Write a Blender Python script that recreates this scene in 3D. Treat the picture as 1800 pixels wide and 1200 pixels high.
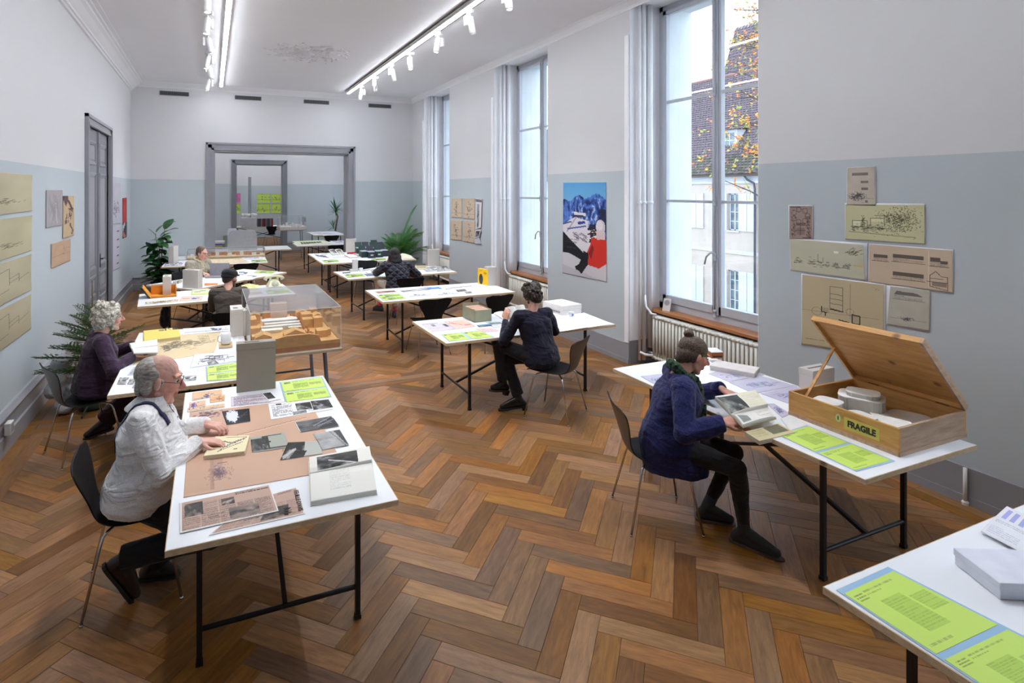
import bpy, bmesh, math, random
import numpy as np
from mathutils import Vector, Matrix, Euler, noise as mnoise
for o in list(bpy.data.objects): bpy.data.objects.remove(o, do_unlink=True)
SC=bpy.context.scene; COL=SC.collection
R=math.radians; PI=math.pi
rng=random.Random(7); nrg=np.random.RandomState(5)
# ---------------------------------------------------------------- camera
F=1005.5; CX=802.; CY=336.; EYE=2.215; TH=math.atan(431/1005.5); cT,sT=math.cos(TH),math.sin(TH)
cam=bpy.data.cameras.new('camera'); camo=bpy.data.objects.new('camera',cam); COL.objects.link(camo)
cam.sensor_width=36; cam.lens=36*F/1800; cam.shift_x=(900-CX)/1800; cam.shift_y=-(600-CY)/1800
cam.clip_start=.05; cam.clip_end=300
camo.location=(0,0,EYE); camo.rotation_euler=(R(90),0,-TH); SC.camera=camo
# ---------------------------------------------------------------- render settings, world
SC.view_settings.view_transform='Standard'; SC.view_settings.look='None'
SC.view_settings.gamma=1; SC.view_settings.exposure=1.15; SC.view_settings.use_curve_mapping=False
SC.cycles.use_denoising=True
SC.cycles.max_bounces=9; SC.cycles.diffuse_bounces=5; SC.cycles.transparent_max_bounces=24
SC.cycles.sample_clamp_indirect=6; SC.cycles.caustics_reflective=False; SC.cycles.caustics_refractive=False
SKY=(.74,.85,1.0); SKY_STRENGTH=2.3; LED_POWER=23.0; SPOT_POWER=57.0
w=bpy.data.worlds.new('world'); SC.world=w; w.use_nodes=True; nt=w.node_tree
bg=nt.nodes['Background']; bg.inputs['Strength'].default_value=SKY_STRENGTH
tc=nt.nodes.new('ShaderNodeTexCoord'); nz=nt.nodes.new('ShaderNodeTexNoise'); nz.inputs['Scale'].default_value=2.2
rp=nt.nodes.new('ShaderNodeValToRGB'); rp.color_ramp.elements[0].position=.3; rp.color_ramp.elements[1].position=.7
rp.color_ramp.elements[0].color=(.66,.80,1,1); rp.color_ramp.elements[1].color=(.84,.91,1,1)
nt.links.new(tc.outputs['Generated'],nz.inputs['Vector']); nt.links.new(nz.outputs['Fac'],rp.inputs[0]); nt.links.new(rp.outputs[0],bg.inputs['Color'])
# ---------------------------------------------------------------- measuring helpers: a line of sight of the photograph met with a plane of the room
def ray(px,py):
    u=(px-CX)/F; return (u*cT+sT,-u*sT+cT,-(py-CY)/F)
def onZ(px,py,z=.74):
    r=ray(px,py);t=(z-EYE)/r[2];return Vector((r[0]*t,r[1]*t,z))
def onX(px,py,x):
    r=ray(px,py);t=x/r[0];return Vector((x,r[1]*t,EYE+r[2]*t))
def onY(px,py,y):
    r=ray(px,py);t=y/r[1];return Vector((r[0]*t,y,EYE+r[2]*t))
def onP(px,py,p0,n):
    r=Vector(ray(px,py)); e=Vector((0,0,EYE)); t=(Vector(p0)-e).dot(n)/r.dot(n); return e+r*t
# ---------------------------------------------------------------- materials
_M={}
def lin(c): return tuple(((x/12.92) if x<=.04045 else ((x+.055)/1.055)**2.4) for x in c)
def S(r,g,b): return lin((r/255,g/255,b/255))
def nodes(name):
    m=bpy.data.materials.new(name); m.use_nodes=True; n=m.node_tree; return m,n,n.nodes['Principled BSDF']
def M(name,rgb=None,rough=.5,metal=0.,var=.06,scale=14.,bump=0.,bscale=None,stretch=None,rgb2=None,spec=.5,sheen=0.,coat=0.,det=3,bdist=.004):
    if name in _M: return _M[name]
    m,n,p=nodes(name); L=n.links
    t=n.nodes.new('ShaderNodeTexCoord'); mp=n.nodes.new('ShaderNodeMapping'); L.new(t.outputs['Object'],mp.inputs[0])
    if stretch: mp.inputs['Scale'].default_value=stretch
    z=n.nodes.new('ShaderNodeTexNoise'); z.inputs['Scale'].default_value=scale; z.inputs['Detail'].default_value=det; L.new(mp.outputs[0],z.inputs['Vector'])
    r=n.nodes.new('ShaderNodeValToRGB'); L.new(z.outputs['Fac'],r.inputs[0]); r.color_ramp.elements[0].position=.3; r.color_ramp.elements[1].position=.7
    a=tuple(max(0,c*(1-var)) for c in rgb); b=rgb2 if rgb2 else tuple(min(1,c*(1+var)) for c in rgb)
    r.color_ramp.elements[0].color=a+(1,); r.color_ramp.elements[1].color=tuple(b)+(1,)
    L.new(r.outputs[0],p.inputs['Base Color'])
    p.inputs['Roughness'].default_value=rough; p.inputs['Metallic'].default_value=metal; p.inputs['Specular IOR Level'].default_value=spec
    if sheen: p.inputs['Sheen Weight'].default_value=sheen; p.inputs['Sheen Roughness'].default_value=.4
    if coat: p.inputs['Coat Weight'].default_value=coat
    if bump:
        z2=n.nodes.new('ShaderNodeTexNoise'); z2.inputs['Scale'].default_value=bscale or scale*3; z2.inputs['Detail'].default_value=4; L.new(mp.outputs[0],z2.inputs['Vector'])
        b=n.nodes.new('ShaderNodeBump'); b.inputs['Strength'].default_value=bump; b.inputs['Distance'].default_value=bdist
        L.new(z2.outputs['Fac'],b.inputs['Height']); L.new(b.outputs[0],p.inputs['Normal'])
    _M[name]=m; return m
def M_print():
    """printed matter: ink laid down as a colour attribute on the sheet"""
    if 'print' in _M: return _M['print']
    m,n,p=nodes('printed_paper'); a=n.nodes.new('ShaderNodeVertexColor'); a.layer_name='ink'
    z=n.nodes.new('ShaderNodeTexNoise'); z.inputs['Scale'].default_value=60
    mx=n.nodes.new('ShaderNodeMix'); mx.data_type='RGBA'; mx.blend_type='MULTIPLY'; mx.inputs[0].default_value=.05
    n.links.new(a.outputs['Color'],mx.inputs[6]); n.links.new(z.outputs['Color'],mx.inputs[7]); n.links.new(mx.outputs[2],p.inputs['Base Color'])
    p.inputs['Roughness'].default_value=.5; p.inputs['Specular IOR Level'].default_value=.3
    _M['print']=m; return m
def M_glass(name,tint=(1,1,1),refl=.06,haze=0.):
    if name in _M: return _M[name]
    m=bpy.data.materials.new(name); m.use_nodes=True; n=m.node_tree; n.nodes.clear(); L=n.links
    o=n.nodes.new('ShaderNodeOutputMaterial'); tr=n.nodes.new('ShaderNodeBsdfTransparent'); tr.inputs[0].default_value=tuple(tint)+(1,)
    gl=n.nodes.new('ShaderNodeBsdfGlossy'); gl.inputs['Roughness'].default_value=.02
    fr=n.nodes.new('ShaderNodeFresnel'); gg=n.nodes.new('ShaderNodeNewGeometry'); mi=n.nodes.new('ShaderNodeMapRange')
    mi.inputs['To Min'].default_value=1.45; mi.inputs['To Max'].default_value=1/1.45; L.new(gg.outputs['Backfacing'],mi.inputs['Value']); L.new(mi.outputs[0],fr.inputs[0])
    ml=n.nodes.new('ShaderNodeMath'); ml.operation='MULTIPLY'; ml.inputs[1].default_value=refl/.04; ml.use_clamp=True
    L.new(fr.outputs[0],ml.inputs[0]); mx=n.nodes.new('ShaderNodeMixShader'); L.new(ml.outputs[0],mx.inputs[0]); L.new(tr.outputs[0],mx.inputs[1]); L.new(gl.outputs[0],mx.inputs[2])
    out=mx
    if haze:
        df=n.nodes.new('ShaderNodeBsdfDiffuse'); df.inputs[0].default_value=(.85,.88,.9,1); m2=n.nodes.new('ShaderNodeMixShader'); m2.inputs[0].default_value=haze
        L.new(mx.outputs[0],m2.inputs[1]); L.new(df.outputs[0],m2.inputs[2]); out=m2
    L.new(out.outputs[0],o.inputs[0]); _M[name]=m; return m
def M_emit(name,rgb,st):
    if name in _M: return _M[name]
    m=bpy.data.materials.new(name); m.use_nodes=True; n=m.node_tree; n.nodes.clear(); o=n.nodes.new('ShaderNodeOutputMaterial'); e=n.nodes.new('ShaderNodeEmission')
    e.inputs[0].default_value=tuple(rgb)+(1,); e.inputs[1].default_value=st; n.links.new(e.outputs[0],o.inputs[0]); _M[name]=m; return m
def M_wall(name,top,low,h,sc=1.):
    m,n,p=nodes(name); L=n.links
    g=n.nodes.new('ShaderNodeNewGeometry'); s=n.nodes.new('ShaderNodeSeparateXYZ'); L.new(g.outputs['Position'],s.inputs[0])
    gt=n.nodes.new('ShaderNodeMath'); gt.operation='GREATER_THAN'; gt.inputs[1].default_value=h; L.new(s.outputs['Z'],gt.inputs[0])
    mx=n.nodes.new('ShaderNodeMix'); mx.data_type='RGBA'; mx.inputs[6].default_value=low+(1,); mx.inputs[7].default_value=top+(1,); L.new(gt.outputs[0],mx.inputs[0])
    z=n.nodes.new('ShaderNodeTexNoise'); z.inputs['Scale'].default_value=.9; z.inputs['Detail'].default_value=5; L.new(g.outputs['Position'],z.inputs['Vector'])
    r=n.nodes.new('ShaderNodeValToRGB'); r.color_ramp.elements[0].color=(.955,.955,.955,1); r.color_ramp.elements[1].color=(1,1,1,1); L.new(z.outputs['Fac'],r.inputs[0])
    m2=n.nodes.new('ShaderNodeMix'); m2.data_type='RGBA'; m2.blend_type='MULTIPLY'; m2.inputs[0].default_value=1; L.new(mx.outputs[2],m2.inputs[6]); L.new(r.outputs[0],m2.inputs[7]); L.new(m2.outputs[2],p.inputs['Base Color'])
    b=n.nodes.new('ShaderNodeBump'); b.inputs['Strength'].default_value=.12; z2=n.nodes.new('ShaderNodeTexNoise'); z2.inputs['Scale'].default_value=90; L.new(g.outputs['Position'],z2.inputs['Vector']); L.new(z2.outputs['Fac'],b.inputs['Height']); b.inputs['Distance'].default_value=.004; L.new(b.outputs[0],p.inputs['Normal'])
    p.inputs['Roughness'].default_value=.75; p.inputs['Specular IOR Level'].default_value=.25
    _M[name]=m; return m
def M_wood(name,dark,light,rough=.4,grain=(1.2,14,14),scale=3.,uv=False,knots=False,tone=False,coat=0.):
    if name in _M: return _M[name]
    m,n,p=nodes(name); L=n.links; t=n.nodes.new('ShaderNodeTexCoord'); oi=n.nodes.new('ShaderNodeObjectInfo')
    mp=n.nodes.new('ShaderNodeMapping'); mp.inputs['Scale'].default_value=grain; L.new(t.outputs['UV' if uv else 'Object'],mp.inputs[0])
    off=n.nodes.new('ShaderNodeVectorMath'); off.operation='SCALE'; cmb=n.nodes.new('ShaderNodeCombineXYZ'); 
    for i in range(3): L.new(oi.outputs['Random'],cmb.inputs[i])
    L.new(cmb.outputs[0],off.inputs[0]); off.inputs['Scale'].default_value=37.; ad=n.nodes.new('ShaderNodeVectorMath'); ad.operation='ADD'; L.new(mp.outputs[0],ad.inputs[0]); L.new(off.outputs[0],ad.inputs[1])
    z=n.nodes.new('ShaderNodeTexNoise'); z.inputs['Scale'].default_value=scale; z.inputs['Detail'].default_value=8; z.inputs['Roughness'].default_value=.62; z.inputs['Distortion'].default_value=.5; L.new(ad.outputs[0],z.inputs['Vector'])
    r=n.nodes.new('ShaderNodeValToRGB'); e=r.color_ramp.elements; e[0].position=.2; e[1].position=.8; e[0].color=dark+(1,); e[1].color=light+(1,); L.new(z.outputs['Fac'],r.inputs[0])
    cur=r.outputs[0]
    if tone:   # every board its own tone
        hs=n.nodes.new('ShaderNodeHueSaturation'); wn=n.nodes.new('ShaderNodeTexWhiteNoise'); wn.noise_dimensions='1D'
        at=n.nodes.new('ShaderNodeAttribute'); at.attribute_name='tone'; sm=n.nodes.new('ShaderNodeMath'); sm.operation='ADD'; L.new(at.outputs['Fac'],sm.inputs[0]); L.new(oi.outputs['Random'],sm.inputs[1]); L.new(sm.outputs[0],wn.inputs['W'])
        mr=n.nodes.new('ShaderNodeMapRange'); mr.inputs['To Min'].default_value=.58; mr.inputs['To Max'].default_value=1.34; L.new(wn.outputs['Value'],mr.inputs['Value']); L.new(mr.outputs[0],hs.inputs['Value'])
        mh=n.nodes.new('ShaderNodeMapRange'); sp=n.nodes.new('ShaderNodeSeparateColor'); L.new(wn.outputs['Color'],sp.inputs[0]); L.new(sp.outputs[1],mh.inputs['Value']); mh.inputs['To Min'].default_value=.497; mh.inputs['To Max'].default_value=.508; L.new(mh.outputs[0],hs.inputs['Hue'])
        ms=n.nodes.new('ShaderNodeMapRange'); L.new(sp.outputs[2],ms.inputs['Value']); ms.inputs['To Min'].default_value=.8; ms.inputs['To Max'].default_value=1.08; L.new(ms.outputs[0],hs.inputs['Saturation'])
        L.new(cur,hs.inputs['Color']); cur=hs.outputs[0]
    if knots:
        v=n.nodes.new('ShaderNodeTexVoronoi'); v.inputs['Scale'].default_value=4.5; L.new(t.outputs['Object'],v.inputs['Vector'])
        kr=n.nodes.new('ShaderNodeValToRGB'); kr.color_ramp.elements[0].color=(.25,.13,.07,1); kr.color_ramp.elements[1].color=(1,1,1,1); kr.color_ramp.elements[0].position=.05; kr.color_ramp.elements[1].position=.13; L.new(v.outputs['Distance'],kr.inputs[0])
        m2=n.nodes.new('ShaderNodeMix'); m2.data_type='RGBA'; m2.blend_type='MULTIPLY'; m2.inputs[0].default_value=.8; L.new(cur,m2.inputs[6]); L.new(kr.outputs[0],m2.inputs[7]); cur=m2.outputs[2]
    L.new(cur,p.inputs['Base Color'])
    rr=n.nodes.new('ShaderNodeMapRange'); rr.inputs['To Min'].default_value=rough-.06; rr.inputs['To Max'].default_value=rough+.1; L.new(z.outputs['Fac'],rr.inputs['Value']); L.new(rr.outputs[0],p.inputs['Roughness'])
    b=n.nodes.new('ShaderNodeBump'); b.inputs['Strength'].default_value=.25; b.inputs['Distance'].default_value=.0015; L.new(z.outputs['Fac'],b.inputs['Height']); L.new(b.outputs[0],p.inputs['Normal'])
    if coat: p.inputs['Coat Weight'].default_value=coat; p.inputs['Coat Roughness'].default_value=.3
    _M[name]=m; return m
# ---------------------------------------------------------------- object helpers
def tag(o,label=None,cat=None,group=None,kind=None):
    for k,v in (('label',label),('category',cat),('group',group),('kind',kind)):
        if v: o[k]=v
    return o
def thing(name,label,cat,loc=(0,0,0),rz=0.,group=None):
    o=bpy.data.objects.new(name,None); COL.objects.link(o); o.location=loc; o.rotation_euler=(0,0,rz); o.empty_display_size=.1
    return tag(o,label,cat,group)
def link(name,me,mat=None,parent=None,smooth=False):
    if mat is not None and len(me.materials)==0: me.materials.append(mat)
    o=bpy.data.objects.new(name,me); COL.objects.link(o)
    if parent is not None: o.parent=parent
    if smooth and len(me.polygons): me.polygons.foreach_set('use_smooth',[True]*len(me.polygons))
    return o
class MB:
    """collects shapes for ONE mesh"""
    def __init__(s): s.v=[]; s.f=[]
    def add(s,v,f):
        k=len(s.v); s.v+= [tuple(p) for p in v]; s.f+=[tuple(i+k for i in q) for q in f]; return s
    def box(s,x0,x1,y0,y1,z0,z1,m=None):
        v=[(x0,y0,z0),(x1,y0,z0),(x1,y1,z0),(x0,y1,z0),(x0,y0,z1),(x1,y0,z1),(x1,y1,z1),(x0,y1,z1)]
        if m is not None: v=[m@Vector(p) for p in v]
        return s.add(v,[(0,3,2,1),(4,5,6,7),(0,1,5,4),(1,2,6,5),(2,3,7,6),(3,0,4,7)])
    def hexa(s,b,t):
        """box from 4 bottom points and 4 top points"""
        return s.add(list(b)+list(t),[(0,3,2,1),(4,5,6,7),(0,1,5,4),(1,2,6,5),(2,3,7,6),(3,0,4,7)])
    def prism(s,pts,d,axis=2,z0=0.):
        """polygon in the two other axes, extruded d along axis"""
        n=len(pts); v=[]
        for k in (z0,z0+d):
            for a,b in pts: v.append({2:(a,b,k),1:(a,k,b),0:(k,a,b)}[axis])
        f=[tuple(range(n-1,-1,-1)),tuple(range(n,2*n))]+[(i,(i+1)%n,n+(i+1)%n,n+i) for i in range(n)]
        return s.add(v,f)
    def tube(s,path,r,n=8,cap=True):
        P=[Vector(p) for p in path]; rs=r if isinstance(r,(list,tuple)) else [r]*len(P); v=[];f=[]
        up=Vector((0,0,1)); ref=None
        for i,p in enumerate(P):
            d=(P[min(i+1,len(P)-1)]-P[max(i-1,0)]).normalized()
            if ref is None:
                ref=up if abs(d.z)<.95 else Vector((1,0,0)); ref=(ref-d*ref.dot(d)).normalized()
            else:
                q=ref-d*ref.dot(d); ref=q.normalized() if q.length>1e-4 else ref
            b=d.cross(ref)
            for k in range(n):
                a=2*PI*k/n; v.append(p+(ref*math.cos(a)+b*math.sin(a))*rs[i])
        for i in range(len(P)-1):
            for k in range(n): f.append((i*n+k,i*n+(k+1)%n,(i+1)*n+(k+1)%n,(i+1)*n+k))
        if cap: f.append(tuple(range(n-1,-1,-1))); f.append(tuple(range((len(P)-1)*n,len(P)*n)))
        return s.add(v,f)
    def bar(s,a,b,wd=.025,hg=.025):
        """square bar from a to b"""
        a=Vector(a);b=Vector(b);d=(b-a); L=d.length; d.normalize(); up=Vector((0,0,1)) if abs(d.z)<.99 else Vector((1,0,0))
        sd=d.cross(up).normalized(); u=sd.cross(d)
        q=[(-wd/2,-hg/2),(wd/2,-hg/2),(wd/2,hg/2),(-wd/2,hg/2)]
        return s.hexa([a+sd*x+u*y for x,y in q],[b+sd*x+u*y for x,y in q])
    def lathe(s,prof,n=20,c=(0,0,0)):
        v=[];f=[]
        for r,z in prof:
            for k in range(n):
                a=2*PI*k/n; v.append((c[0]+r*math.cos(a),c[1]+r*math.sin(a),c[2]+z))
        for i in range(len(prof)-1):
            for k in range(n): f.append((i*n+k,i*n+(k+1)%n,(i+1)*n+(k+1)%n,(i+1)*n+k))
        f.append(tuple(range(n-1,-1,-1))); f.append(tuple(range((len(prof)-1)*n,len(prof)*n)))
        return s.add(v,f)
    def ball(s,c,r,n=12,m=8,rot=None):
        r=r if isinstance(r,(tuple,list)) else (r,r,r); v=[];f=[]; c=Vector(c)
        pts=[Vector((0,0,-1))]+[Vector((math.sin(PI*i/m)*math.cos(2*PI*k/n),math.sin(PI*i/m)*math.sin(2*PI*k/n),-math.cos(PI*i/m))) for i in range(1,m) for k in range(n)]+[Vector((0,0,1))]
        for p in pts:
            q=Vector((p.x*r[0],p.y*r[1],p.z*r[2])); v.append(c+(rot@q if rot is not None else q))
        for k in range(n): f.append((0,1+(k+1)%n,1+k))
        for i in range(m-2):
            for k in range(n): a=1+i*n; f.append((a+k,a+(k+1)%n,a+n+(k+1)%n,a+n+k))
        e=len(pts)-1; a=1+(m-2)*n
        for k in range(n): f.append((a+k,a+(k+1)%n,e))
        return s.add(v,f)
    def mesh(s,name='m'):
        me=bpy.data.meshes.new(name); me.from_pydata(s.v,[],s.f); me.update(); return me
    def build(s,name,mat,parent=None,smooth=False,bevel=0.):
        me=s.mesh(name); o=link(name,me,mat,parent,smooth)
        if bevel:
            b=o.modifiers.new('bevel','BEVEL'); b.width=bevel; b.segments=2; b.limit_method='ANGLE'
        return o
def clone(o,parent=None,**kw):
    c=o.copy(); COL.objects.link(c); c.parent=parent if parent is not None else None
    for ch in list(o.children): clone(ch,c)
    for k,v in kw.items():
        if k in('label','group','category'): c[k]=v
    return c
def place(o,x,y,z=0,rz=0): o.location=(x,y,z); o.rotation_euler=(0,0,rz); return o
WHITE=M('white_paint',(.80,.80,.80),.6,var=.015); 
# ================================================================ the room
XL,XR,YF,YB,ZC=-1.64,4.93,14.48,-3.2,4.66
wallm=M_wall('wall_paint',(.70,.70,.725),(.52,.575,.615),2.482)
GREY=M('grey_gloss_paint',S(150,151,158),.38,var=.03,scale=5); GREY2=M('grey_trim_paint',S(132,135,142),.42,var=.04,scale=5)
floorm=M_wood('oak_parquet',S(98,62,30),S(164,112,60),rough=.40,grain=(2.2,16,1),scale=2.6,uv=True,tone=True); floorm.node_tree.nodes['Principled BSDF'].inputs['Specular IOR Level'].default_value=.32
fl=MB().box(XL-.3,XR+.9,YB-.3,30,-.25,-.012).build('floor',M('floor_screed',(.05,.03,.02),.9)); tag(fl,kind='structure')
PL,PW=.585,.117; OX,OY=1.459,2.699; q2=math.sqrt(.5)
def plank_mesh(rev):
    mb=MB(); g=.0007; h=0.; c=.0012
    mb.add([(g,g,h-.012),(PL-g,g,h-.012),(PL-g,PW-g,h-.012),(g,PW-g,h-.012),(g,g,h-c),(PL-g,g,h-c),(PL-g,PW-g,h-c),(g,PW-g,h-c),(g+c,g+c,h),(PL-g-c,g+c,h),(PL-g-c,PW-g-c,h),(g+c,PW-g-c,h)],
      [(0,1,5,4),(1,2,6,5),(2,3,7,6),(3,0,4,7),(4,5,9,8),(5,6,10,9),(6,7,11,10),(7,4,8,11),(8,9,10,11)])
    me=mb.mesh('plank'); uv=me.uv_layers.new(name='UVMap')
    for l in me.loops:
        p=me.vertices[l.vertex_index].co; uv.data[l.index].uv=(p.x+(3 if rev else 0),p.y)
    me.materials.append(floorm); return me
planks=[]
for k in range(-30,340):
    for j in range(-48,40):
        # lattice k*(w,w)+j*(L,-L), board H along +45deg, board V along -45deg
        for kind in (0,1):
            if kind==0: p,q=k*PW+j*PL,k*PW-j*PL; cp,cq=p+PL/2,q+PW/2
            else: p,q=k*PW+j*PL+PL,k*PW-j*PL+PW; cp,cq=p+PW/2,q-PL/2
            x=OX+(p-q)*q2; y=OY+(p+q)*q2; cx=OX+(cp-cq)*q2; cy=OY+(cp+cq)*q2
            if XL-.1<cx<XR+.3 and YB<cy<28.9 :
                pass
                planks.append((cx,cy,x,y,kind))
def vis(c):
    x,y=c[0],c[1]; d=x*sT+y*cT
    if d<.3: return 1e9
    u=CX+F*(x*cT-y*sT)/d; v=CY+F*EYE/d
    if not(-120<u<1900 and v<1330): return 1e9
    return d
# 300 boards that show largest are parts, the rest one part of small real boards
planks.sort(key=vis)
pm=plank_mesh(False)
for cx,cy,x,y,kind in planks[:300]:
    o=bpy.data.objects.new('plank',pm); COL.objects.link(o); o.parent=fl; o.location=(x,y,rng.uniform(-.0006,.0006)); o.rotation_euler=(0,0,PI/4 if kind==0 else -PI/4)
def planks_rest(lst,name,parent):
    V=[];Fc=[];UV=[];TN=[]
    for i,(x,y,a,L_,W_) in enumerate(lst):
        ca,sa=math.cos(a),math.sin(a); k=len(V); g=.0008; ou=rng.uniform(0,50); ov=rng.uniform(0,50); tn=rng.random()*.98+.01
        lc=[(g,g),(L_-g,g),(L_-g,W_-g),(g,W_-g)]
        dz=rng.uniform(-.0005,.0005)+(.0015 if abs(L_-PL)>.001 else 0)
        for z in (-.012,dz):
            for u,v in lc: V.append((x+u*ca-v*sa,y+u*sa+v*ca,z))
        for f in ((4,5,6,7),(0,1,5,4),(1,2,6,5),(2,3,7,6),(3,0,4,7)):
            Fc.append(tuple(k+t for t in f)); UV+=[(lc[t%4][0]+ou,lc[t%4][1]+ov) for t in f]; TN.append(tn)
    me=bpy.data.meshes.new(name); me.from_pydata(V,[],Fc); uv=me.uv_layers.new(name='UVMap'); uv.data.foreach_set('uv',np.array(UV,dtype=np.float32).ravel())
    at=me.attributes.new('tone','FLOAT','FACE'); at.data.foreach_set('value',np.array(TN,dtype=np.float32)*7); me.materials.append(floorm)
    o=link(name,me,None,parent); return o
rest=[]
for cx,cy,x,y,kind in planks[300:]: rest.append((x,y,PI/4 if kind==0 else -PI/4,PL,PW))
y_=6.31
for r_ in range(3):
    x_=XL-rng.random()
    while x_<XR: L_=rng.uniform(.8,1.5); rest.append((x_,y_,0,min(L_,XR+.02-x_),.115)); x_+=L_
    y_+=.1155
for r_ in range(4):
    x_=XL
    while x_<XR: L_=rng.uniform(.8,1.5); rest.append((x_,14.3+.115*r_,0,min(L_,XR-x_),.115)); x_+=L_
y_=YB
while y_<28:
    L_=rng.uniform(.8,1.5)
    for r_ in range(2): rest.append((XL+.114*(r_+1)+.03,y_,PI/2,L_,.114))
    for r_ in range(2): rest.append((XR-.114*r_-.005,y_,PI/2,L_,.114))
    y_+=L_
tag(planks_rest(rest,'far_planks',fl),kind='stuff')
# walls -------------------------------------------------------------------------------------------------
def struct(name,mb,mat,parent=None,smooth=False,bevel=0.):
    o=mb.build(name,mat,parent,smooth,bevel)
    if parent is None: o['kind']='structure'
    return o
DL0,DL1,DLT=9.5,11.63,3.3
struct('wall_left',MB().box(XL-.3,XL,YB-.3,DL0,0,ZC).box(XL-.3,XL,DL1,29.4,0,ZC).box(XL-.3,XL,DL0,DL1,DLT,ZC),wallm)
OXL,OXR,OT=-.113+.17,3.386-.17,3.35-.19
struct('wall_far',MB().box(XL,OXL,YF,YF+.42,0,ZC).box(OXR,XR,YF,YF+.42,0,ZC).box(OXL,OXR,YF,YF+.42,OT,ZC),wallm)
WIN=[(.0,1.85),(3.985,5.865),(7.80,9.69),(11.89,13.56),(16.2,18.0),(20.0,21.8),(24.0,25.8)]   # openings in the window wall
GX=5.42; ZH=4.63; ZS=.66
y=YB-.3
for a,b in WIN+[(29.4,29.4)]:
    if a>y: struct('wall_right',MB().box(XR,XR+.62,y,a,-.02,ZC+.2),wallm)
    y=b
for a,b in WIN:
    struct('wall_right',MB().box(GX-.02,XR+.62,a,b,-.02,ZS),wallm)          # apron under the sill
    struct('wall_right',MB().box(GX-.06,XR+.62,a,b,ZH,ZC+.2),wallm)
struct('wall_back',MB().box(XL-.3,XR+.6,YB-.3,YB,0,ZC),wallm)
Y2=22.1; D2L,D2R,D2T=.82,2.46,3.2
struct('wall_second_room',MB().box(XL,D2L,Y2,Y2+.4,0,ZC).box(D2R,XR,Y2,Y2+.4,0,ZC).box(D2L,D2R,Y2,Y2+.4,D2T,ZC),wallm)
struct('wall_third_room',MB().box(XL,XR,29,29.4,0,ZC),wallm)
ceilm=M('ceiling_paint',(.82,.82,.85),.8,var=.02,scale=.7,bump=.15,bscale=60)
mb=MB().box(XL-.3,XR+.06,YB-.3,29.4,ZC,ZC+.25); struct('ceiling',mb,ceilm)
# white reveals and a soffit round each window
rev=M('white_lime_paint',(.90,.90,.93),.6,var=.03,scale=3)
def cornice(path_fn,name):
    pass
# cornice: stepped profile swept along the left and far wall
prof=[(0,4.44),(.03,4.44),(.035,4.47),(.06,4.475),(.065,4.50),(.10,4.53),(.15,4.575),(.19,4.60),(.20,4.615),(.235,4.62),(.24,4.645),(.30,4.65),(.30,4.665),(0,4.665)]
mb=MB(); mb.add([(XL+a,yy,z) for yy in (YB,YF) for a,z in prof],[(i,(i+1)%len(prof),len(prof)+(i+1)%len(prof),len(prof)+i) for i in range(len(prof))]); struct('trim_1',mb,ceilm)
n_=len(prof)
pf2=[(a*.55,4.665-(4.665-z)*.55) for a,z in prof]
mb=MB(); mb.add([(xx,YF-a,z) for xx in (XL,XR) for a,z in pf2],[(i,(i+1)%n_,n_+(i+1)%n_,n_+i) for i in range(n_)]); struct('trim_2',mb,ceilm)
mb=MB(); mb.add([(XR-a*.5,yy,z) for yy in (YB,YF) for a,z in pf2],[(i,(i+1)%n_,n_+(i+1)%n_,n_+i) for i in range(n_)]); struct('trim_3',mb,ceilm)
# stucco rosette: leaf scrolls and bosses in relief, patchy
mb=MB()
for i in range(260):
    a=rng.uniform(0,2*PI); r=abs(rng.gauss(0,.42)); 
    if r>.95: continue
    x,y=1.56+r*math.cos(a)*.86,10.35+r*math.sin(a)*.86; s=rng.uniform(.018,.05)
    mb.ball((x,y,ZC-.002),(s*rng.uniform(.8,2),s,.013),7,4,Matrix.Rotation(a+rng.uniform(-.6,.6),3,'Z'))
for k in range(10):
    a=2*PI*k/10
    for t in range(7):
        aa=a+t*.12; r=.2+t*.085; mb.ball((1.56+r*math.cos(aa),10.35+r*math.sin(aa),ZC-.002),(.055,.02,.013),7,4,Matrix.Rotation(aa+.9,3,'Z'))
mb.ball((1.56,10.35,ZC),(.13,.13,.05),14,6)
ro=mb.build('ceiling_rosette',M('old_stucco',(.66,.65,.66),.85,var=.14,scale=6,rgb2=(.84,.84,.87)),None,True); tag(ro,'worn stucco rosette with leaf scrolls on the ceiling','rosette')
# baseboards --------------------------------------------------------------------------------------------
def base(name,x0,y0,x1,y1,nx,ny,mat=GREY):
    """profile board along a wall line; n = direction into the room"""
    pr=[(.0,0),(.05,0),(.05,.15),(.035,.16),(.035,.27),(.045,.28),(.05,.30),(.03,.325),(.018,.345),(0,.35)]
    mb=MB(); k=len(pr); mb.add([(x+nx*a,y+ny*a,z) for x,y in ((x0,y0),(x1,y1)) for a,z in pr],[(i,(i+1)%k,k+(i+1)%k,k+i) for i in range(k)]+[tuple(range(k)),tuple(range(2*k-1,k-1,-1))])
    return struct(name,mb,mat)
base('baseboard_left',XL,YB,XL,DL0-.02,1,0); base('baseboard_left',XL,DL1+.02,XL,YF,1,0)
base('baseboard_far',XL,YF,OXL-.16,YF,0,-1); base('baseboard_far',OXR+.16,YF,XR,YF,0,-1)
base('baseboard_second_room',XL,Y2,D2L-.14,Y2,0,-1); base('baseboard_second_room',D2R+.14,Y2,XR,Y2,0,-1)
def flatbase(name,y0,y1): return struct(name,MB().box(XR-.02,XR+.01,y0,y1,.0,.06).box(XR-.012,XR+.01,y0,y1,.06,.26),GREY)
yy=YB
for a,b in WIN[:4]+[(YF,YF)]: flatbase('baseboard_right',yy,a+.0); yy=b
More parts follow.
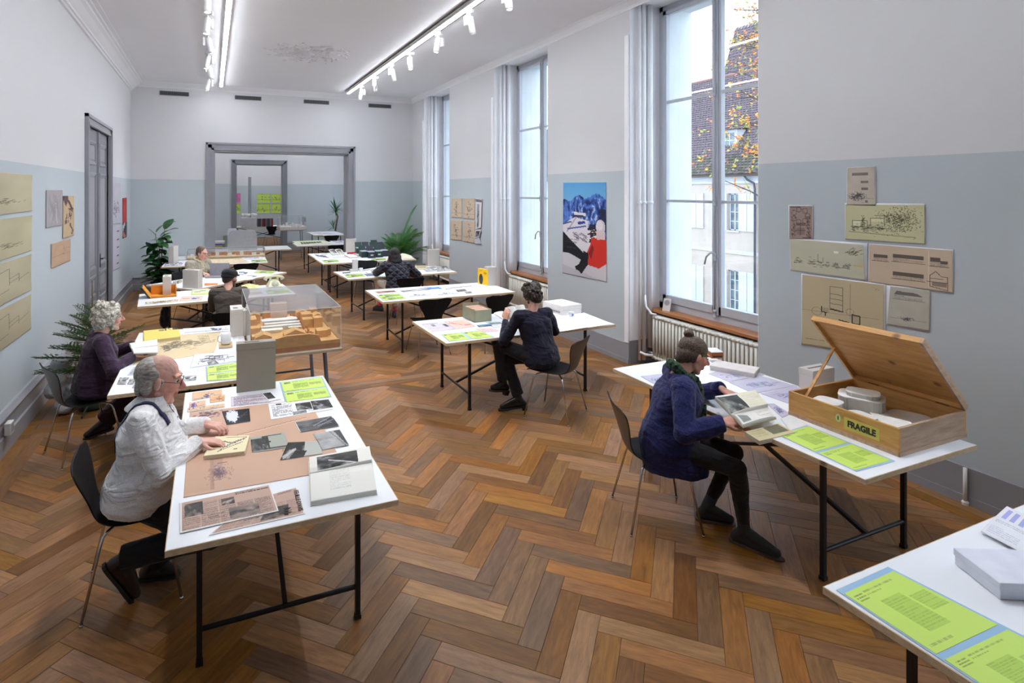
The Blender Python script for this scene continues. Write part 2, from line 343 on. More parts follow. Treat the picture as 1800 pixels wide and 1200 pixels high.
for a,b in WIN[:4]: struct('baseboard_niche',MB().box(GX-.035,GX-.02,a,b,0,.3).box(XR,GX-.03,b-.012,b,0,.3),GREY2)
# door in the left wall --------------------------------------------------------------------------------
d1=struct('door_1',MB().box(XL-.12,XL-.05,DL0-.02,DL1+.02,.0,DLT+.02),GREY2)
def frame_y(mb,y0,y1,zt,x,w_=.15,t=.05):
    """architrave on an X plane, sticking out towards +x: three steps"""
    for a,b,tt in ((0,w_*.3,t),(w_*.3,w_*.72,t*.6),(w_*.72,w_,t*.85)):
        mb.box(x,x+tt,y0+a,y0+b,0,zt-a); mb.box(x,x+tt,y1-b,y1-a,0,zt-a); mb.box(x,x+tt,y0+a,y1-a,zt-b,zt-a)
    return mb
frame_y(MB(),DL0-.02,DL1+.02,DLT+.02,XL).build('door_frame',GREY,d1)
ym=(DL0+DL1)/2
for s,(a,b) in enumerate(((DL0+.14,ym-.005),(ym+.005,DL1-.14))):
    lf=MB().box(XL-.05,XL-.02,a,b,.02,DLT-.14).build('door_leaf',GREY2,d1)
    for z0,z1 in ((.12,.52),(.6,.92),(1.02,2.5),(2.62,2.98)):
        mb=MB(); 
        for w0,w1,t in ((0,.03,.018),(.03,.05,.008)):
            A,B,C,D=a+.16+w0,b-.16-w0,z0+w0,z1-w0
            mb.box(XL-.02,XL-.02+t,A,B,C,C+w1-w0).box(XL-.02,XL-.02+t,A,B,D-(w1-w0),D).box(XL-.02,XL-.02+t,A,A+w1-w0,C,D).box(XL-.02,XL-.02+t,B-(w1-w0),B,C,D)
        mb.box(XL-.02,XL-.013,a+.24,b-.24,z0+.08,z1-.08)
        mb.build('door_panel',GREY,d1)
MB().box(XL-.02,XL+.012,ym-.03,ym+.03,.02,DLT-.14).build('astragal',GREY,d1)
MB().box(XL,XL+.02,ym+.05,ym+.08,1.0,1.22).tube([(XL+.02,ym+.065,1.14),(XL+.05,ym+.065,1.14),(XL+.055,ym+.18,1.14)],.009).build('door_handle',M('dark_bronze',(.05,.045,.04),.35,.8),d1)
# openings to the further rooms --------------------------------------------------------------------------
def frame_x(mb,x0,x1,zt,y,w_=.17,t=.05,sg=-1):
    for a,b,tt in ((0,w_*.25,t),(w_*.25,w_*.7,t*.55),(w_*.7,w_,t*.9)):
        for bx in ((x0+a,x0+b,0,zt-a),(x1-b,x1-a,0,zt-a),(x0+a,x1-a,zt-b,zt-a)):
            mb.box(bx[0],bx[1],min(y,y+sg*tt),max(y,y+sg*tt),bx[2],bx[3])
    return mb
d2=struct('door_2',frame_x(MB(),OXL-.17,OXR+.17,OT+.19,YF,.18),GREY)
MB().box(OXL-.001,OXL+.03,YF-.01,YF+.43,0,OT).box(OXR-.03,OXR+.001,YF-.01,YF+.43,0,OT).box(OXL,OXR,YF-.01,YF+.43,OT-.03,OT+.001).build('door_jamb',GREY,d2)
d3=struct('door_3',frame_x(MB(),D2L-.15,D2R+.15,D2T+.16,Y2,.16),GREY2)
MB().box(D2L-.001,D2L+.03,Y2-.01,Y2+.41,0,D2T).box(D2R-.03,D2R+.001,Y2-.01,Y2+.41,0,D2T).box(D2L,D2R,Y2-.01,Y2+.41,D2T-.03,D2T+.001).build('door_jamb',GREY2,d3)
for s in (0,1):
    for z in (.5,1.55,2.6): MB().tube([(D2L-.02 if s==0 else D2R+.02,Y2-.06,z),(D2L-.02 if s==0 else D2R+.02,Y2-.06,z+.16)],.012).build('hinge',GREY2,d3)
# ventilation grilles high on the far wall -----------------------------------------------------------------
vents=[(-1.061,-.468),(.519,1.106),(2.107,2.721),(3.739,4.338)]
dkm=M('vent_dark',(.03,.03,.035),.6); vgm=M('vent_slat',(.16,.16,.18),.5)
lab=['leftmost of the four dark ventilation grilles high on the far wall','second from left of the four dark ventilation grilles on the far wall','third from left of the four dark ventilation grilles on the far wall','rightmost of the four dark ventilation grilles high on the far wall']
for i,(a,b) in enumerate(vents):
    t=thing('ventilation_grille',lab[i],'vent',((a+b)/2,YF,4.39),0,'ventilation grilles on the far wall'); w_=(b-a)/2
    MB().box(-w_,w_,-.012,-.001,0,.085).build('backing',dkm,t)
    MB().box(-w_,w_,-.02,-.01,-.004,.004).box(-w_,w_,-.02,-.01,.081,.09).box(-w_-.004,-w_+.006,-.02,-.01,0,.085).box(w_-.006,w_+.004,-.02,-.01,0,.085).build('frame',vgm,t)
    sm=MB().box(-.004,.004,-.018,-.006,.004,.081).mesh('slat'); sm.materials.append(vgm)
    for k in range(21):
        o=link('slat',sm,None,t); o.location=(-w_+w_*2*(k+.5)/21,0,0)
# windows --------------------------------------------------------------------------------------------------
FR=M('window_grey_paint',S(186,191,200),.4,var=.03,scale=4); glm=M_glass('window_glass',(.97,.99,.99),.05)
sillm=M_wood('sill_oak',S(130,74,36),S(196,132,78),rough=.3,grain=(14,1.4,14),scale=2.4)
chrome=M('steel_bolt',(.5,.5,.52),.3,.9)
for i,(a,b) in enumerate(WIN):
    full=i<4
    wn=struct('window_%d'%(i+1),MB(),FR) if False else None
    z0,z1=ZS+.03,ZH; m_=(a+b)/2; wd=.075
    mb=MB().box(GX,GX+.09,a,a+wd,z0,z1).box(GX,GX+.09,b-wd,b,z0,z1).box(GX,GX+.09,a,b,z1-wd,z1).box(GX,GX+.1,a,b,z0,z0+.09)
    wn=struct('window_%d'%(i+1),mb,FR,None,False,.006 if full else 0)
    for s,(c,d) in enumerate(((a+wd,m_),(m_,b-wd))):
        sw=.065; zz0,zz1=z0+.09,z1-wd
        so=MB().box(GX-.015,GX+.05,c,c+sw,zz0,zz1).box(GX-.015,GX+.05,d-sw,d,zz0,zz1).box(GX-.015,GX+.05,c,d,zz0,zz0+.10).box(GX-.015,GX+.05,c,d,zz1-sw,zz1).build('sash',FR,wn,False,.005 if full else 0)
        for zm in (2.09,3.365): MB().box(GX-.008,GX+.04,c+sw,d-sw,zm-.016,zm+.016).build('glazing_bar',FR,so)
        for g0,g1 in ((zz0+.1,2.075),(2.105,3.35),(3.38,zz1-sw)): MB().box(GX+.018,GX+.022,c+sw-.004,d-sw+.004,g0,g1).build('pane',glm,so)
    MB().box(GX-.03,GX-.012,m_-.035,m_+.035,z0+.09,z1-wd).build('meeting_stile',FR,wn)
    if full:
        MB().tube([(GX-.045,m_,z0+.04),(GX-.045,m_,z1-.1)],.008,8).build('espagnolette_rod',FR,wn,True)
        for z in (z0+.1,1.45,2.09,3.365):
            MB().lathe([(.012,-.05),(.02,-.045),(.02,-.02),(.014,-.015),(.022,0),(.014,.015),(.02,.02),(.02,.045),(.012,.05)],12,(GX-.045,m_,z)).build('lock_collar',FR,wn,True)
        MB().tube([(GX-.05,m_,1.5),(GX-.09,m_+.02,1.5),(GX-.1,m_+.07,1.45),(GX-.095,m_+.1,1.36)],.011,8).build('window_handle',FR,wn,True)
        MB().box(GX-.19,GX+.02,a+.004,b-.004,ZS+.0,ZS+.036).build('window_sill',sillm,wn,False,.006)
        # cast iron ribbed radiator in the niche
        rm=M('radiator_enamel',S(226,224,216),.35,var=.03); 
        t=thing('radiator',['','white ribbed radiator under the nearest window behind the woman in the blue cardigan','white ribbed radiator under the second window beyond the white boxes','white ribbed radiator under the farthest window by the potted palm'][i] if i else 'white ribbed radiator under the window nearest the camera','radiator',(GX-.19,a,0),0,'radiators under the windows')
        n=int((b-a-.16)/.055)
        cm=MB(); cm.box(-.075,.075,-.018,.018,.60,.635); 
        for xx in (-.055,0,.055): cm.tube([(xx,0,.1),(xx,0,.62)],.017,6)
        cm.box(-.075,.075,-.018,.018,.085,.125); cme=cm.mesh('column'); cme.materials.append(rm)
        for k in range(n): o=link('radiator_section',cme,None,t,True); o.location=(0,.06+k*.055,0)
        MB().tube([(0,.0,.13),(0,b-a-.1,.13)],.02,8).tube([(0,b-a-.1,.13),(0,b-a-.02,.13)],.014,8).build('radiator_pipe',rm,t,True)
        MB().box(-.03,.03,.3,.33,0,.1).box(-.03,.03,b-a-.4,b-a-.37,0,.1).build('radiator_foot',rm,t)
    # outside reveal and stone surround
    struct('window_%d_surround'%(i+1),MB().box(XR+.55,XR+1.0,b-.05,b+.5,-1,ZC+.6).box(XR+.55,XR+1.0,a-.5,a+.05,-1,ZC+.6).box(XR+.55,XR+1.0,a,b,ZH-.02,ZC+.6).box(XR+.5,XR+1.05,a-.06,b+.06,ZS-.25,ZS+.02),M('stone_surround',S(205,210,214),.8,var=.08,scale=2,bump=.3,bscale=30))
    # paint on the reveals
    struct('window_%d_reveal'%(i+1),MB().box(XR+.002,GX,b-.006,b+.004,.0,ZH).box(XR+.002,GX,a-.004,a+.006,.0,ZH).box(XR+.01,GX,a,b,ZH-.01,ZH+.004),rev)
    if full:   # heating pipes and casing up the far reveal
        t=thing('heating_pipe',['','white heating pipes in the reveal of the nearest window','white heating pipes in the reveal of the second window','white heating pipes in the reveal of the farthest window'][i] if i else 'white heating pipes in the reveal of the window nearest the camera','pipe',(0,0,0),0,'heating pipes beside the windows')
        MB().box(XR-.022,XR-.001,b+.002,b+.075,.27,4.0 if i!=1 else 4.22).build('pipe_casing',rev,t,False,.004)
        for k,(px_,r_) in enumerate(((.12,.017),(.19,.026),(.29,.034))):
            MB().tube([(XR+px_,b-.05,.05 if k<2 else .2),(XR+px_,b-.05,4.63)],r_,10).build('riser',rev,t,True)
            MB().tube([(XR+px_,b-.05,2.05),(XR+px_,b-.05,2.09)],r_+.008,10).build('pipe_clip',rev,t,True)
        MB().tube([(XR+.19,b-.06,.9),(XR+.19,b-.09,.74),(XR+.21,b-.16,.66),(XR+.24,b-.22,.655)],.014,8).build('pipe_branch',rev,t,True)
        MB().tube([(XR+.12,b-.06,.16),(XR+.16,b-.1,.13),(XR+.2,b-.2,.14)],.017,8).build('pipe_branch',rev,t,True)
# ================================================================ ceiling lights
led=M_emit('led_diffuser',(.93,.96,1.),LED_POWER); alu=M('white_aluminium',(.78,.78,.78),.4,.1); drk=M('track_black',(.05,.05,.05),.5)
for nm,x,y1,lb in (('led_strip_light',.21,14.05,'long glowing ceiling strip light on the left half of the ceiling'),('led_strip_light',3.07,13.85,'long glowing ceiling strip light on the right half of the ceiling, nearer the windows')):
    t=thing(nm,lb,'strip light',(x,0,ZC-.069),0,'ceiling strip lights'); y0=3.2 if x<1 else .6
    MB().box(-.035,.035,y0,y1,.006,.068).build('housing',alu,t); 
    MB().box(-.028,.028,y0+.01,y1-.01,-.007,.006).build('diffuser',led,t)
    if x>1: MB().box(-.066,.066,y0,y1,.045,.066).build('side_wing',alu,t); [MB().box(a_,a_+.005,y0,y1,.034,.066).build('wing_edge',drk,t) for a_ in (-.071,.066)]
for nm,xx_,y0,y1,lb in (('led_strip_light',.2,15.3,21.6,'added left ceiling strip light, unseen, brightening the further room'),('led_strip_light',3.2,15.3,21.6,'added right ceiling strip light, unseen, brightening the further room'),('led_strip_light',.6,22.9,28.6,'added left ceiling strip light, unseen, brightening the third room'),('led_strip_light',3.0,22.9,28.6,'added right ceiling strip light, unseen, brightening the third room')):  # unseen strips, added to brighten the second and third rooms
    t=thing(nm,lb,'strip light',(xx_,0,ZC-.07),0,None); MB().box(-.035,.035,y0,y1,.006,.068).build('housing',alu,t); MB().box(-.028,.028,y0+.01,y1-.01,-.007,.006).build('diffuser',led,t)
for x,y1,lb in ((-.04,13.6,'white lighting track on the left of the ceiling carrying spotlights'),(3.18,13.6,'white lighting track beside the right strip light carrying spotlights')):
    t=thing('lighting_track',lb,'track',(x,0,ZC-.03),0)
    MB().box(-.018,.018,-2.4,y1,0,.03).build('rail',alu,t); MB().box(-.006,.006,-2.4,y1,-.002,.0).build('track_slot',drk,t)
lens=M_emit('spot_lens',(1,.98,.95),2.2)
def spot():
    t=thing('spotlight','x','spotlight')
    MB().box(-.018,.018,-.075,.075,-.05,.0).build('adapter',alu,t,False,.003)
    MB().tube([(0,0,-.05),(0,0,-.09)],.01,8).build('stem',alu,t)
    a=Matrix.Rotation(R(12),4,'Y'); mb=MB().lathe([(.035,0),(.042,-.01),(.043,-.2),(.04,-.235),(.036,-.235),(.034,-.215)],18); 
    mb.v=[tuple(a@Vector(p)+Vector((.0,0,-.085))) for p in mb.v]; mb.build('lamp_head',alu,t,True)
    mb=MB().lathe([(.033,-.226),(.001,-.227)],18); mb.v=[tuple(a@Vector(p)+Vector((.0,0,-.085))) for p in mb.v]; mb.build('lens',lens,t)
    MB().box(.045,.075,-.04,.04,-.21,-.08).build('driver_box',alu,t,False,.003)
    ld=bpy.data.lights.new('spot_beam','SPOT'); ld.energy=SPOT_POWER; ld.spot_size=R(86); ld.spot_blend=.9; ld.shadow_soft_size=.05; ld.color=(.96,.975,1.); lo=bpy.data.objects.new('spot_beam',ld); COL.objects.link(lo); lo.parent=t
    lo.location=tuple(a@Vector((0,0,-.24))+Vector((0,0,-.085))); lo.rotation_euler=(0,R(12),0)
    return t
s0=spot()
spl=[(-.04,13.1,10,'farthest'),(-.04,11.6,200,'second farthest'),(-.04,10.75,30,'third farthest'),(-.04,9.5,180,'third nearest'),(-.04,8.4,60,'second nearest'),(-.04,7.4,90,'nearest')]
spr=[(3.18,12.9,10,'farthest'),(3.18,11.75,240,'second farthest'),(3.18,10.5,190,'third farthest'),(3.18,9.45,80,'middle'),(3.18,8.1,15,'third nearest'),(3.18,6.95,185,'second nearest'),(3.18,5.9,90,'nearest in view')]
spn=[(-.04,5.6,100,'overhead, out of the picture, farther'),(-.04,3.8,250,'overhead, out of the picture, nearer'),(3.18,4.4,250,'overhead, out of the picture, farther'),(3.18,2.6,80,'overhead, out of the picture, nearer')]
for i,(x,y,a,l) in enumerate(spl+spr+spn):
    o=s0 if i==0 else clone(s0); place(o,x,y,ZC-.03,R(a)); o['label']='%s white cylindrical spotlight on the %s ceiling track'%(l,'left' if x<1 else 'right'); o['group']='track spotlights'
# ================================================================ tables
lam=M('white_laminate',S(244,247,252),.28,var=.01,scale=3,spec=.5); pine=M_wood('pine_edge',S(196,166,124),S(236,216,182),rough=.55,grain=(1.4,10,18),scale=3,knots=True)
blk=M('black_steel',(.012,.012,.014),.38,.3,var=.1); gst=M('grey_steel',S(112,118,130),.4,.4); cut=M('plywood_edge',S(186,170,150),.6,stretch=(1,1,40))
def table(name,x,y,L,W,rz,lb,steel=blk,grp='white worktables on black frames',frame=True,inset=.31):
    """centre x,y; L along local x"""
    t=thing(name,lb,'table',(x,y,0),rz,grp); l,w_=L/2,W/2; z=.74
    MB().box(-l+.004,l-.004,-w_+.004,w_-.004,z-.027,z).build('tabletop',lam,t)
    for s in (-1,1):
        MB().box(-l,l,min(s*w_,s*(w_-.005)),max(s*w_,s*(w_-.005)),z-.0275,z-.0012).build('edge_band',pine,t)
        MB().box(min(s*l,s*(l-.005)),max(s*l,s*(l-.005)),-w_+.005,w_-.005,z-.0275,z-.0012).build('edge_band',pine,t)
    if not frame: return t
    a=l-inset; b=.375; r=.0125
    for sx in (-1,1):
        for sy in (-1,1):
            MB().box(sx*a-r,sx*a+r,sy*b-r,sy*b+r,.0,z-.03).box(sx*a-.016,sx*a+.016,sy*b-.016,sy*b+.016,0,.022).box(sx*a-.03,sx*a+.03,sy*b-.02,sy*b+.02,z-.034,z-.028).build('leg',steel,t)
        MB().tube([(sx*a,-b+r,.165),(sx*a,b-r,.165)],.0125,10).build('crossbar',steel,t)
        MB().box(sx*a-r,sx*a+r,-b,b,z-.06,z-.035).build('top_rail',steel,t)
    for s in (-1,1): MB().bar((s*a,s*.012,.17),(-s*a,s*.012,z-.05),.022,.022).build('diagonal_brace',steel,t)
    return t
TB={}
tabs=[('A',.325,3.63,2.01,1.0,90,'white worktable in the foreground at left where the man in the white shirt sits'),
('R',3.585,2.865,2.0,1.02,90,'white worktable on the right carrying the open wooden crate'),
('B',3.11,5.645,2.03,1.02,0,'white worktable where the woman in the dark navy sweater reads'),
('I',3.105,7.87,2.0,1.0,-.6,'white worktable with the yellow book standing, second beyond the wooden crate'),
('H',3.1,10.08,2.03,1.02,3,'white worktable where the person in the quilted jacket sits'),
('G1',3.09,12.26,2.0,1.0,.6,'white worktable carrying the cluster of dark green file boxes'),
('G2',3.1,13.3,2.0,1.0,.6,'white worktable pushed against the back of the file box table'),
('D',.09,8.9,2.0,1.02,4.5,'white worktable with the cream rotary telephone on it'),
('E',.163,10.5,2.04,1.04,42.4,'white worktable turned at an angle under the open laptop'),
('F',.11,13.0,1.98,1.05,-1.5,'white worktable with a tall grey box file behind the man in the scarf'),
('F2',.13,14.02,1.98,.8,0,'white worktable under the long glass case in front of the wide doorway'),
('C',-.19,5.785,2.0,1.0,90,'white worktable where the grey-haired woman in purple sits'),
('Z',3.11,.92,2.02,1.01,0,'white worktable at the bottom right corner'),
('J',3.13,16.3,2.0,1.02,0,'white worktable in the further room with drawings, nearest the wide doorway'),
('K',3.7,20.2,1.9,1.05,90,'white worktable in the further room beside the yucca'),
('Q',.9,15.6,2.0,1.0,0,'white worktable behind the wide doorway under the grey board model'),
('N',2.0,25.4,2.6,1.0,0,'white worktable in the third room holding a row of books')]
for k,x,y,L,W,rz,lb in tabs: TB[k]=table('worktable',x,y,L,W,R(rz),lb)
def trestle_table(name,x0,x1,y0,y1,ztop,lb,steel=gst):
    t=thing(name,lb,'table',((x0+x1)/2,(y0+y1)/2,0)); l,w_=(x1-x0)/2,(y1-y0)/2
    MB().box(-l,l,-w_,w_,ztop-.022,ztop).build('board',cut,t)
    for sy in (-1,1):
        yc=sy*(w_-.28)
        for sx in (-1,1):
            for s in (-1,1):
                MB().bar((sx*(l-.07)+s*.02,yc+s*.12,0),(sx*(l-.12),yc+s*.02,ztop-.04),.028,.018).build('leg',steel,t)
        MB().box(-l+.06,l-.06,yc-.02,yc+.02,ztop-.05,ztop-.022).build('trestle_beam',steel,t)
        MB().box(-l+.1,l-.1,yc-.09,yc-.075,.22,.24).build('stretcher',steel,t)
    return t
TB['M']=trestle_table('trestle_table',.325,1.135,5.36,6.88,.74,'trestle table with grey steel legs under the glazed timber city model')
TB['L']=trestle_table('trestle_table',2.0,2.85,18.9,19.9,.98,'tall trestle table under the white model in the further room')
# ================================================================ chairs
ply=M('black_stained_plywood',(.009,.009,.012),.55,spec=.14,var=.25,scale=5,stretch=(1,14,1),rgb2=(.016,.016,.018)); plyb=M('brown_grey_plywood_back',(.075,.058,.048),.42,var=.18,scale=5,stretch=(1,14,1)); chr_=M('chrome',(.62,.62,.64),.16,1.)
def chair_shell(mat):
    """one pressed plywood shell, seat and back with a waist; faces +x"""
    P=[(.225,.425),(.215,.440),(.17,.447),(.08,.443),(-.02,.436),(-.10,.435),(-.155,.443),(-.192,.466),(-.212,.505),(-.226,.56),(-.24,.62),(-.256,.68),(-.273,.735),(-.287,.775),(-.295,.795)]
    Wd=[.155,.185,.208,.218,.214,.195,.165,.135,.12,.138,.178,.22,.245,.24,.205]
    mb=MB(); n=12; th=.009; top=[];bot=[]
    for i,((x,z),w_) in enumerate(zip(P,Wd)):
        a=P[max(i-1,0)];b=P[min(i+1,len(P)-1)]; dx,dz=b[0]-a[0],b[1]-a[1]; l=math.hypot(dx,dz); nx,nz=dz/l,-dx/l   # normal pointing up/forwards
        if nx*1+nz*1<0: nx,nz=-nx,-nz
        up=i/(len(P)-1)
        for k in range(n+1):
            u=-1+2*k/n; cur=.022*u*u*(1 if i<7 else .9)+(.012*(1-u*u) if 0 else 0)
            zz=z; xx=x
            if i>=12: zz+= (.012*abs(u)**1.5-.012)*((i-11)/3) + (-.03*abs(u)**6 if i==14 else 0)
            if i<=1: xx+=.012*(1-u*u)
            mb.v.append((xx+nx*cur,u*w_,zz+nz*cur)); top.append(0)
    m=len(mb.v)
    for i,((x,z),w_) in enumerate(zip(P,Wd)):
        a=P[max(i-1,0)];b=P[min(i+1,len(P)-1)]; dx,dz=b[0]-a[0],b[1]-a[1]; l=math.hypot(dx,dz); nx,nz=dz/l,-dx/l
        if nx+nz<0: nx,nz=-nx,-nz
        for k in range(n+1):
            v=mb.v[i*(n+1)+k]; mb.v.append((v[0]-nx*th,v[1],v[2]-nz*th))
    r=len(P)
    for i in range(r-1):
        for k in range(n):
            a=i*(n+1)+k; mb.f.append((a,a+1,a+n+2,a+n+1)); b=a+m; mb.f.append((b,b+n+1,b+n+2,b+1))
    for i in range(r-1):
        a=i*(n+1); mb.f.append((a,a+n+1,a+m+n+1,a+m)); a+=n; mb.f.append((a,a+m,a+m+n+1,a+n+1))
    for k in range(n): mb.f.append((k,k+m,k+m+1,k+1)); a=(r-1)*(n+1)+k; mb.f.append((a,a+1,a+m+1,a+m))
    me=mb.mesh('seat_shell'); me.materials.append(ply); me.materials.append(mat)
    # the two faces of the ply: index 1 = outside face
    nf=(r-1)*n
    for i in range(nf): me.polygons[2*i+1].material_index=1
    return me
def chair(back=ply):
    t=thing('shell_chair','x','chair')
    o=link('seat_shell',chair_shell(back),None,t,True); sd=o.modifiers.new('s','SUBSURF'); sd.levels=1; sd.render_levels=1
    for sx,sy in ((1,1),(1,-1),(-1,1),(-1,-1)):
        fx=.225 if sx>0 else -.235
        MB().tube([(sx*.03,sy*.03,.418),(sx*.10,sy*.115,.418),(sx*.128,sy*.148,.412),(sx*.145,sy*.166,.395),(sx*.155,sy*.176,.365),(fx,sy*.235,.012)],.0075,8).tube([(fx,sy*.235,.012),(fx,sy*.2352,0)],.0095,8).build('leg',chr_,t,True)
    MB().lathe([(.06,.408),(.075,.413),(.075,.424),(.05,.43)],16).build('mounting_plate',chr_,t)
    return t
ch0=chair(ply); ch1=chair(plyb)
chairs=[(ch1,2.79,3.05,-24,'brown-backed shell chair under the woman in the blue cardigan'),
(ch0,-.385,3.67,3,'shell chair under the man in the white shirt'),
(ch1,-.98,5.72,26,'shell chair under the grey-haired woman in purple'),
(ch1,3.16,4.86,123,'shell chair turned sideways under the woman in the navy sweater'),
(ch0,2.74,7.38,92,'empty black chair tucked at the yellow book table, the left one'),
(ch0,3.62,7.28,100,'empty black chair at the yellow book table, behind the olive file box'),
(ch0,3.05,9.28,88,'dark shell chair under the person in the quilted jacket'),
(ch0,2.85,11.35,250,'black chair between the file box table and the quilted jacket table'),
(ch0,.235,7.56,90,'black shell chair under the man in the flat cap'),
(ch0,-.28,11.15,-30,'black chair under the man with the beige scarf'),
(ch0,.62,12.35,95,'empty black chair beyond the laptop, tucked under the long drawing table'),
(ch0,3.05,15.5,95,'black chair in the further room, left of two at the drawing table'),
(ch0,3.6,15.5,85,'black chair in the further room, right of two at the drawing table'),
(ch0,3.6,18.9,90,'black chair in the further room behind the small drawing table'),
(ch0,2.25,24.7,100,'black chair in the third room below the green sheets')]
CH={}
def put_chair(i,first,x,y,rz,lb,seen):
    src=first
    o=src if src not in seen else clone(src); seen.append(src); place(o,x,y,0,R(rz)); o['label']=lb; o['group']='plywood shell chairs'; return o
seen=[]
for i,(s,x,y,rz,lb) in enumerate(chairs): CH[i]=put_chair(i,s,x,y,rz,lb,seen)
# ================================================================ printed sheets: raster painters -> colour attribute on a fine sheet mesh
class Im:
    def __init__(s,w,h,c): s.w,s.h=max(3,int(w)),max(3,int(h)); s.a=np.ones((s.h,s.w,3))*np.array(c)/255.; s.r=np.random.RandomState(11)
    def seed(s,k): s.r=np.random.RandomState(k); return s
    def _b(s,x0,y0,x1,y1): 
        a,b=int(round(min(x0,x1)*s.w)),int(round(max(x0,x1)*s.w)); c,d=int(round(min(y0,y1)*s.h)),int(round(max(y0,y1)*s.h))
        return max(a,0),min(max(b,a+1),s.w),max(c,0),min(max(d,c+1),s.h)
    def rect(s,x0,y0,x1,y1,c,al=1.):
        a,b,e,d=s._b(x0,y0,x1,y1); s.a[e:d,a:b]=s.a[e:d,a:b]*(1-al)+np.array(c)/255.*al; return s
    def grid(s): return np.meshgrid((np.arange(s.w)+.5)/s.w,(np.arange(s.h)+.5)/s.h)
    def mask(s,m,c,al=1.): s.a[m]=s.a[m]*(1-al)+np.array(c)/255.*al; return s
    def ell(s,cx,cy,rx,ry,c,al=1.,ring=0):
        X,Y=s.grid(); q=((X-cx)/rx)**2+((Y-cy)/ry)**2; return s.mask((q<1)&(q>(1-ring)**2 if ring else q<1),c,al)
    def poly(s,pts,c,al=1.):
        X,Y=s.grid(); m=np.zeros(X.shape,bool); n=len(pts)
        for i in range(n):
            x0,y0=pts[i];x1,y1=pts[(i+1)%n]
            if y0==y1: continue
            t=((Y>=min(y0,y1))&(Y<max(y0,y1)))&(X<(x0+(Y-y0)*(x1-x0)/(y1-y0))); m^=t
        return s.mask(m,c,al)
    def line(s,x0,y0,x1,y1,c,t=1,al=.8):
        n=int(max(abs(x1-x0)*s.w,abs(y1-y0)*s.h)*1.5)+2
        for k in range(n+1):
            x=int((x0+(x1-x0)*k/n)*s.w);y=int((y0+(y1-y0)*k/n)*s.h)
            if 0<=x<s.w and 0<=y<s.h: s.a[y:y+t,x:x+t]=s.a[y:y+t,x:x+t]*(1-al)+np.array(c)/255.*al
        return s
    def fbm(s,sc=4,k=3):
        o=np.zeros((s.h,s.w))
        for q in range(k):
            n=int(sc*2**q)+2; g=s.r.rand(n,n); yy=np.linspace(0,n-1.001,s.h);xx=np.linspace(0,n-1.001,s.w); y0=yy.astype(int);x0=xx.astype(int);fy=(yy-y0)[:,None];fx=(xx-x0)[None]
            o+=(g[np.ix_(y0,x0)]*(1-fy)*(1-fx)+g[np.ix_(y0+1,x0)]*fy*(1-fx)+g[np.ix_(y0,x0+1)]*(1-fy)*fx+g[np.ix_(y0+1,x0+1)]*fy*fx)/2**q
        return o/(2-2**(1-k))
    def text(s,x0,y0,x1,y1,rows,c,al=.6):
        for r in range(rows):
            y=y0+(y1-y0)*(r+.2)/rows; h=(y1-y0)/rows*.5; x=x0
            while x<x1:
                l=s.r.uniform(.02,.07)*(x1-x0)+.004; s.rect(x,y,min(x+l,x1),y+h,c,al*s.r.uniform(.6,1)); x+=l+.012*(x1-x0)
                if s.r.rand()<.02 : break
        return s
    def photo(s,x0,y0,x1,y1,k=0,lo=20,hi=200,tint=(1,1,1)):
        a,b,e,d=s._b(x0,y0,x1,y1); t=Im(b-a,d-e,(0,0,0)).seed(k+3); g=t.fbm(3,4); g=np.clip((g-.5)*2.6+.5,0,1)
        X,Y=t.grid(); 
        if k%3==0: g=np.where(Y+.3*X<.55,g*.25+.7*(k%2),g)
        elif k%3==1: g=np.where(X*1.3-Y>.2,g*.3,g*.9)
        else: g=np.where((Y>.35)&(Y<.65),g,g*.35+.5)
        v=lo+(hi-lo)*np.clip(g,0,1); s.a[e:d,a:b]=(v[...,None]*np.array(tint)/255.)[:d-e,:b-a]; return s
    def age(s,am=.08,sc=3): s.a*=(1-am*s.fbm(sc,3))[...,None]; return s
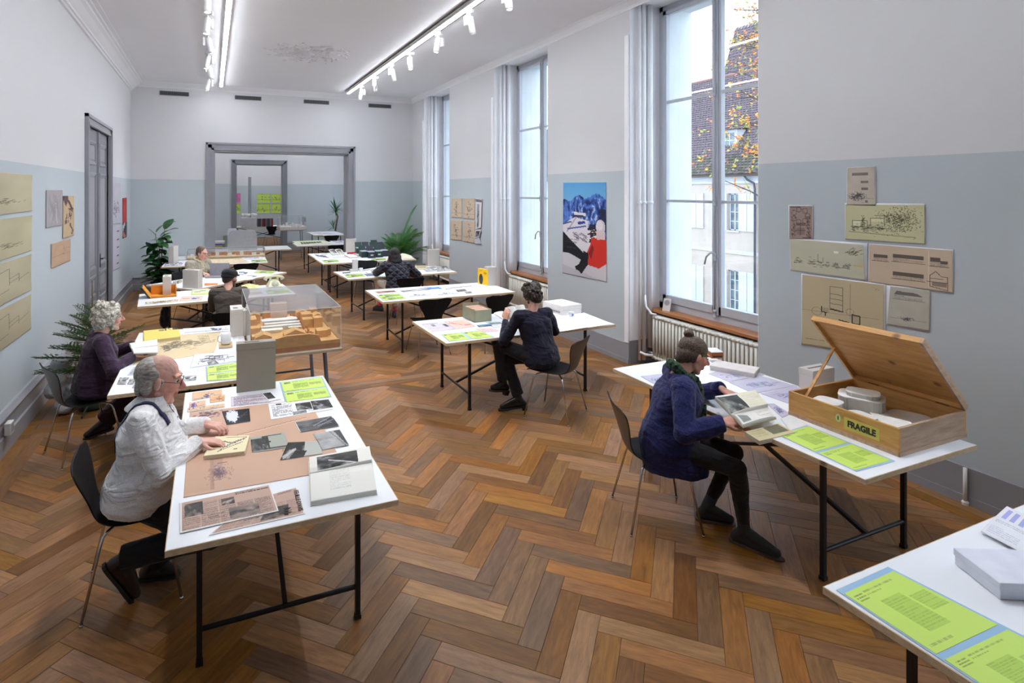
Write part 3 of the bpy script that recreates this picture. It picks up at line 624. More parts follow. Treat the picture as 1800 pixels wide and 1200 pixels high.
def sheet_mesh(name,q,im,th=.0015,wave=0.):
    """q: TL TR BR BL local points; a thin sheet with the print on top"""
    W_,H_=im.w,im.h; q=[np.array(p,float) for p in q]; U,V=np.meshgrid((np.arange(W_+1))/W_,(np.arange(H_+1))/H_)
    P=(q[0]*((1-U)*(1-V))[...,None]+q[1]*(U*(1-V))[...,None]+q[2]*(U*V)[...,None]+q[3]*((1-U)*V)[...,None])
    nrm=np.cross(q[1]-q[0],q[3]-q[0]); nrm/=-np.linalg.norm(nrm)
    if wave: P=P+nrm*(wave*(np.sin(U*3.1+.4)*np.sin(V*2.7+.3)))[...,None]
    nv=(W_+1)*(H_+1); top=P.reshape(-1,3)+nrm*th; bc=[0,W_,nv-1,nv-1-W_]; 
    edge=list(range(0,W_+1))+[ (W_+1)*r+W_ for r in range(1,H_+1)]+[nv-1-k for k in range(1,W_+1)]+[(W_+1)*r for r in range(H_-1,0,-1)]
    low=P.reshape(-1,3)[edge]; v=np.vstack([top,low]); I=(np.arange(H_)[:,None]*(W_+1)+np.arange(W_)[None]).ravel()
    f=np.stack([I,I+W_+1,I+W_+2,I+1],1); ne=len(edge); E=np.array(edge); k=np.arange(ne); k2=(k+1)%ne
    sk=np.stack([E[k],E[k2],nv+k2,nv+k],1); f=np.vstack([f,sk]).astype(np.int32)
    me=bpy.data.meshes.new(name); me.vertices.add(len(v)); me.vertices.foreach_set('co',v.astype(np.float32).ravel()); me.loops.add(f.size); me.loops.foreach_set('vertex_index',f.ravel())
    me.polygons.add(len(f)); me.polygons.foreach_set('loop_start',(np.arange(len(f))*4).astype(np.int32)); me.polygons.foreach_set('loop_total',np.full(len(f),4,np.int32)); me.update(calc_edges=True); me.validate()
    c=np.clip(im.a,0,1); c=np.where(c<=.04045,c/12.92,((c+.055)/1.055)**2.4).reshape(-1,3)
    fc=np.vstack([c,np.tile(np.array([[.7,.69,.66]]),(ne,1))]); at=me.color_attributes.new('ink','FLOAT_COLOR','CORNER')
    cc=np.ones((f.size,4),np.float32); cc[:,:3]=np.repeat(fc,4,0)
    if len(cc)==len(at.data): at.data.foreach_set('color',cc.ravel())
    me.materials.append(M_print()); return me
def pxres(c,k=.62,mx=170):
    d=lambda a,b: math.hypot(c[a][0]-c[b][0],c[a][1]-c[b][1]); return min(mx,max(5,max(d(0,1),d(2,3))*k)),min(mx,max(5,max(d(1,2),d(3,0))*k*1.15))
_z=[0]
def sheet(name,c,paint,bgc,lb=None,cat='paper',grp=None,z=None,plane=onZ,parent=None,th=.0012,res=.62,wave=0.,val=.741,mx=170):
    """c: pixel corners TL TR BR BL where the sheet lies in the photograph"""
    if z is None: _z[0]=(_z[0]+1)%5; z=val+.0004*_z[0]
    P=[Vector(plane(x,y,z)) for x,y in c]; w_,h_=pxres(c,res,mx); im=Im(w_,h_,bgc); paint(im)
    ctr=sum(P,Vector())/4 if parent is None else Vector(parent.location); me=sheet_mesh(name,[p-ctr for p in P],im,th,wave)
    o=link(name,me,None,parent); 
    if parent is None: o.location=ctr; tag(o,lb,cat,grp)
    return o
GRN=(206,234,112); BLU=(158,196,226); INK=(60,66,40)
def p_green(im,flip=False):
    im.seed(2); im.text(.06,.07,.2,.2,3,INK,.4); im.text(.25,.06,.8,.16,2,INK,.28); im.rect(.27,.26,.62,.78,(172,206,84),.6); im.text(.27,.26,.62,.78,14,INK,.13); im.rect(.66,.34,.94,.6,(176,210,88),.6); im.text(.66,.34,.94,.6,8,INK,.14); im.text(.06,.88,.4,.94,1,INK,.25)
def lerp2(c,u,v):
    a=(c[0][0]*(1-u)+c[1][0]*u,c[0][1]*(1-u)+c[1][1]*u); b=(c[3][0]*(1-u)+c[2][0]*u,c[3][1]*(1-u)+c[2][1]*u); return (a[0]*(1-v)+b[0]*v,a[1]*(1-v)+b[1]*v)
def sub(c,u0,v0,u1,v1): return [lerp2(c,u0,v0),lerp2(c,u1,v0),lerp2(c,u1,v1),lerp2(c,u0,v1)]
def green(c,lb,split='v',z=.7415):
    """the green information sheets on a pale blue backing"""
    P=[onZ(x,y,z) for x,y in c]; ctr=sum(P,Vector())/4; t=thing('information_sheet',lb,'paper',ctr,0,'green information sheets on the tables')
    def part(nm,cc,bgc,f,dz):
        w_,h_=pxres(cc); im=Im(w_,h_,bgc); f(im); link(nm,sheet_mesh(nm,[onZ(x,y,z+dz)-ctr for x,y in cc],im,.0008),None,t)
    part('backing_sheet',c,BLU,lambda im:None,0)
    for a in ((.03,.03,.97,.48),(.03,.52,.97,.97)) if split=='v' else ((.02,.04,.465,.96),(.535,.04,.98,.96)) if split=='h' else ((.03,.05,.97,.95),): part('green_page',sub(c,*a),GRN,p_green,.001)
    return t
WH=(244,244,246); CREAM=(238,222,176); TAN=(226,190,150); LIL=(204,200,216); PINK=(240,200,190)
def p_plan(k,ink=(90,84,92),n=26,al=.55):
    def f(im):
        im.seed(k); im.age(.06); r=im.r
        for i in range(n):
            x,y=r.uniform(.15,.8),r.uniform(.25,.75); l=r.uniform(.05,.22)
            if r.rand()<.6: im.line(x,y,min(x+l,.95),y,ink,1,al*r.uniform(.4,1))
            else: im.line(x,y,x,min(y+l*.7,.92),ink,1,al*r.uniform(.4,1))
        for i in range(3):
            x,y=r.uniform(.2,.6),r.uniform(.3,.6); w_,h_=r.uniform(.1,.3),r.uniform(.08,.25)
            for e in ((x,y,x+w_,y),(x,y+h_,x+w_,y+h_),(x,y,x,y+h_),(x+w_,y,x+w_,y+h_)): im.line(*e,ink,1,al)
            im.rect(x,y,x+w_,y+h_,ink,.08)
    return f
def p_sketch(k,ink=(70,64,60),n=60,cx=.5,cy=.5,sx=.2,sy=.15,al=.5):
    def f(im):
        im.seed(k); im.age(.09); r=im.r
        for i in range(n):
            x,y=r.normal(cx,sx),r.normal(cy,sy); a=r.uniform(0,3.14); l=r.uniform(.01,.06); im.line(x,y,x+l*math.cos(a),y+l*math.sin(a),ink,1,al*r.uniform(.4,1))
        im.line(.05,cy+sy*1.3,.95,cy+sy*1.3,ink,1,al*.5)
    return f
def p_news(k,bgs=(196,162,146),head=True):
    def f(im):
        im.seed(k); im.age(.1); im.rect(0,0,1,1,(238,236,234)); im.rect(.018,.03,.985,.965,bgs); c=(70,56,52)
        for i in range(5): im.text(.03+.19*i,.16 if i<3 else .4,.20+.19*i,.95,26,c,.42)
        im.photo(.05,.1,.24,.55,k,40,170,(1,.88,.82)); im.photo(.5,.55,.82,.92,k+1,40,170,(1,.88,.82)); im.photo(.44,.18,.58,.4,k+2,50,190,(1,.88,.82))
        im.text(.6,.03,.97,.13,2,(40,30,30),.9); im.text(.28,.62,.45,.8,3,(40,30,30),.7)
    return f
def p_photo(k,lo=15,hi=215,bd=.03,tint=(1,1,1)):
    def f(im): im.photo(bd,bd,1-bd,1-bd,k,lo,hi,tint)
    return f
def p_text(k,rows=14,c=(90,90,100),al=.5):
    def f(im): im.seed(k); im.text(.08,.08,.92,.92,rows,c,al)
    return f
def p_none(im): im.age(.04)
def pc(ox,oy,s,pts): return [(ox+x/s,oy+y/s) for x,y in pts]
A4=lambda pts: pc(280,650,4,pts)
# ---- lettering on things, as thin raised type
FONTM=M('printing_ink',(.02,.018,.018),.6)
def lettering(txt,size,loc,rot,parent,mat=None,bold=0.,name='lettering',sx=1.):
    cu=bpy.data.curves.new(name,'FONT'); cu.body=txt; cu.size=size; cu.align_x='CENTER'; cu.align_y='CENTER'; cu.extrude=.0004; cu.offset=bold; cu.resolution_u=3
    ob=bpy.data.objects.new(name,cu); COL.objects.link(ob); dg=bpy.context.evaluated_depsgraph_get(); me=bpy.data.meshes.new_from_object(ob.evaluated_get(dg)); bpy.data.objects.remove(ob,do_unlink=True); bpy.data.curves.remove(cu)
    me.name=name; me.materials.clear(); o=link(name,me,mat or FONTM,parent); o.location=loc; o.rotation_euler=rot; o.scale=(sx,1,1); return o
# ---- table A
green(A4([(845,85),(1145,46),(1213,190),(886,236)]),'green information sheets on blue backing behind the tall grey box file')
def p_bigtan(im):
    im.seed(4); im.age(.10,2); c=(120,84,80)
    im.line(.0,.50,.9,.30,(150,112,92),1,.7); im.line(.0,.51,.9,.31,(248,214,180),1,.5)
    for i in range(300):
        x,y=im.r.normal(.205,.032),im.r.normal(.82,.035); im.line(x,y,x+im.r.uniform(-.012,.012),y+.006,(92,66,84),1,.16)
    im.rect(.150,.6,.175,.97,(150,118,108),.5); im.rect(.175,.6,.235,.76,(160,124,112),.4); im.rect(.0,.62,.165,.97,(190,150,122),.35)
    for i in range(70): x,y=im.r.normal(.13,.05),im.r.normal(.08,.03); im.line(x,y,x+.02,y,(90,60,80),1,.5)
    im.line(.2,.72,.26,.72,c,1,.5); im.line(.64,.7,.66,.62,(170,140,100),2,.5)
sheet('large_drawing',A4([(215,300),(1050,204),(1310,695),(170,900)]),p_bigtan,(218,178,152),'large sepia drawing covering the middle of the foreground table','drawing',th=.0008,z=.7408)
sheet('drawing',A4([(235,158),(440,136),(443,178),(230,218)]),p_sketch(8,(70,60,120),30,.5,.7,.1,.15),(238,196,156),'tan sketch with a small blue mark at the far left corner of the foreground table','drawing')
sheet('drawing',A4([(355,184),(462,174),(460,218),(356,232)]),p_sketch(9,(150,90,60),20),(240,190,140),'small orange-tan slip with a sketch near the far edge of the foreground table','drawing')
sheet('drawing',A4([(213,230),(326,213),(326,256),(208,282)]),p_sketch(10,(80,60,140),50,.25,.5,.1,.2),(238,202,164),'small tan sketch with a violet figure beside the man in the white shirt','drawing',z=.7436)
sheet('drawing',A4([(200,268),(460,236),(462,262),(196,298)]),p_sketch(11,(150,110,90),10),(240,206,170),'long narrow tan strip drawing above the large sepia drawing','drawing',z=.7424)
sheet('typed_page',A4([(503,190),(762,163),(782,226),(505,256)]),p_text(3,12,(120,108,120)),(214,204,212),'lilac page of typed text in front of the grey box file','paper')
def p_tilt(im): im.photo(.05,.1,.7,.8,1,40,110)
sheet('photograph',A4([(712,160),(800,146),(856,204),(772,222)]),p_tilt,WH,'dark print with a wide white border between box file and green sheets','photograph',z=.7440)
def p_art(im): im.seed(5); im.text(.04,.12,.36,.9,14,(90,90,100),.5); im.photo(.12,.03,.2,.14,4,20,120); im.photo(.36,.72,.58,.95,3,20,160); im.text(.6,.6,.95,.9,6,(120,120,130),.3)
sheet('article',A4([(765,240),(1195,196),(1222,276),(785,350)]),p_art,WH,'white article page with small dark portraits below the green sheets','paper',z=.7418)
sheet('photograph',A4([(955,238),(1060,224),(1078,272),(970,286)]),p_photo(4,10,180),(20,20,24),'small black photograph, left of two below the green sheets','photograph',z=.7436)
sheet('photograph',A4([(1063,220),(1190,208),(1222,262),(1086,281)]),p_photo(13,10,230),(20,20,24),'small black photograph with pale face, right of two below the green sheets','photograph',z=.7440)
def p_cry(im):
    im.seed(6); im.rect(0,0,1,1,(16,16,24)); 
    for i in range(260):
        a=im.r.uniform(0,6.3);q=im.r.uniform(0,1)**.6; x,y=.33+.22*q*math.cos(a),.45+.4*q*math.sin(a); im.line(x,y,x+im.r.uniform(-.06,.06),y+im.r.uniform(-.08,.08),(225,228,240),1,.8)
    im.line(.55,.7,.95,.2,(120,120,130),1,.5); im.line(.6,.5,.9,.45,(90,90,100),1,.5)
sheet('photograph',A4([(440,291),(632,271),(640,361),(474,388)]),p_cry,(16,16,24),'black photograph of a pale crystalline form above the hands of the reader','photograph',z=.7440)
def p_dome(im): im.seed(3); im.photo(.02,.03,.98,.97,2,50,120); im.poly([(.75,.02),(.99,.2),(.99,.95),(.5,.9),(.6,.7),(.9,.6)],(30,30,34),.8); im.line(.4,.6,.9,.1,(170,170,180),1,.7); im.line(.5,.7,.98,.3,(170,170,180),1,.6)
sheet('photograph',A4([(953,370),(1214,324),(1266,394),(990,440)]),p_dome,WH,'dark grey photograph curling at the right half of the sepia drawing','photograph',z=.7436)
def p_lg(im): im.seed(3); im.photo(.0,.0,1,1,5,130,190); im.poly([(.75,0),(1,0),(1,.95),(.93,.9)],(50,50,54),.8); im.line(.6,0,.9,1,(90,90,96),1,.6)
sheet('photograph',A4([(1080,450),(1268,420),(1334,528),(1146,563)]),p_lg,(160,160,166),'pale grey photograph above the open book','photograph',z=.7440)
def p_mod(im): im.seed(8); im.rect(0,0,1,1,(168,172,160)); im.photo(0,.15,.32,.97,4,30,110); im.photo(.3,.1,.5,.97,7,10,150); im.rect(.32,.05,.9,.12,(30,30,30),.8); im.rect(.45,.86,.98,.94,(40,40,40),.7); im.line(.3,.5,.5,.45,(20,20,20),2,.9)
sheet('photograph',A4([(640,476),(880,438),(912,545),(652,581)]),p_mod,(150,150,146),'grey photograph of a building beside the small cream book','photograph',z=.7436)
def p_split(im): im.seed(9); im.rect(.42,0,1,1,(188,190,182)); im.photo(0,0,.55,1,6,10,150); im.poly([(.3,.0),(.5,.0),(.28,.55)],(20,20,22)); im.poly([(.3,.55),(.62,.62),(.55,.98),(.2,1)],(18,18,20)); im.poly([(.0,.8),(.3,.35),(.32,.5),(.06,.98)],(200,200,200),.8)
sheet('photograph',A4([(905,510),(1120,500),(1150,588),(850,636)]),p_split,(188,190,182),'black and pale photograph in the middle, next to the open book','photograph',z=.7440)
NP=sheet('newspaper',A4([(640,915),(962,824),(1026,1012),(348,1164)]),p_news(21),(214,178,158),'sepia newspaper page lying lower, partly beneath another newspaper','newspaper',z=.7414,res=.8)
for tx,sz,(px_,py_),an in (("FEUILLE D'AVIS",.030,(976,915),-91),('A LA',.026,(914,985),-91),('TOUR',.026,(888,992),-91)):
    c_=onZ(280+px_/4,650+py_/4,.744); o=lettering(tx,sz,c_,(0,0,R(an)),None,FONTM,.0004,'lettering'); o.parent=NP; o.location=c_-NP.location
sheet('newspaper',A4([(143,936),(775,806),(840,993),(143,1150)]),p_news(22),(216,182,160),'sepia newspaper page nearest the front left corner of the table','newspaper',z=.7436,res=.8)
# ---- boxes and books
def hz(px,py,ytop,z=.74):
    p=onZ(px,py,z); d=p.x*sT+p.y*cT; return EYE-(ytop-CY)*d/F-z
def face(a,b,z=.74):
    """two pixel points of a bottom edge -> origin, direction angle, width"""
    A=onZ(*a,z);B=onZ(*b,z); d=B-A; return A,math.atan2(d.y,d.x),d.length
card=M('grey_archive_board',S(206,200,194),.7,var=.03,scale=6); cardd=M('grey_board_edge',S(160,152,144),.7); beig=M('taupe_archive_board',S(150,142,130),.65,var=.03,scale=5); pagem=M('page_block',S(232,222,200),.8,stretch=(1,1,60),var=.08)
def boxfile(a,b,top,dep,lb,mat=card,grp=None,txt=True,z=.74,cat='box',name='box_file'):
    A,an,w_=face(a,b,z); h=hz(a[0],a[1],top,z); t=thing(name,lb,cat,A+Vector((0,0,.001)),an,grp)
    MB().box(0,w_,0,dep,0,h-.012).build('body',mat,t,False,.002)
    MB().box(-.0015,w_+.0015,-.0015,dep+.0015,h-.05 if h>.12 else h-.02,h).build('lid',mat,t,False,.002)
    if txt:
        mb=MB(); r=random.Random(int(a[0]))
        for k in range(5): mb.box(w_*.2,w_*.2+w_*r.uniform(.3,.6),dep*(.25+.06*k),dep*(.28+.06*k),h,h+.0006)
        mb.build('printed_title',FONTM,t)['kind']='stuff'
    return t
def book(c,th,lb,cover,paint=None,bgc=WH,z=.742,cat='book',grp=None,pages=True,name='book'):
    """closed book or flat box lying down: pixel corners of its TOP face"""
    P=[onZ(x,y,z+th) for x,y in c]; ctr=sum(P,Vector())/4; ctr.z=z; t=thing(name,lb,cat,ctr,0,grp); Q=[p-ctr for p in P]; e=.003
    def sh(q,s): return [Vector((p.x*s,p.y*s,0)) for p in q]
    o_=[Vector((p.x,p.y,0)) for p in Q]; i_=sh(Q,.975)
    up=lambda q,zz:[p+Vector((0,0,zz)) for p in q]
    MB().hexa(up(o_,0)[::-1],up(o_,e)[::-1]).build('back_cover',cover,t); 
    MB().hexa(up(i_,e)[::-1],up(i_,th-e)[::-1]).build('page_block',pagem if pages else cover,t)
    MB().hexa(up(o_,th-e)[::-1],up(o_,th)[::-1]).build('front_cover',cover,t)
    if paint:
        w_,h_=pxres(c); im=Im(w_,h_,bgc); paint(im); link('cover_print',sheet_mesh('cover_print',[Vector((p.x,p.y,th+.0003)) for p in Q],im,.0005),None,t)
    return t
def openbook(c,lb,pl=None,pr=None,th=.02,z=.7445,split=.5,axis='h',bgc=(240,238,230),arch=.010,base=None,cov=None):
    """open book: pixel corners of the whole spread on the table"""
    P=[onZ(x,y,z) if base is None else base[i] for i,(x,y) in enumerate(c)]; ctr=sum(P,Vector())/4; t=thing('open_book',lb,'book',ctr,0,None); Q=[p-ctr for p in P]
    def L(a,b,u): return a*(1-u)+b*u
    if axis=='h': spl=[(Q[0],L(Q[0],Q[1],split),L(Q[3],Q[2],split),Q[3]),(L(Q[0],Q[1],split),Q[1],Q[2],L(Q[3],Q[2],split))]; 
    else: spl=[(Q[0],Q[1],L(Q[1],Q[2],split),L(Q[0],Q[3],split)),(L(Q[0],Q[3],split),L(Q[1],Q[2],split),Q[2],Q[3])]
    nr=(Q[1]-Q[0]).cross(Q[3]-Q[0]).normalized(); nr=-nr if nr.z<0 else nr
    for k,(q,pt) in enumerate(zip(spl,(pl,pr))):
        thk=th*(1 if k==0 else .8); b=MB(); n=8
        # page block: arched cross-section, printed top
        a0,a1,a2,a3=q
        hh=lambda u:(thk+arch*math.sin(PI*min(1,(u if k==0 else 1-u)*1.0))*1.0*(.9)) * (1-.5*max(0,((u if k==0 else 1-u)-.8)/.2))
        cross=[]
        im_w,im_h=pxres(sub(c,0,0,.5,1) if axis=='h' else sub(c,0,0,1,.5),.8); im=Im(im_w,im_h,bgc)
        if pt: pt(im)
        q4=[Vector(p) for p in q]; me=sheet_mesh('page',q4,im,.0005)
        co=np.empty(len(me.vertices)*3,np.float32); me.vertices.foreach_get('co',co); co=co.reshape(-1,3)
        e1=np.array(a1-a0) if axis=='h' else np.array(a3-a0); o0=np.array(a0); u=((co-o0)@e1)/(e1@e1); hs=np.array([hh(min(1,max(0,x))) for x in u]); nv=(im.w+1)*(im.h+1)
        co+=np.outer(hs,np.array(nr)); low=co[nv:]-np.outer(hs[nv:],np.array(nr)); co[nv:]=low; me.vertices.foreach_set('co',co.ravel()); me.update(); link('page',me,None,t)
    MB().hexa([p*1.02-nr*.003 for p in Q][::-1],[p*1.02-nr*.0 for p in Q][::-1]).build('cover',cov or cardd,t)
    return t
def p_house(im): im.photo(.12,.12,.78,.98,10,15,200); im.seed(3); im.line(.3,.5,.75,.98,(220,220,220),2,.7); im.line(.42,.45,.78,.8,(30,30,30),1,.8)
def p_pgt(im): im.seed(4); im.text(.3,.05,.62,.8,14,(150,150,160),.25)
openbook(A4([(1052,640),(1478,560),(1528,868),(1066,950)]),'thick open book with a street photograph on the foreground table',p_house,p_pgt,.020,arch=.005,axis='v',split=.36,cov=M('pale_cover',S(225,220,196),.6))
def p_cover(im):
    im.seed(12); im.line(.35,.1,.9,.1,(60,60,60),1,.4)
    for k in range(9): a=k/8; im.line(.35+.5*a,.75-.5*a,.42+.5*a,.55-.45*a,(60,60,60),1,.7); im.line(.3+.4*a,.3+.4*a*(1-a),.36+.4*a,.28+.4*a*(1-a),(60,60,60),1,.7)
    im.line(.3,.85,.85,.4,(60,60,60),1,.8); im.text(.7,.75,.9,.85,1,(50,50,50),.7)
book(A4([(395,468),(636,460),(602,572),(308,606)]),.02,'small cream book with a line drawing under the hands of the man in white',M('cream_cover',S(238,226,184),.6),p_cover,(240,228,186),z=.7425)
boxfile((415.7,690.8),(484.5,682.6),605,.075,'large upright taupe box file standing on the far end of the foreground table',beig)
# ---- table C
C6=lambda pts: pc(180,560,7.5,pts)
def p_yel(im): im.seed(3); im.photo(.42,.04,.58,.24,3,20,180,(1,.95,.7)); im.photo(.6,.03,.66,.2,5,20,120,(1,.95,.7)); im.photo(.82,.0,.99,.2,4,30,120,(1,.95,.7)); im.line(.7,.05,.76,.16,(90,90,60),1,.7)
book(C6([(540,158),(1000,112),(1032,236),(545,296)]),.03,'flat yellow covered folder lying at the far left of the table',M('yellow_cover',S(226,206,106),.55),p_yel,(228,208,108),cat='folder',name='folder')
def p_tan2(im):
    im.seed(7); im.age(.08)
    for i in range(120): x,y=im.r.normal(.55,.15),im.r.normal(.45,.08); im.line(x,y,x+im.r.uniform(.02,.1),y-im.r.uniform(0,.03),(120,104,80),1,.4)
    for i in range(50): x,y=im.r.normal(.3,.05),im.r.normal(.5,.1); im.line(x,y,x+.06,y-.03,(100,90,70),1,.6)
    for i in range(6): im.line(.65+.03*i,.1,.8+.02*i,.5,(140,120,90),1,.4)
sheet('large_drawing',C6([(720,235),(1560,178),(1470,450),(400,615)]),p_tan2,(226,206,166),'large beige landscape drawing on the table of the woman in purple','drawing',z=.741)
sheet('drawing',C6([(1060,130),(1690,88),(1690,160),(1050,215)]),p_sketch(5,(60,70,120),30,.7,.5,.08,.15),WH,'white strip with a small blue tower sketch along the far edge','drawing',z=.7425)
sheet('map_sheet',C6([(1210,470),(1770,425),(1790,555),(1150,650)]),p_plan(8,(60,60,70),20),(226,228,236),'pale printed plan beside the green sheets of the grey-haired woman','paper',z=.742)
sheet('print',C6([(1380,566),(1480,540),(1540,590),(1400,612)]),p_photo(5,10,220,0),(40,40,40),'small black and white print on the pale plan','photograph',z=.7438)
sheet('print',C6([(1085,762),(1245,742),(1232,806),(1070,820)]),p_photo(8,10,250,0),(20,20,24),'small black and white print right in front of the balding man\'s glasses','photograph',z=.743)
green(C6([(1360,632),(1840,558),(1850,792),(1372,828)]),'green information sheets on blue backing beside the timber city model')
for k,(q,l) in enumerate([([(232,775),(356,773),(300,866),(190,866)],'leftmost of three small dark prints near the purple jacket'),([(366,790),(448,788),(404,864),(328,864)],'middle one of three small dark prints near the purple jacket'),([(440,830),(520,828),(480,912),(390,912)],'rightmost of three small dark prints near the purple jacket')]): sheet('print',C6(q),p_photo(k*3+2,10,235,0),(30,30,30),l,'photograph',z=.743)
sheet('typed_page',C6([(410,640),(600,600),(520,745),(330,745)]),p_text(4,12),(232,234,240),'white typed page behind the balding man\'s head','paper',z=.742)
book(C6([(1530,300),(1712,300),(1718,352),(1535,372)]),.018,'small tan book lying under the white mug',M('tan_cover',S(214,186,140),.6),None)
def mug(p,r,h,lb,band=None):
    t=thing('mug',lb,'mug',p); c=M('glazed_white',(.8,.8,.8),.25)
    MB().lathe([(r*.8,0),(r*.97,.006),(r,.02),(r,h),(r*.93,h),(r*.92,.02),(0.001,.012)],20).build('cup',c,t,True)
    MB().tube([(-r*.95,0,h*.85),(-r*1.45,0,h*.8),(-r*1.6,0,h*.5),(-r*1.4,0,h*.25),(-r*.95,0,h*.18)],.006,8).build('handle',c,t,True); return t
mug(onZ(397,604,.765)+Vector((0,0,.0)),.045,.10,'white mug standing on a small tan book')
boxfile((406,592),(427,590),545,.26,'slim grey box file, left of the pair beside the timber city model')
boxfile((428.5,591),(435.5,590),546,.26,'slim grey box file, right of the pair beside the timber city model')
# ---- table D
D1=lambda pts: pc(200,440,7.5,pts)
boxfile((286,520),(300.5,519),487,.24,'slim upright grey box file on the flat cap man\'s table')
boxfile((321,505.5),(348,507),474,.1,'broad grey box file standing on the turned table behind the slim one')
org=M('orange_lining',S(226,150,50),.6); dkb=M('dark_green_cloth',S(30,44,42),.6)
pA=onZ(262,525,.741); t=thing('open_storage_box','open storage box with orange lining and black tilted lid at the left corner','box',pA,R(4))
MB().box(.02,.34,.02,.30,0,.012).box(.02,.34,.29,.30,0,.13).box(.33,.34,.02,.3,0,.13).box(.02,.34,.02,.026,0,.03).build('tray',org,t)
MB().box(.02,.34,.301,.31,0,.15).build('tray_back',card,t); MB().hexa([(0,0,0),(.02,0,0),(.02,.3,0),(0,.3,0)],[(-.11,0,.15),(-.085,0,.155),(-.085,.3,.155),(-.11,.3,.15)]).build('tilted_lid',dkb,t); MB().hexa([(.022,0,0),(.032,0,0),(.032,.3,0),(.022,.3,0)],[(-.082,0,.155),(-.074,0,.155),(-.074,.3,.155),(-.082,.3,.155)]).build('lid_lining',org,t)
sheet('drawing',D1([(420,678),(860,640),(850,672),(410,712)]),p_sketch(3,(90,80,60),60,.5,.5,.25,.2),(236,230,206),'long strip drawing along the near edge of the flat cap man\'s table','drawing')
def p_pk(im): im.seed(3); im.age(.05); im.poly([(.5,.5),(.6,.35),(.85,.45),(.9,.6),(.55,.7)],(40,90,170),.9); im.line(.1,.5,.4,.45,(150,110,90),1,.6)
sheet('drawing',D1([(900,608),(1175,600),(1155,655),(860,670)]),p_pk,(232,200,184),'pinkish drawing with a blue mark left of the flat cap man','drawing')
def p_gy(im): im.seed(3); im.rect(.1,.1,.9,.7,(226,226,206),.9); im.rect(0,.75,1,1,(200,220,110),.7); im.line(.2,.5,.8,.35,(120,120,100),1,.5)
sheet('print',D1([(1035,515),(1250,500),(1250,580),(1020,588)]),p_gy,(216,222,170),'yellow-green print behind the flat cap man\'s left shoulder','paper')
D2=lambda pts: pc(360,360,7.5,pts)
green(D2([(800,1122),(1110,1102),(1150,1158),(830,1180)]),'green information sheet in front of the cream telephone','s')
sheet('print',D2([(480,1090),(700,1075),(710,1120),(490,1135)]),p_gy,(222,226,196),'pale yellow print right of the flat cap man','paper')
sheet('print',D2([(500,1150),(740,1140),(770,1170),(500,1190)]),p_photo(5,120,220,0,(1,.85,.8)),(220,200,200),'greyish pink print at the near edge right of the flat cap man','paper')
t=thing('leaning_map','crumpled pale yellow map standing half unfolded right of the flat cap','map',onZ(425,508,.741)); mb=MB()
for k in range(5): mb.add([(k*.05,.02*(k%2),0),(k*.05+.05,.02*((k+1)%2),0),(k*.05+.05,.06+.02*((k+1)%2),.07-.012*abs(k-1)),(k*.05,.06+.02*(k%2),.07-.012*abs(k-2))],[(0,1,2,3)])
o=mb.build('folded_sheet',M('yellow_map',S(226,226,160),.7,var=.1,scale=30),t); so=o.modifiers.new('s','SOLIDIFY'); so.thickness=.001
def telephone(p,an,lb,col,s=1.):
    t=thing('rotary_telephone',lb,'telephone',p,an); m=M('bakelite_'+('cream' if col[0]>.5 and col[1]>.4 else 'red'),col,.3)
    MB().hexa([(-.1*s,-.1*s,0),(.1*s,-.1*s,0),(.1*s,.09*s,0),(-.1*s,.09*s,0)],[(-.055*s,-.03*s,.075*s),(.055*s,-.03*s,.075*s),(.055*s,.06*s,.1*s),(-.055*s,.06*s,.1*s)]).build('body',m,t,False,.012)
    mb=MB().lathe([(.045*s,0),(.045*s,.006*s),(.02*s,.008*s),(.018*s,.012*s)],20); rt=Matrix.Rotation(R(48),4,'X'); mb.v=[tuple(rt@Vector(v)+Vector((0,-.07*s,.045*s))) for v in mb.v]; mb.build('dial',M('dial_grey',S(190,188,170),.3),t,True)
    mb=MB().tube([(-.115*s,.02*s,.095*s),(-.1*s,.02*s,.125*s),(-.05*s,.02*s,.14*s),(.05*s,.02*s,.14*s),(.1*s,.02*s,.125*s),(.115*s,.02*s,.095*s)],[.03*s,.022*s,.015*s,.015*s,.022*s,.03*s],12).build('handset',m,t,True)
    for sx in (-1,1): MB().box(sx*.045*s-.012*s,sx*.045*s+.012*s,.0,.045*s,.085*s,.125*s).build('cradle',m,t,False,.004)
    return t
telephone(onZ(482,504,.74),R(5),'cream rotary telephone on the flat cap man\'s table',S(222,220,190),1.15)
# ---- table E
sheet('print',D1([(780,408),(900,388),(905,420),(790,455)]),p_sketch(6,(80,80,60),50,.5,.5,.3,.3),(236,234,216),'cream sketch sheet left of the broad grey box file','drawing')
sheet('orange_card',D1([(1200,432),(1370,432),(1370,455),(1195,460)]),p_none,(240,140,70),'bright orange card in front of the laptop','paper',z=.7432)
green(D2([(690,866),(960,872),(880,908),(640,896)]),'green information sheet on the turned table near its right corner','s')
def p_few(im): im.seed(3); im.text(.1,.1,.5,.3,3,(90,90,110),.4); im.photo(.55,.3,.8,.5,2,20,90); im.text(.2,.6,.8,.85,3,(120,120,140),.3)
sheet('print',D2([(430,872),(620,872),(560,930),(420,940)]),p_few,(236,238,246),'white printed sheet on the turned table right of the flat cap','paper')
sheet('print',D2([(560,920),(790,915),(620,985),(430,1000)]),p_few,(238,238,246),'white printed sheet at the near edge of the turned table','paper')
t=thing('laptop','open grey laptop in front of the man with the beige scarf','laptop',onZ(381,487,.741),R(42-60)); lm=M('laptop_grey',S(150,148,156),.4,.4)
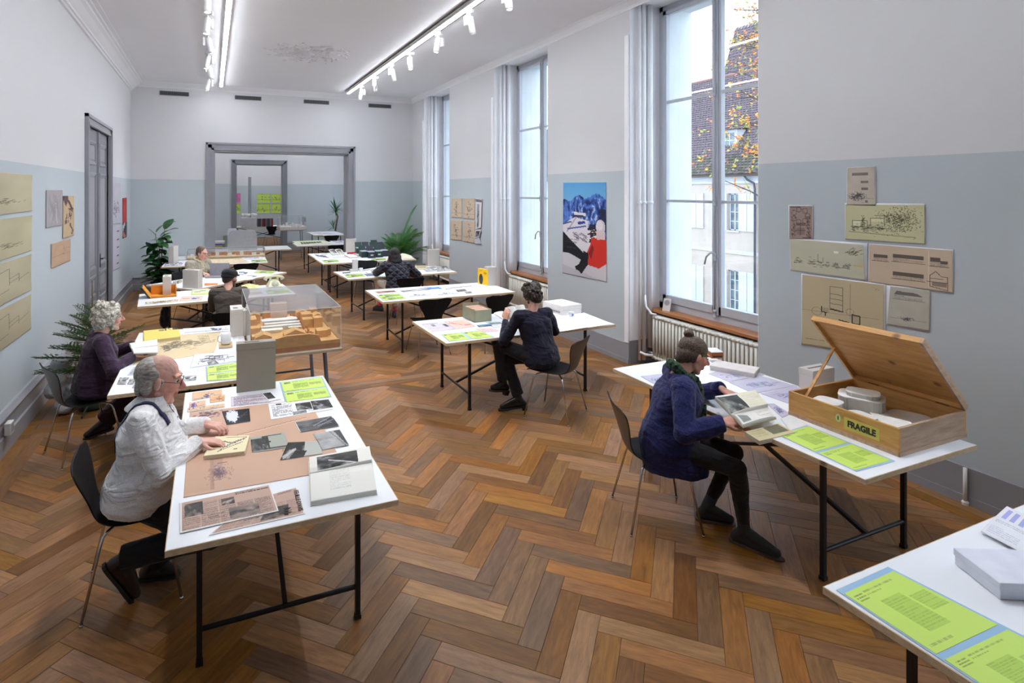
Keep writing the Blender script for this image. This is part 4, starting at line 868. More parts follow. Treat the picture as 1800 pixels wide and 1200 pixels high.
MB().box(-.16,.16,-.11,.11,0,.016).build('keyboard_base',lm,t,False,.003); MB().hexa([(-.16,.105,.016),(.16,.105,.016),(.16,.113,.016),(-.16,.113,.016)],[(-.16,.17,.22),(.16,.17,.22),(.16,.178,.22),(-.16,.178,.22)]).build('screen_lid',lm,t)
# ---- tables F, F2 : drawing strip, glass case with timber model
sheet('large_drawing',D2([(40,715),(480,700),(600,758),(60,785)]),p_sketch(4,(150,130,100),20,.5,.5,.3,.2,.3),(234,214,180),'long beige drawing along the far table under the glass case','drawing')
sheet('print',D2([(480,695),(750,682),(770,712),(560,722)]),p_few,(232,226,240),'lilac printed strip above the green sheet on the long drawing table','paper')
green(D2([(605,730),(790,715),(830,748),(620,758)]),'green information sheet at the right end of the long drawing table','s')
sheet('print',D1([(690,165),(920,150),(900,195),(660,210)]),p_sketch(6,(60,60,90),50,.5,.5,.3,.3),(234,236,246),'white sketch sheet beside the tall box file behind the man with the scarf','drawing')
boxfile((296,463.5),(305,463.5),433,.2,'tall slim grey box file in front of the large-leaved potted plant')
perx=M_glass('perspex',(.98,.985,.99),.04,.035); pex_e=M('perspex_edge',(.8,.84,.85),.25); timber=M_wood('model_timber',S(196,140,72),S(232,184,116),rough=.6,grain=(3,3,3),scale=6); timb2=M_wood('model_timber_dark',S(170,100,50),S(206,140,80),rough=.6,grain=(3,3,3),scale=6)
whm=M('model_white',(.80,.79,.74),.6); 
def case(t,x0,x1,y0,y1,z0,z1,th=.005):
    for nm,b in (('cover_front',(x0,x1,y0,y0+th,z0,z1)),('cover_back',(x0,x1,y1-th,y1,z0,z1)),('cover_side',(x0,x0+th,y0+th,y1-th,z0,z1)),('cover_side',(x1-th,x1,y0+th,y1-th,z0,z1)),('cover_top',(x0,x1,y0,y1,z1,z1+th))): MB().box(*b).build(nm,perx,t)
    e=.003; 
    for a,b in (((x0,y0),(x1,y0)),((x1,y0),(x1,y1)),((x1,y1),(x0,y1)),((x0,y1),(x0,y0))): MB().bar((a[0],a[1],z1+th),(b[0],b[1],z1+th),e,e).build('cover_edge',pex_e,t)
    for a in ((x0,y0),(x1,y0),(x1,y1),(x0,y1)): MB().bar((a[0],a[1],z0),(a[0],a[1],z1),e,e).build('cover_edge',pex_e,t)
t=thing('model_case','long low glass case with a timber model before the wide doorway','display case',(.32,13.86,.741),0)
MB().box(-.8,.8,-.26,.26,0,.035).build('base_board',M('pale_ply',S(222,196,150),.6),t)
r_=random.Random(4)
for k in range(17):
    x=-.7+k*.085; h=r_.uniform(.03,.07); wd=r_.uniform(.03,.05); yy_=r_.uniform(-.17,.08)
    MB().box(x-wd,x+wd,yy_,yy_+.1,.035,.035+h).box(x-wd*1.05,x+wd*1.05,yy_-.005,yy_+.105,.035+h,.041+h).build('timber_block',timb2 if k%3 else whm,t)
case(t,-.8,.8,-.27,.27,.0,.19)
# ---- timber city model under perspex on the trestle table
t=thing('city_model','timber city model with white layered roofs under a clear perspex cover','model',(.725,6.115,.7405)); W2,D2_=.395,.70; rr=random.Random(9)
MB().box(-W2,W2,-D2_,D2_,0,.045).build('base_slab',timb2,t)
MB().prism([(-W2,.045),(W2,.045),(W2,.075),(.22,.075),(.2,.13),(.12,.15),(-.10,.15),(-.16,.135),(-.2,.13),(-.2,.085),(-W2,.085)],.035,1,-D2_).build('street_front',timber,t)
MB().box(-W2,W2,-D2_+.035,D2_,.045,.058).build('ground_relief',timber,t)
def house(x,y,w_,d,h,roof=.02,mat=timber,nm='timber_building'):
    mb=MB().box(x-w_/2,x+w_/2,y-d/2,y+d/2,.058,.058+h)
    if roof: 
        z=.058+h; mb.add([(x-w_/2,y-d/2,z),(x+w_/2,y-d/2,z),(x+w_/2,y+d/2,z),(x-w_/2,y+d/2,z),(x,y-d/2,z+roof),(x,y+d/2,z+roof)],[(0,1,4),(1,2,5,4),(2,3,5),(3,0,4,5)])
    mb.build(nm,mat,t,False)
house(-.28,-.52,.14,.16,.075,.03); house(.0,-.55,.2,.14,.08,.045); house(.27,-.43,.1,.14,.065,0); house(.33,-.40,.06,.1,.06,0)
for x,y,w_,d,h,rf in ((-.33,-.2,.09,.12,.09,0),(-.34,.1,.08,.2,.12,0),(.2,.0,.1,.12,.09,0),(.3,-.02,.09,.12,.1,0),(.22,.22,.11,.16,.10,0),(.33,.2,.09,.14,.08,.02),(.2,.42,.12,.12,.08,.02),(.33,.45,.08,.16,.1,0),(-.3,.42,.12,.14,.09,.02),(-.1,.55,.2,.1,.08,0),(-.33,-.38,.08,.1,.05,0)): house(x,y,w_,d,h,rf)
house(-.05,.38,.17,.12,.20,0,M('model_pale_block',S(226,190,160),.6)); 
for x0,x1,y0,y1,z in ((-.24,.12,.14,.26,.11),(-.22,.13,.04,.11,.10),(-.26,.13,-.04,.02,.092),(-.26,-.06,-.15,-.06,.08),(.0,.13,-.1,-.05,.08),(-.2,-.13,.27,.33,.1),(.03,.1,.27,.34,.1),(.0,.12,-.35,-.3,.06)):
    MB().box(x0,x1,y0,y1,z,z+.01).box(x0+.02,x1-.02,y0+.01,y1-.01,.058,z).build('white_roof',whm,t)
mb=MB()
for k in range(90):
    x,y=rr.uniform(.1,.2),rr.uniform(-.5,.6)
    mb.ball((x,y,.075),(.008,.008,.014),5,3)
for k in range(60): mb.ball((rr.uniform(-.38,-.25),rr.uniform(-.6,.1),.07),(.009,.009,.014),5,3)
o=mb.build('model_trees',timb2,t); o['kind']='stuff'
case(t,-W2-.01,W2+.01,-D2_-.008,D2_+.008,.0,.378)
# ---- table G : file boxes
G3=lambda pts: pc(540,400,7.5,pts)
gbx=[M('file_box_green',S(18,52,50),.5),M('file_box_dark',S(40,44,58),.5)]
k=0
pos=[(642,452.5),(654,453.5),(667,452),(678,450.5),(633,446),(646,445.5),(660,446),(672,446),(664,441.5)]
for k,(x,y) in enumerate(pos):
    p=onZ(x,y,.741); t=thing('card_index_box','dark file box full of cards, %s of the cluster'%(['near row leftmost','near row second','near row third','near row rightmost','middle row leftmost','middle row second','middle row third','middle row rightmost','single rearmost one'][k]),'box',p,R(rr.uniform(-5,5)),'dark file boxes on the far table')
    m=gbx[(k*7)%2]; MB().box(-.08,.08,0,.26,0,.01).box(-.08,-.075,0,.26,0,.13).box(.075,.08,0,.26,0,.13).box(-.08,.08,0,.005,0,.13).box(-.08,.08,.255,.26,0,.13).build('box_body',m,t)
    MB().hexa([(-.08,.262,.12),(.08,.262,.12),(.08,.268,.12),(-.08,.268,.12)],[(-.08,.32,.25),(.08,.32,.25),(.08,.326,.25),(-.08,.326,.25)]).build('open_lid',m,t)
    mb=MB(); [mb.box(-.07,.07,.02+.012*q,.024+.012*q,.012,.118+.012*((q*5)%3)) for q in range(18)]; o=mb.build('cards',M('card_white',S(226,230,240),.7),t); o['kind']='stuff'
    if k in(1,2): MB().box(-.03,.03,-.002,0,.05,.08).build('label_plate',card,t)
def p_k(im): im.seed(3); [im.line(.1+.07*i,.2+.03*i,.13+.07*i,.5+.03*i,(60,60,90),1,.7) for i in range(9)]; im.text(.5,.1,.9,.2,1,(90,90,110),.5)
sheet('drawing',G3([(75,345),(250,335),(370,415),(170,420)]),p_k,(238,240,246),'white sheet of small figures at the left corner of the file box table','drawing')
green(G3([(190,430),(390,420),(430,452),(225,464)]),'green information sheet at the left corner of the file box table','s')
green(G3([(840,412),(1030,400),(1050,424),(850,434)]),'green strip sheet in front of the dark file boxes','s')
openbook(G3([(280,300),(440,290),(500,345),(330,362)]),'open book with dark pictures on the file box table',p_photo(4,60,240,.1),p_photo(6,90,240,.1),.02)
openbook(G3([(490,365),(680,350),(760,385),(560,400)]),'open white book in front of the red tray on the far table',p_none,p_text(4,6),.015)
boxfile((608,443.2),(626.5,442.7),420,.09,'broad grey box file with printed lines beside the dark file boxes')
t=thing('red_tray','low red tray in front of the grey box file','tray',onZ(619,446,.741)); rd=M('red_plastic',S(190,30,40),.35)
MB().box(-.11,.11,-.05,.05,0,.008).box(-.11,-.1,-.05,.05,0,.035).box(.1,.11,-.05,.05,0,.035).box(-.11,.11,-.05,-.042,0,.035).box(-.11,.11,.042,.05,0,.035).build('tray',rd,t)
sheet('curling_sheet',G3([(1240,340),(1370,365),(1428,410),(1240,410)]),p_none,(240,232,206),'curling cream paper at the right end of the far table','paper',wave=.04)
# ---- table H
sheet('print',G3([(460,590),(560,580),(575,600),(470,606)]),p_photo(3,40,120,0),(60,60,70),'small dark print at the left corner of the quilted jacket table','photograph')
green(G3([(480,618),(720,600),(765,642),(530,660)]),'green information sheet at the left corner of the quilted jacket table','s')
sheet('print',G3([(745,612),(880,605),(920,632),(790,640)]),p_photo(3,80,160,0,(.8,.85,1)),(120,130,160),'bluish grey print left of the quilted jacket','photograph')
boxfile((620.8,477.5),(629.2,477),457,.08,'small upright grey box on the quilted jacket table',txt=False)
boxfile((616,478),(621,477.6),473,.05,'tiny white box left of the small upright grey box',txt=False)
mug(onZ(634.5,477,.74),.035,.065,'small pale cup beside the small upright grey box')
sheet('print',G3([(690,560),(930,520),(940,590),(740,605)]),p_few,(236,238,240),'white printed sheet left of the quilted jacket','paper')
openbook(G3([(770,585),(880,575),(900,596),(800,606)]),'small open booklet left of the quilted jacket',p_none,p_text(3,5),.006)
book(G3([(1425,490),(1570,495),(1575,530),(1430,530)]),.03,'pale book, lower one of the stack at the far right table',M('cream_cover2',S(222,206,160),.6))
book(G3([(1432,470),(1560,475),(1566,495),(1440,496)]),.035,'black covered book, upper one of the stack at the far right table',M('black_cover',(.02,.02,.02),.5),z=.775)
openbook([(741,470),(764,468.5),(772,475.5),(750,477)],'open grey magazine, left one near the tall box file by the window',p_photo(3,90,220),p_text(3,8),.008)
openbook([(766,469),(785,468.5),(793,474.5),(769,477)],'open magazine with pinkish pages at the right end of the quilted jacket table',p_photo(5,90,200),p_photo(6,80,210),.008)
boxfile((755,468),(773,467),439,.12,'tall grey box file standing in front of the farthest radiator')
# ---- table I
I4=lambda pts: pc(700,440,7.5,pts)
I5=lambda pts: pc(640,480,6.4286,pts)
def p_ca(im): im.seed(4); im.photo(.05,.2,.95,.8,4,60,200,(1,.72,.66))
sheet('drawing',I5([(112,208),(340,192),(378,212),(160,232)]),p_ca,(232,196,186),'reddish drawing at the left corner of the yellow book table','drawing')
green(I5([(140,246),(395,228),(480,288),(215,310)]),'green information sheets at the left corner of the yellow book table')
def p_city(im): im.seed(4); im.photo(.0,.3,.7,.95,5,60,230); im.poly([(.6,.2),(.95,.3),(.98,.95),(.7,.8)],(60,120,200),.9); im.rect(.5,.1,.7,.3,(150,130,160),.5)
sheet('print',I5([(385,188),(850,145),(890,175),(440,215)]),p_city,(226,228,236),'wide townscape print with a blue patch on the yellow book table','drawing')
sheet('print',I5([(490,235),(730,220),(770,252),(520,270)]),p_sketch(5,(120,120,130),24),(240,240,244),'white sheet with a faint sketch in the middle of the yellow book table','drawing')
sheet('print',I5([(790,215),(1010,198),(1080,230),(850,250)]),p_sketch(6,(110,110,120),24,.4,.6),(238,238,242),'white sheet with faint lettering near the middle of the yellow book table','drawing')
def p_str(im): im.seed(4); im.rect(.1,.1,.9,.35,(150,130,140),.5); im.line(.0,.7,.9,.2,(90,90,110),1,.6)
sheet('print',I5([(900,165),(1240,140),(1265,155),(930,185)]),p_str,(236,232,236),'narrow strip print behind the dark photographs on the yellow book table','paper')
sheet('print',I5([(1035,188),(1140,180),(1165,200),(1060,212)]),p_photo(2,30,160,0),(60,56,66),'dark photograph, left of two on the yellow book table','photograph',z=.7425)
sheet('print',I5([(1130,210),(1205,205),(1225,225),(1160,232)]),p_photo(3,40,170,0),(70,66,76),'dark photograph, right of two on the yellow book table','photograph',z=.7425)
sheet('print',I5([(1180,180),(1420,165),(1500,195),(1260,215)]),p_none,(240,234,222),'pale cream sheet right of the dark photographs','paper')
# yellow book standing, with a dark ring motif
A,an,w_=face((840,498),(857.5,502)); h=hz(840,498,471); t=thing('upright_book','bright yellow book standing upright with a black sphere on its cover','book',A,an); yl=M('yellow_cloth',S(250,196,16),.5)
MB().box(0,w_,0,.004,0,h).build('front_cover',yl,t); MB().box(.003,w_-.003,.004,.03,.003,h-.003).build('page_block',pagem,t); MB().box(0,w_,.03,.034,0,h).build('back_cover',yl,t); MB().box(w_-.003,w_,.004,.03,0,h).build('spine',yl,t)
mb=MB()
for k in range(7):
    n=22; r1=w_*.25*(1-k*.11); cx,cz=w_*.32+k*w_*.012,h*.33+k*.004; mb.add([(cx+r1*.8*math.cos(2*PI*i/n),-.0006-.0004*k,cz+r1*1.25*math.sin(2*PI*i/n)) for i in range(n)],[tuple(range(n))])
mb.build('ring_motif',M('ring_grey',(.04,.05,.05),.5,var=.8,scale=60),t)
mb=MB(); [mb.box(w_*a,w_*b,-.0008,0,h*c,h*(c+.02)) for a,b,c in ((.15,.45,.86),(.6,.85,.8),(.6,.9,.74),(.6,.8,.7))]; mb.build('printed_title',FONTM,t)['kind']='stuff'
boxfile((858,502),(873,501),470,.14,'pale grey box file standing right behind the yellow book')
# ---- table B
B1=lambda pts: pc(640,480,6.4286,pts)
def p_art2(im): im.seed(4); im.text(.03,.04,.7,.12,1,(50,40,60),.8); im.text(.05,.2,.95,.95,16,(150,140,160),.25); im.photo(.3,.18,.5,.45,3,40,150); im.photo(.78,.3,.95,.6,4,30,120)
sheet('article',B1([(640,575),(890,552),(1035,632),(770,662)]),p_art2,(214,206,220),'lilac article page at the left corner of the navy sweater woman\'s table','paper')
def p_pnk(im): im.seed(6); im.age(.08); im.poly([(.4,.1),(.75,.05),(.8,.5),(.5,.6)],(224,180,150),.7); [im.line(.1+.06*i,.3+.05*i,.2+.05*i,.2+.06*i,(200,90,80),1,.7) for i in range(8)]; im.rect(.6,.6,.95,.75,(190,110,100),.7)
sheet('drawing',B1([(895,545),(1140,522),(1260,600),(1040,632)]),p_pnk,(238,200,190),'pink drawing between lilac article and olive file box','drawing',z=.7425)
green(B1([(865,690),(1310,646),(1480,722),(960,772)]),'green information sheets on the navy sweater woman\'s table','h')
def p_sky(im): im.rect(0,0,1,.55,(70,150,210)); im.photo(0,.5,1,1,4,60,170,(1,.9,.7))
sheet('postcard',B1([(1270,588),(1420,572),(1450,594),(1300,610)]),p_sky,(80,150,200),'blue sky postcard in front of the olive file box','photograph',z=.7435)
def p_post2(im): im.photo(0,0,1,1,5,70,170,(.8,.95,.9))
sheet('postcard',B1([(1400,560),(1530,550),(1565,568),(1440,580)]),p_post2,(110,140,130),'green-grey postcard between olive file box and the reader\'s hand','photograph',z=.7435)
sheet('drawing',B1([(1250,630),(1440,615),(1530,650),(1370,668)]),p_sketch(5,(200,140,150),20),(240,206,208),'pale pink sheet left of the reader\'s elbow','drawing')
sheet('print',[(840,557),(890,552),(898,572),(868,576)],p_text(3,10,(130,130,150)),(206,208,216),'grey typed sheet under the elbow of the navy sweater woman','paper',z=.7412)
openbook([(868,551),(905,545),(940,564),(899,571)],'open atlas with a pale map lying behind the held book',p_sketch(4,(120,140,120),40),p_sketch(5,(120,140,120),40),.008,bgc=(224,228,214))
sheet('white_sheet',[(955,574),(996,556),(1034,575),(985,583)],p_none,WH,'blank white sheet, left one at the right of the navy sweater woman','paper')
sheet('white_sheet',[(996,560),(1026,549),(1077,569),(1034,576)],p_none,WH,'blank white sheet, right one at the corner by the radiator wall','paper',z=.7425)
# olive card index box
A,an,w_=face((834.7,566.7),(864,564)); C_=onZ(813,557,.74); dep=(C_-A).length; h=hz(834.7,566.7,545.5); ol=M('olive_metal',S(150,152,126),.45)
v2=(C_-A).normalized(); t=thing('card_index_box','olive metal file box packed with pinkish cards','box',A+Vector((0,0,.001)),an); dl=v2.to_2d(); ca,sa=math.cos(-an),math.sin(-an); lx,ly=dl.x*ca-dl.y*sa,dl.x*sa+dl.y*ca; sh=Matrix(((1,lx,0,0),(0,ly,0,0),(0,0,1,0),(0,0,0,1)))
MB().box(0,w_,0,dep,0,.006,sh).box(0,.006,0,dep,0,h,sh).box(w_-.006,w_,0,dep,0,h,sh).box(0,w_,0,.006,0,h*.97,sh).box(0,w_,dep-.006,dep,0,h*1.2,sh).build('box_body',ol,t)
pkc=M('pink_card',S(226,180,160),.7); ndiv=16
for k in range(ndiv): 
    y=.02+(dep-.05)*k/ndiv; MB().box(.012,w_-.012-.01*(k%3),y,y+dep/ndiv*.55,.01,h*(.96+.03*((k*7)%3)),sh).build('card',[pkc,M('cream_card',S(232,214,190),.7)][k%4==1],t)
# white archive box with printed lines and a paper cup
A,an,w_=face((988.7,554.5),(1022.5,549.8)); C_=onZ(962,543.5,.74); dep=(C_-A).length*.98; h=hz(988.7,554.5,538.7); t=thing('archive_box','flat white archive box on the table right of the navy sweater woman','box',A,an+0)
wb=M('white_board',S(222,216,212),.65); MB().box(0,w_,0,dep,0,h).build('body',wb,t,False,.003); MB().box(-.002,w_+.002,-.002,dep+.002,h*.55,h+.003).build('lid',wb,t,False,.003)
mb=MB(); [mb.box(-.0035,-.002,dep*(.12+.075*k),dep*(.12+.075*k+.05),h*(.2+.12*j),h*(.2+.12*j+.07)) for j in range(2) for k in range(9-3*j)]; mb.build('printed_title',FONTM,t)['kind']='stuff'
t=thing('paper_cup','small white cup with a blue mark in front of the archive box','cup',onZ(1004.5,556.5,.741)); MB().lathe([(.022,0),(.03,.055),(.032,.056),(.028,.054),(.02,.004)],18).build('cup',M('cup_white',(.8,.82,.85),.4),t,True); MB().box(-.012,.012,-.0285,-.026,.018,.036).build('blue_mark',M('blue_ink',S(80,100,190),.5),t)
# ---- table R : crate, boxes, plans
wdc=M_wood('crate_pine',S(176,120,58),S(226,176,108),rough=.5,grain=(1.6,12,12),scale=3.2,knots=True); wdY=M_wood('crate_pine_long',S(176,120,58),S(226,176,108),rough=.5,grain=(12,1.6,12),scale=3.2,knots=True); wdg=M_wood('crate_pine_greyed',S(150,118,92),S(206,176,148),rough=.6,grain=(1.6,12,12),scale=3.2,knots=True)
x0,x1,y0,y1,hc=3.51,4.165,1.95,2.61,.155
t=thing('wooden_crate','open wooden crate stencilled FRAGILE holding a white building model','crate',(x0,y0,.741)); wx,wy=x1-x0,y1-y0
MB().box(0,wx,0,wy,0,.01).build('bottom_board',wdY,t); MB().box(0,.016,0,wy,.01,hc).build('front_board',wdY,t); MB().box(wx-.016,wx,0,wy,.01,hc).build('back_board',wdY,t)
MB().box(.016,wx-.016,0,.016,.01,hc).build('side_board',wdg,t); MB().box(.016,wx-.016,wy-.016,wy,.01,hc).build('side_board',wdc,t)
MB().box(-.004,wx+.004,-.004,0,-.0005,.022).box(-.004,0,-.004,wy,-.0005,.022).build('base_moulding',wdg,t)
# lid hinged on the back edge, leaning over the box
LP=Vector((wx,0,hc)); fl_=Vector((3.725-x0,0,1.348-.741)); dvec=(fl_-LP); Ld=dvec.length; dvec.normalize(); nv_=Vector((-dvec.z,0,dvec.x)); nv_=-nv_ if nv_.z<0 else nv_
def lidbox(nm,a0,a1,b0,b1,c0,c1,mat):
    f=lambda a,b,c: LP+dvec*a+Vector((0,1,0))*b+nv_*c
    MB().hexa([f(a0,b0,c0),f(a1,b0,c0),f(a1,b1,c0),f(a0,b1,c0)],[f(a0,b0,c1),f(a1,b0,c1),f(a1,b1,c1),f(a0,b1,c1)]).build(nm,mat,t)
lidbox('lid_board',0,Ld*.36,0,wy,.026,.036,wdY); lidbox('lid_board',Ld*.361,Ld*.7,0,wy,.026,.036,wdY); lidbox('lid_board',Ld*.701,Ld,0,wy,.026,.036,wdY); lidbox('lid_rim',0,Ld,0,.016,0,.026,wdg); lidbox('lid_rim',0,Ld,wy-.016,wy,0,.026,wdc); lidbox('lid_rim',Ld-.016,Ld,.016,wy-.016,0,.026,wdY); lidbox('lid_rim',0,.016,.016,wy-.016,0,.026,wdY)
brs=M('dark_iron',(.05,.04,.035),.5,.6)
for yy_ in (.12,.52): MB().box(wx-.004,wx+.004,yy_-.035,yy_+.035,hc-.02,hc+.004).tube([(wx+.002,yy_-.035,hc+.002),(wx+.002,yy_+.035,hc+.002)],.004,8).build('hinge',brs,t)
lidbox('latch_plate',Ld-.045,Ld-.018,wy*.5-.03,wy*.5+.03,.018,.026,brs)
MB().bar((.06,wy-.03,.04),tuple(LP+dvec*Ld*.56+Vector((0,wy-.03,-.005))),.018,.008).build('prop_stick',wdc,t)
MB().box(-.0012,0,.10,.30,.045,.115).build('fragile_label',M('yellow_label',S(206,190,96),.6),t)
lettering('FRAGILE',.050,(-.0018,.20,.08),(R(90),0,R(-90)),t,None,.0024,sx=.86)
mb=MB(); mb.add([(-.001,.335+.016*math.cos(a),.095+.024*math.sin(a)) for a in [2*PI*i/20 for i in range(20)]],[tuple(range(19,-1,-1))]); mb.build('keyhole_plate',M('pale_enamel',S(200,206,150),.4),t); MB().box(-.0022,-.001,.332,.338,.083,.107).build('keyhole',FONTM,t)
wm=M('model_plaster',S(216,212,206),.65); wm2=M('model_white_roof',S(236,236,232),.6)
t=thing('building_model','white building model with curved roofs lying in the wooden crate','model',(x0+.02,y0+.02,.752))
def slab(pts,z0,z1,nm='model_storey',mat=wm): MB().prism(pts,z1-z0,2,z0).build(nm,mat,t)
def rrect(cx,cy,w_,d,an=0,r=.3,n=5):
    o=[]
    for q,(sx,sy) in enumerate(((1,1),(-1,1),(-1,-1),(1,-1))):
        for k in range(n):
            a=PI/2*(q+k/(n-1)); x=sx*(w_/2-r*min(w_,d))+r*min(w_,d)*math.cos(a); y=sy*(d/2-r*min(w_,d))+r*min(w_,d)*math.sin(a); o.append((cx+x*math.cos(an)-y*math.sin(an),cy+x*math.sin(an)+y*math.cos(an)))
    return o
slab(rrect(.31,.31,.58,.58,0,.02),.0,.012,'model_base')
def bld(cx,cy,w_,d,an,h0,h,ov=.012):
    slab(rrect(cx,cy,w_,d,an),h0,h0+h); slab(rrect(cx,cy,w_+ov,d+ov,an),h0+h,h0+h+.006,'model_roof',wm2)
    mb=MB(); pts=rrect(cx,cy,w_+.004,d+.004,an,.3,7)
    for (a,b) in pts: mb.box(a-.002,a+.002,b-.002,b+.002,h0,h0+h)
    mb.build('model_fins',wm,t)['kind']='stuff'
bld(.12,.47,.13,.14,.2,.012,.10); bld(.34,.40,.19,.24,.5,.012,.125); bld(.34,.39,.13,.17,.5,.143,.022); bld(.13,.30,.19,.15,-.1,.012,.062); bld(.20,.12,.15,.13,.3,.012,.075); bld(.44,.18,.20,.20,.4,.012,.05); bld(.29,.25,.2,.09,.8,.012,.055); bld(.50,.47,.10,.12,.2,.012,.06)
# grey box with printed lid behind the crate, flat white box, brown wooden box
A,an,w_=face((1428.6,689),(1483,679)); C_=onZ(1404,681,.74); h=hz(1404,681,645)
t=thing('box_file','grey printed box file standing at the left rear corner of the crate','box',onZ(1404,681,.741),R(-90)); dx=.12
MB().box(0,.11,0,.24,0,h-.03).build('body',card,t,False,.002); MB().box(-.001,.111,-.001,.241,h-.045,h).build('lid',card,t,False,.002); mb=MB(); [mb.box(.04,.06,.03+.018*k,.042+.018*k,h,h+.0008) for k in range(10)]; mb.build('printed_title',FONTM,t)['kind']='stuff'
tb=onZ(1248,650,.741); t=thing('flat_box','flat white box lying behind the woman in the blue cardigan','box',tb,R(-62)); MB().box(0,.33,-.0,.2,0,.034).build('tray',wb,t,False,.003); MB().box(-.002,.332,-.002,.202,.02,.038).build('lid',wb,t,False,.003)
t=thing('wooden_box','small brown wooden box standing on the flat white box','box',onZ(1251,630,.782),R(-20)); bw=M_wood('brown_box',S(130,66,30),S(176,100,54),rough=.4)
MB().box(0,.10,0,.11,0,.05).build('body',bw,t); MB().box(.01,.09,-.001,0,.01,.022).build('finger_slot',FONTM,t); MB().hexa([(-.002,-.002,.05),(.102,-.002,.05),(.102,.112,.05),(-.002,.112,.05)],[(.0,-.002,.056),(.1,-.002,.056),(.1,.112,.062),(.0,.112,.062)]).build('lid',M('white_lid',(.8,.8,.8),.5),t)
R5=lambda pts: pc(1060,560,5,pts)
def p_pl(k):
    def f(im): im.seed(k); im.age(.05); p_plan(k,(100,92,140),24,.45)(im); im.rect(.4,.4,.6,.6,(120,150,190),.35)
    return f
sheet('plan_sheet',R5([(330,505),(560,480),(560,600),(505,605)]),p_pl(2),(206,204,226),'lilac plan sheet left of the woman in the blue cardigan','drawing')
sheet('plan_sheet',R5([(925,485),(1170,412),(1430,492),(1110,556)]),p_pl(3),(214,208,228),'lilac plan sheet farthest along the table towards the radiator','drawing')
sheet('plan_sheet',R5([(1110,562),(1395,505),(1690,588),(1330,660)]),p_pl(4),(208,204,226),'lilac plan sheet in the middle, with a blue courtyard plan','drawing')
sheet('plan_sheet',R5([(1385,658),(1700,590),(1780,660),(1640,750)]),p_pl(5),(204,198,224),'lilac plan sheet partly hidden by the crate\'s corner','drawing')
sheet('plan_sheet',R5([(960,705),(1160,640),(1440,738),(1270,770)]),p_pl(6),(212,206,226),'lilac plan sheet under the woman\'s fingers','drawing',z=.7435)
sheet('plan_sheet',R5([(1440,748),(1500,745),(1650,836),(1575,870)]),p_pl(7),(208,202,224),'narrow lilac plan sheet between held book and crate','drawing')
sheet('white_sheet',R5([(1560,880),(1660,840),(1800,935),(1640,985)]),p_none,WH,'white sheet between the held book and the green sheets','paper',z=.7412)
C3=lambda pts: pc(1340,540,3.87,pts)
green(C3([(85,858),(300,800),(905,1045),(640,1118)]),'green information sheets on blue backing in front of the wooden crate','v')
# ---- table Z
Z3=lambda pts: pc(1400,840,3.3325,pts)
green(Z3([(232,657),(536,520),(1905,1215),(1430,1450)]),'green information sheets on blue backing on the bottom right table','v')
t0_=onZ(1725,932,.742)
def p_bar(im): im.seed(4); im.age(.03); [im.rect(.08+.14*i,.08,.16+.14*i,.42,(110,120,210),.55) for i in range(6)]; im.text(.05,.5,.95,.6,2,(130,130,150),.4); im.text(.05,.7,.5,.92,5,(150,150,190),.35); im.text(.6,.74,.95,.9,4,(150,150,190),.3)
sheet('folded_brochure',[(1770,890),(1870,942),(1850,1000),(1724,934)],p_bar,(240,240,246),'white folded brochure with blue bars at the right picture edge','paper',z=.752,wave=.01)
t=thing('flat_box','white flat box lying on the bottom right table','box',(2.86,1.215,.741),R(-26)); lmw=M('lid_white',S(226,228,240),.5)
A=onZ(1758,1025,.80); t.location=(A.x,A.y,.741); MB().box(0,.3,0,.2,0,.05).build('tray',lmw,t,False,.003); MB().box(-.003,.303,-.003,.203,.035,.062).build('lid',lmw,t,False,.003)
# ---- the further rooms
def volume(nm,lb,x0,x1,y,d,z0,h,rnd,mat):
    t=thing(nm,lb,'model',((x0+x1)/2,y,z0)); w_=(x1-x0)/2; pts=[(-w_,0),(w_,0),(w_,h*(1-rnd))]
    if rnd: pts+= [(w_*(1-(1-math.cos(a))*rnd*1.2),h*(1-rnd)+h*rnd*math.sin(a)) for a in [PI/2*k/6 for k in range(1,7)]]+[(-w_*(1-(1-math.cos(a))*rnd*1.2),h*(1-rnd)+h*rnd*math.sin(a)) for a in [PI/2*k/6 for k in range(6,0,-1)]]
    pts+=[(-w_,h*(1-rnd))]; MB().prism(pts,.03,1,0).build('front_board',mat,t); MB().prism(pts,.03,1,d-.03).build('rear_board',mat,t); MB().box(-w_*.9,w_*.9,.03,d-.03,0,h*.7).build('core',mat,t); return t
gb=M('grey_card',S(184,184,188),.7); 
a=onY(402,437,15.25); b=onY(452,437,15.25); hh=onY(402,406,15.25).z-.74
volume('board_model','large pale grey board model with rounded shoulders behind the wide doorway',a.x,b.x,15.25,.25,.741,hh,.3,gb)
a=onY(400,430,15.7); b=onY(417,430,15.7); volume('board_model','smaller white rounded board model left of the large grey one',a.x,b.x,15.7,.12,.741,onY(400,402,15.7).z-.74,.25,M('white_card',S(220,220,224),.7))
a=onY(413,420,16.0).x; b=onY(429,420,16.0).x
boxfile((392,436),(401,436),414,.12,'grey-green box file left of the rounded board models',M('grey_green_board',S(140,150,138),.6))
t=thing('folder_stack','blue and ochre folders stacked behind the wide doorway','folder',onZ(377,431,.741)); 
t.location=(.02,15.75,.741); MB().box(0,.24,0,.2,0,.10).build('ochre_box',M('ochre_board',S(190,150,80),.6),t); MB().box(0,.25,0,.22,.101,.14).build('blue_folder',M('blue_board',S(40,90,170),.5),t); MB().box(-.02,.3,0,.22,.141,.2).build('white_papers',wb,t)
table('worktable',1.35,21.0,1.6,.9,0,'white worktable in the further room against its back wall') if 0 else None
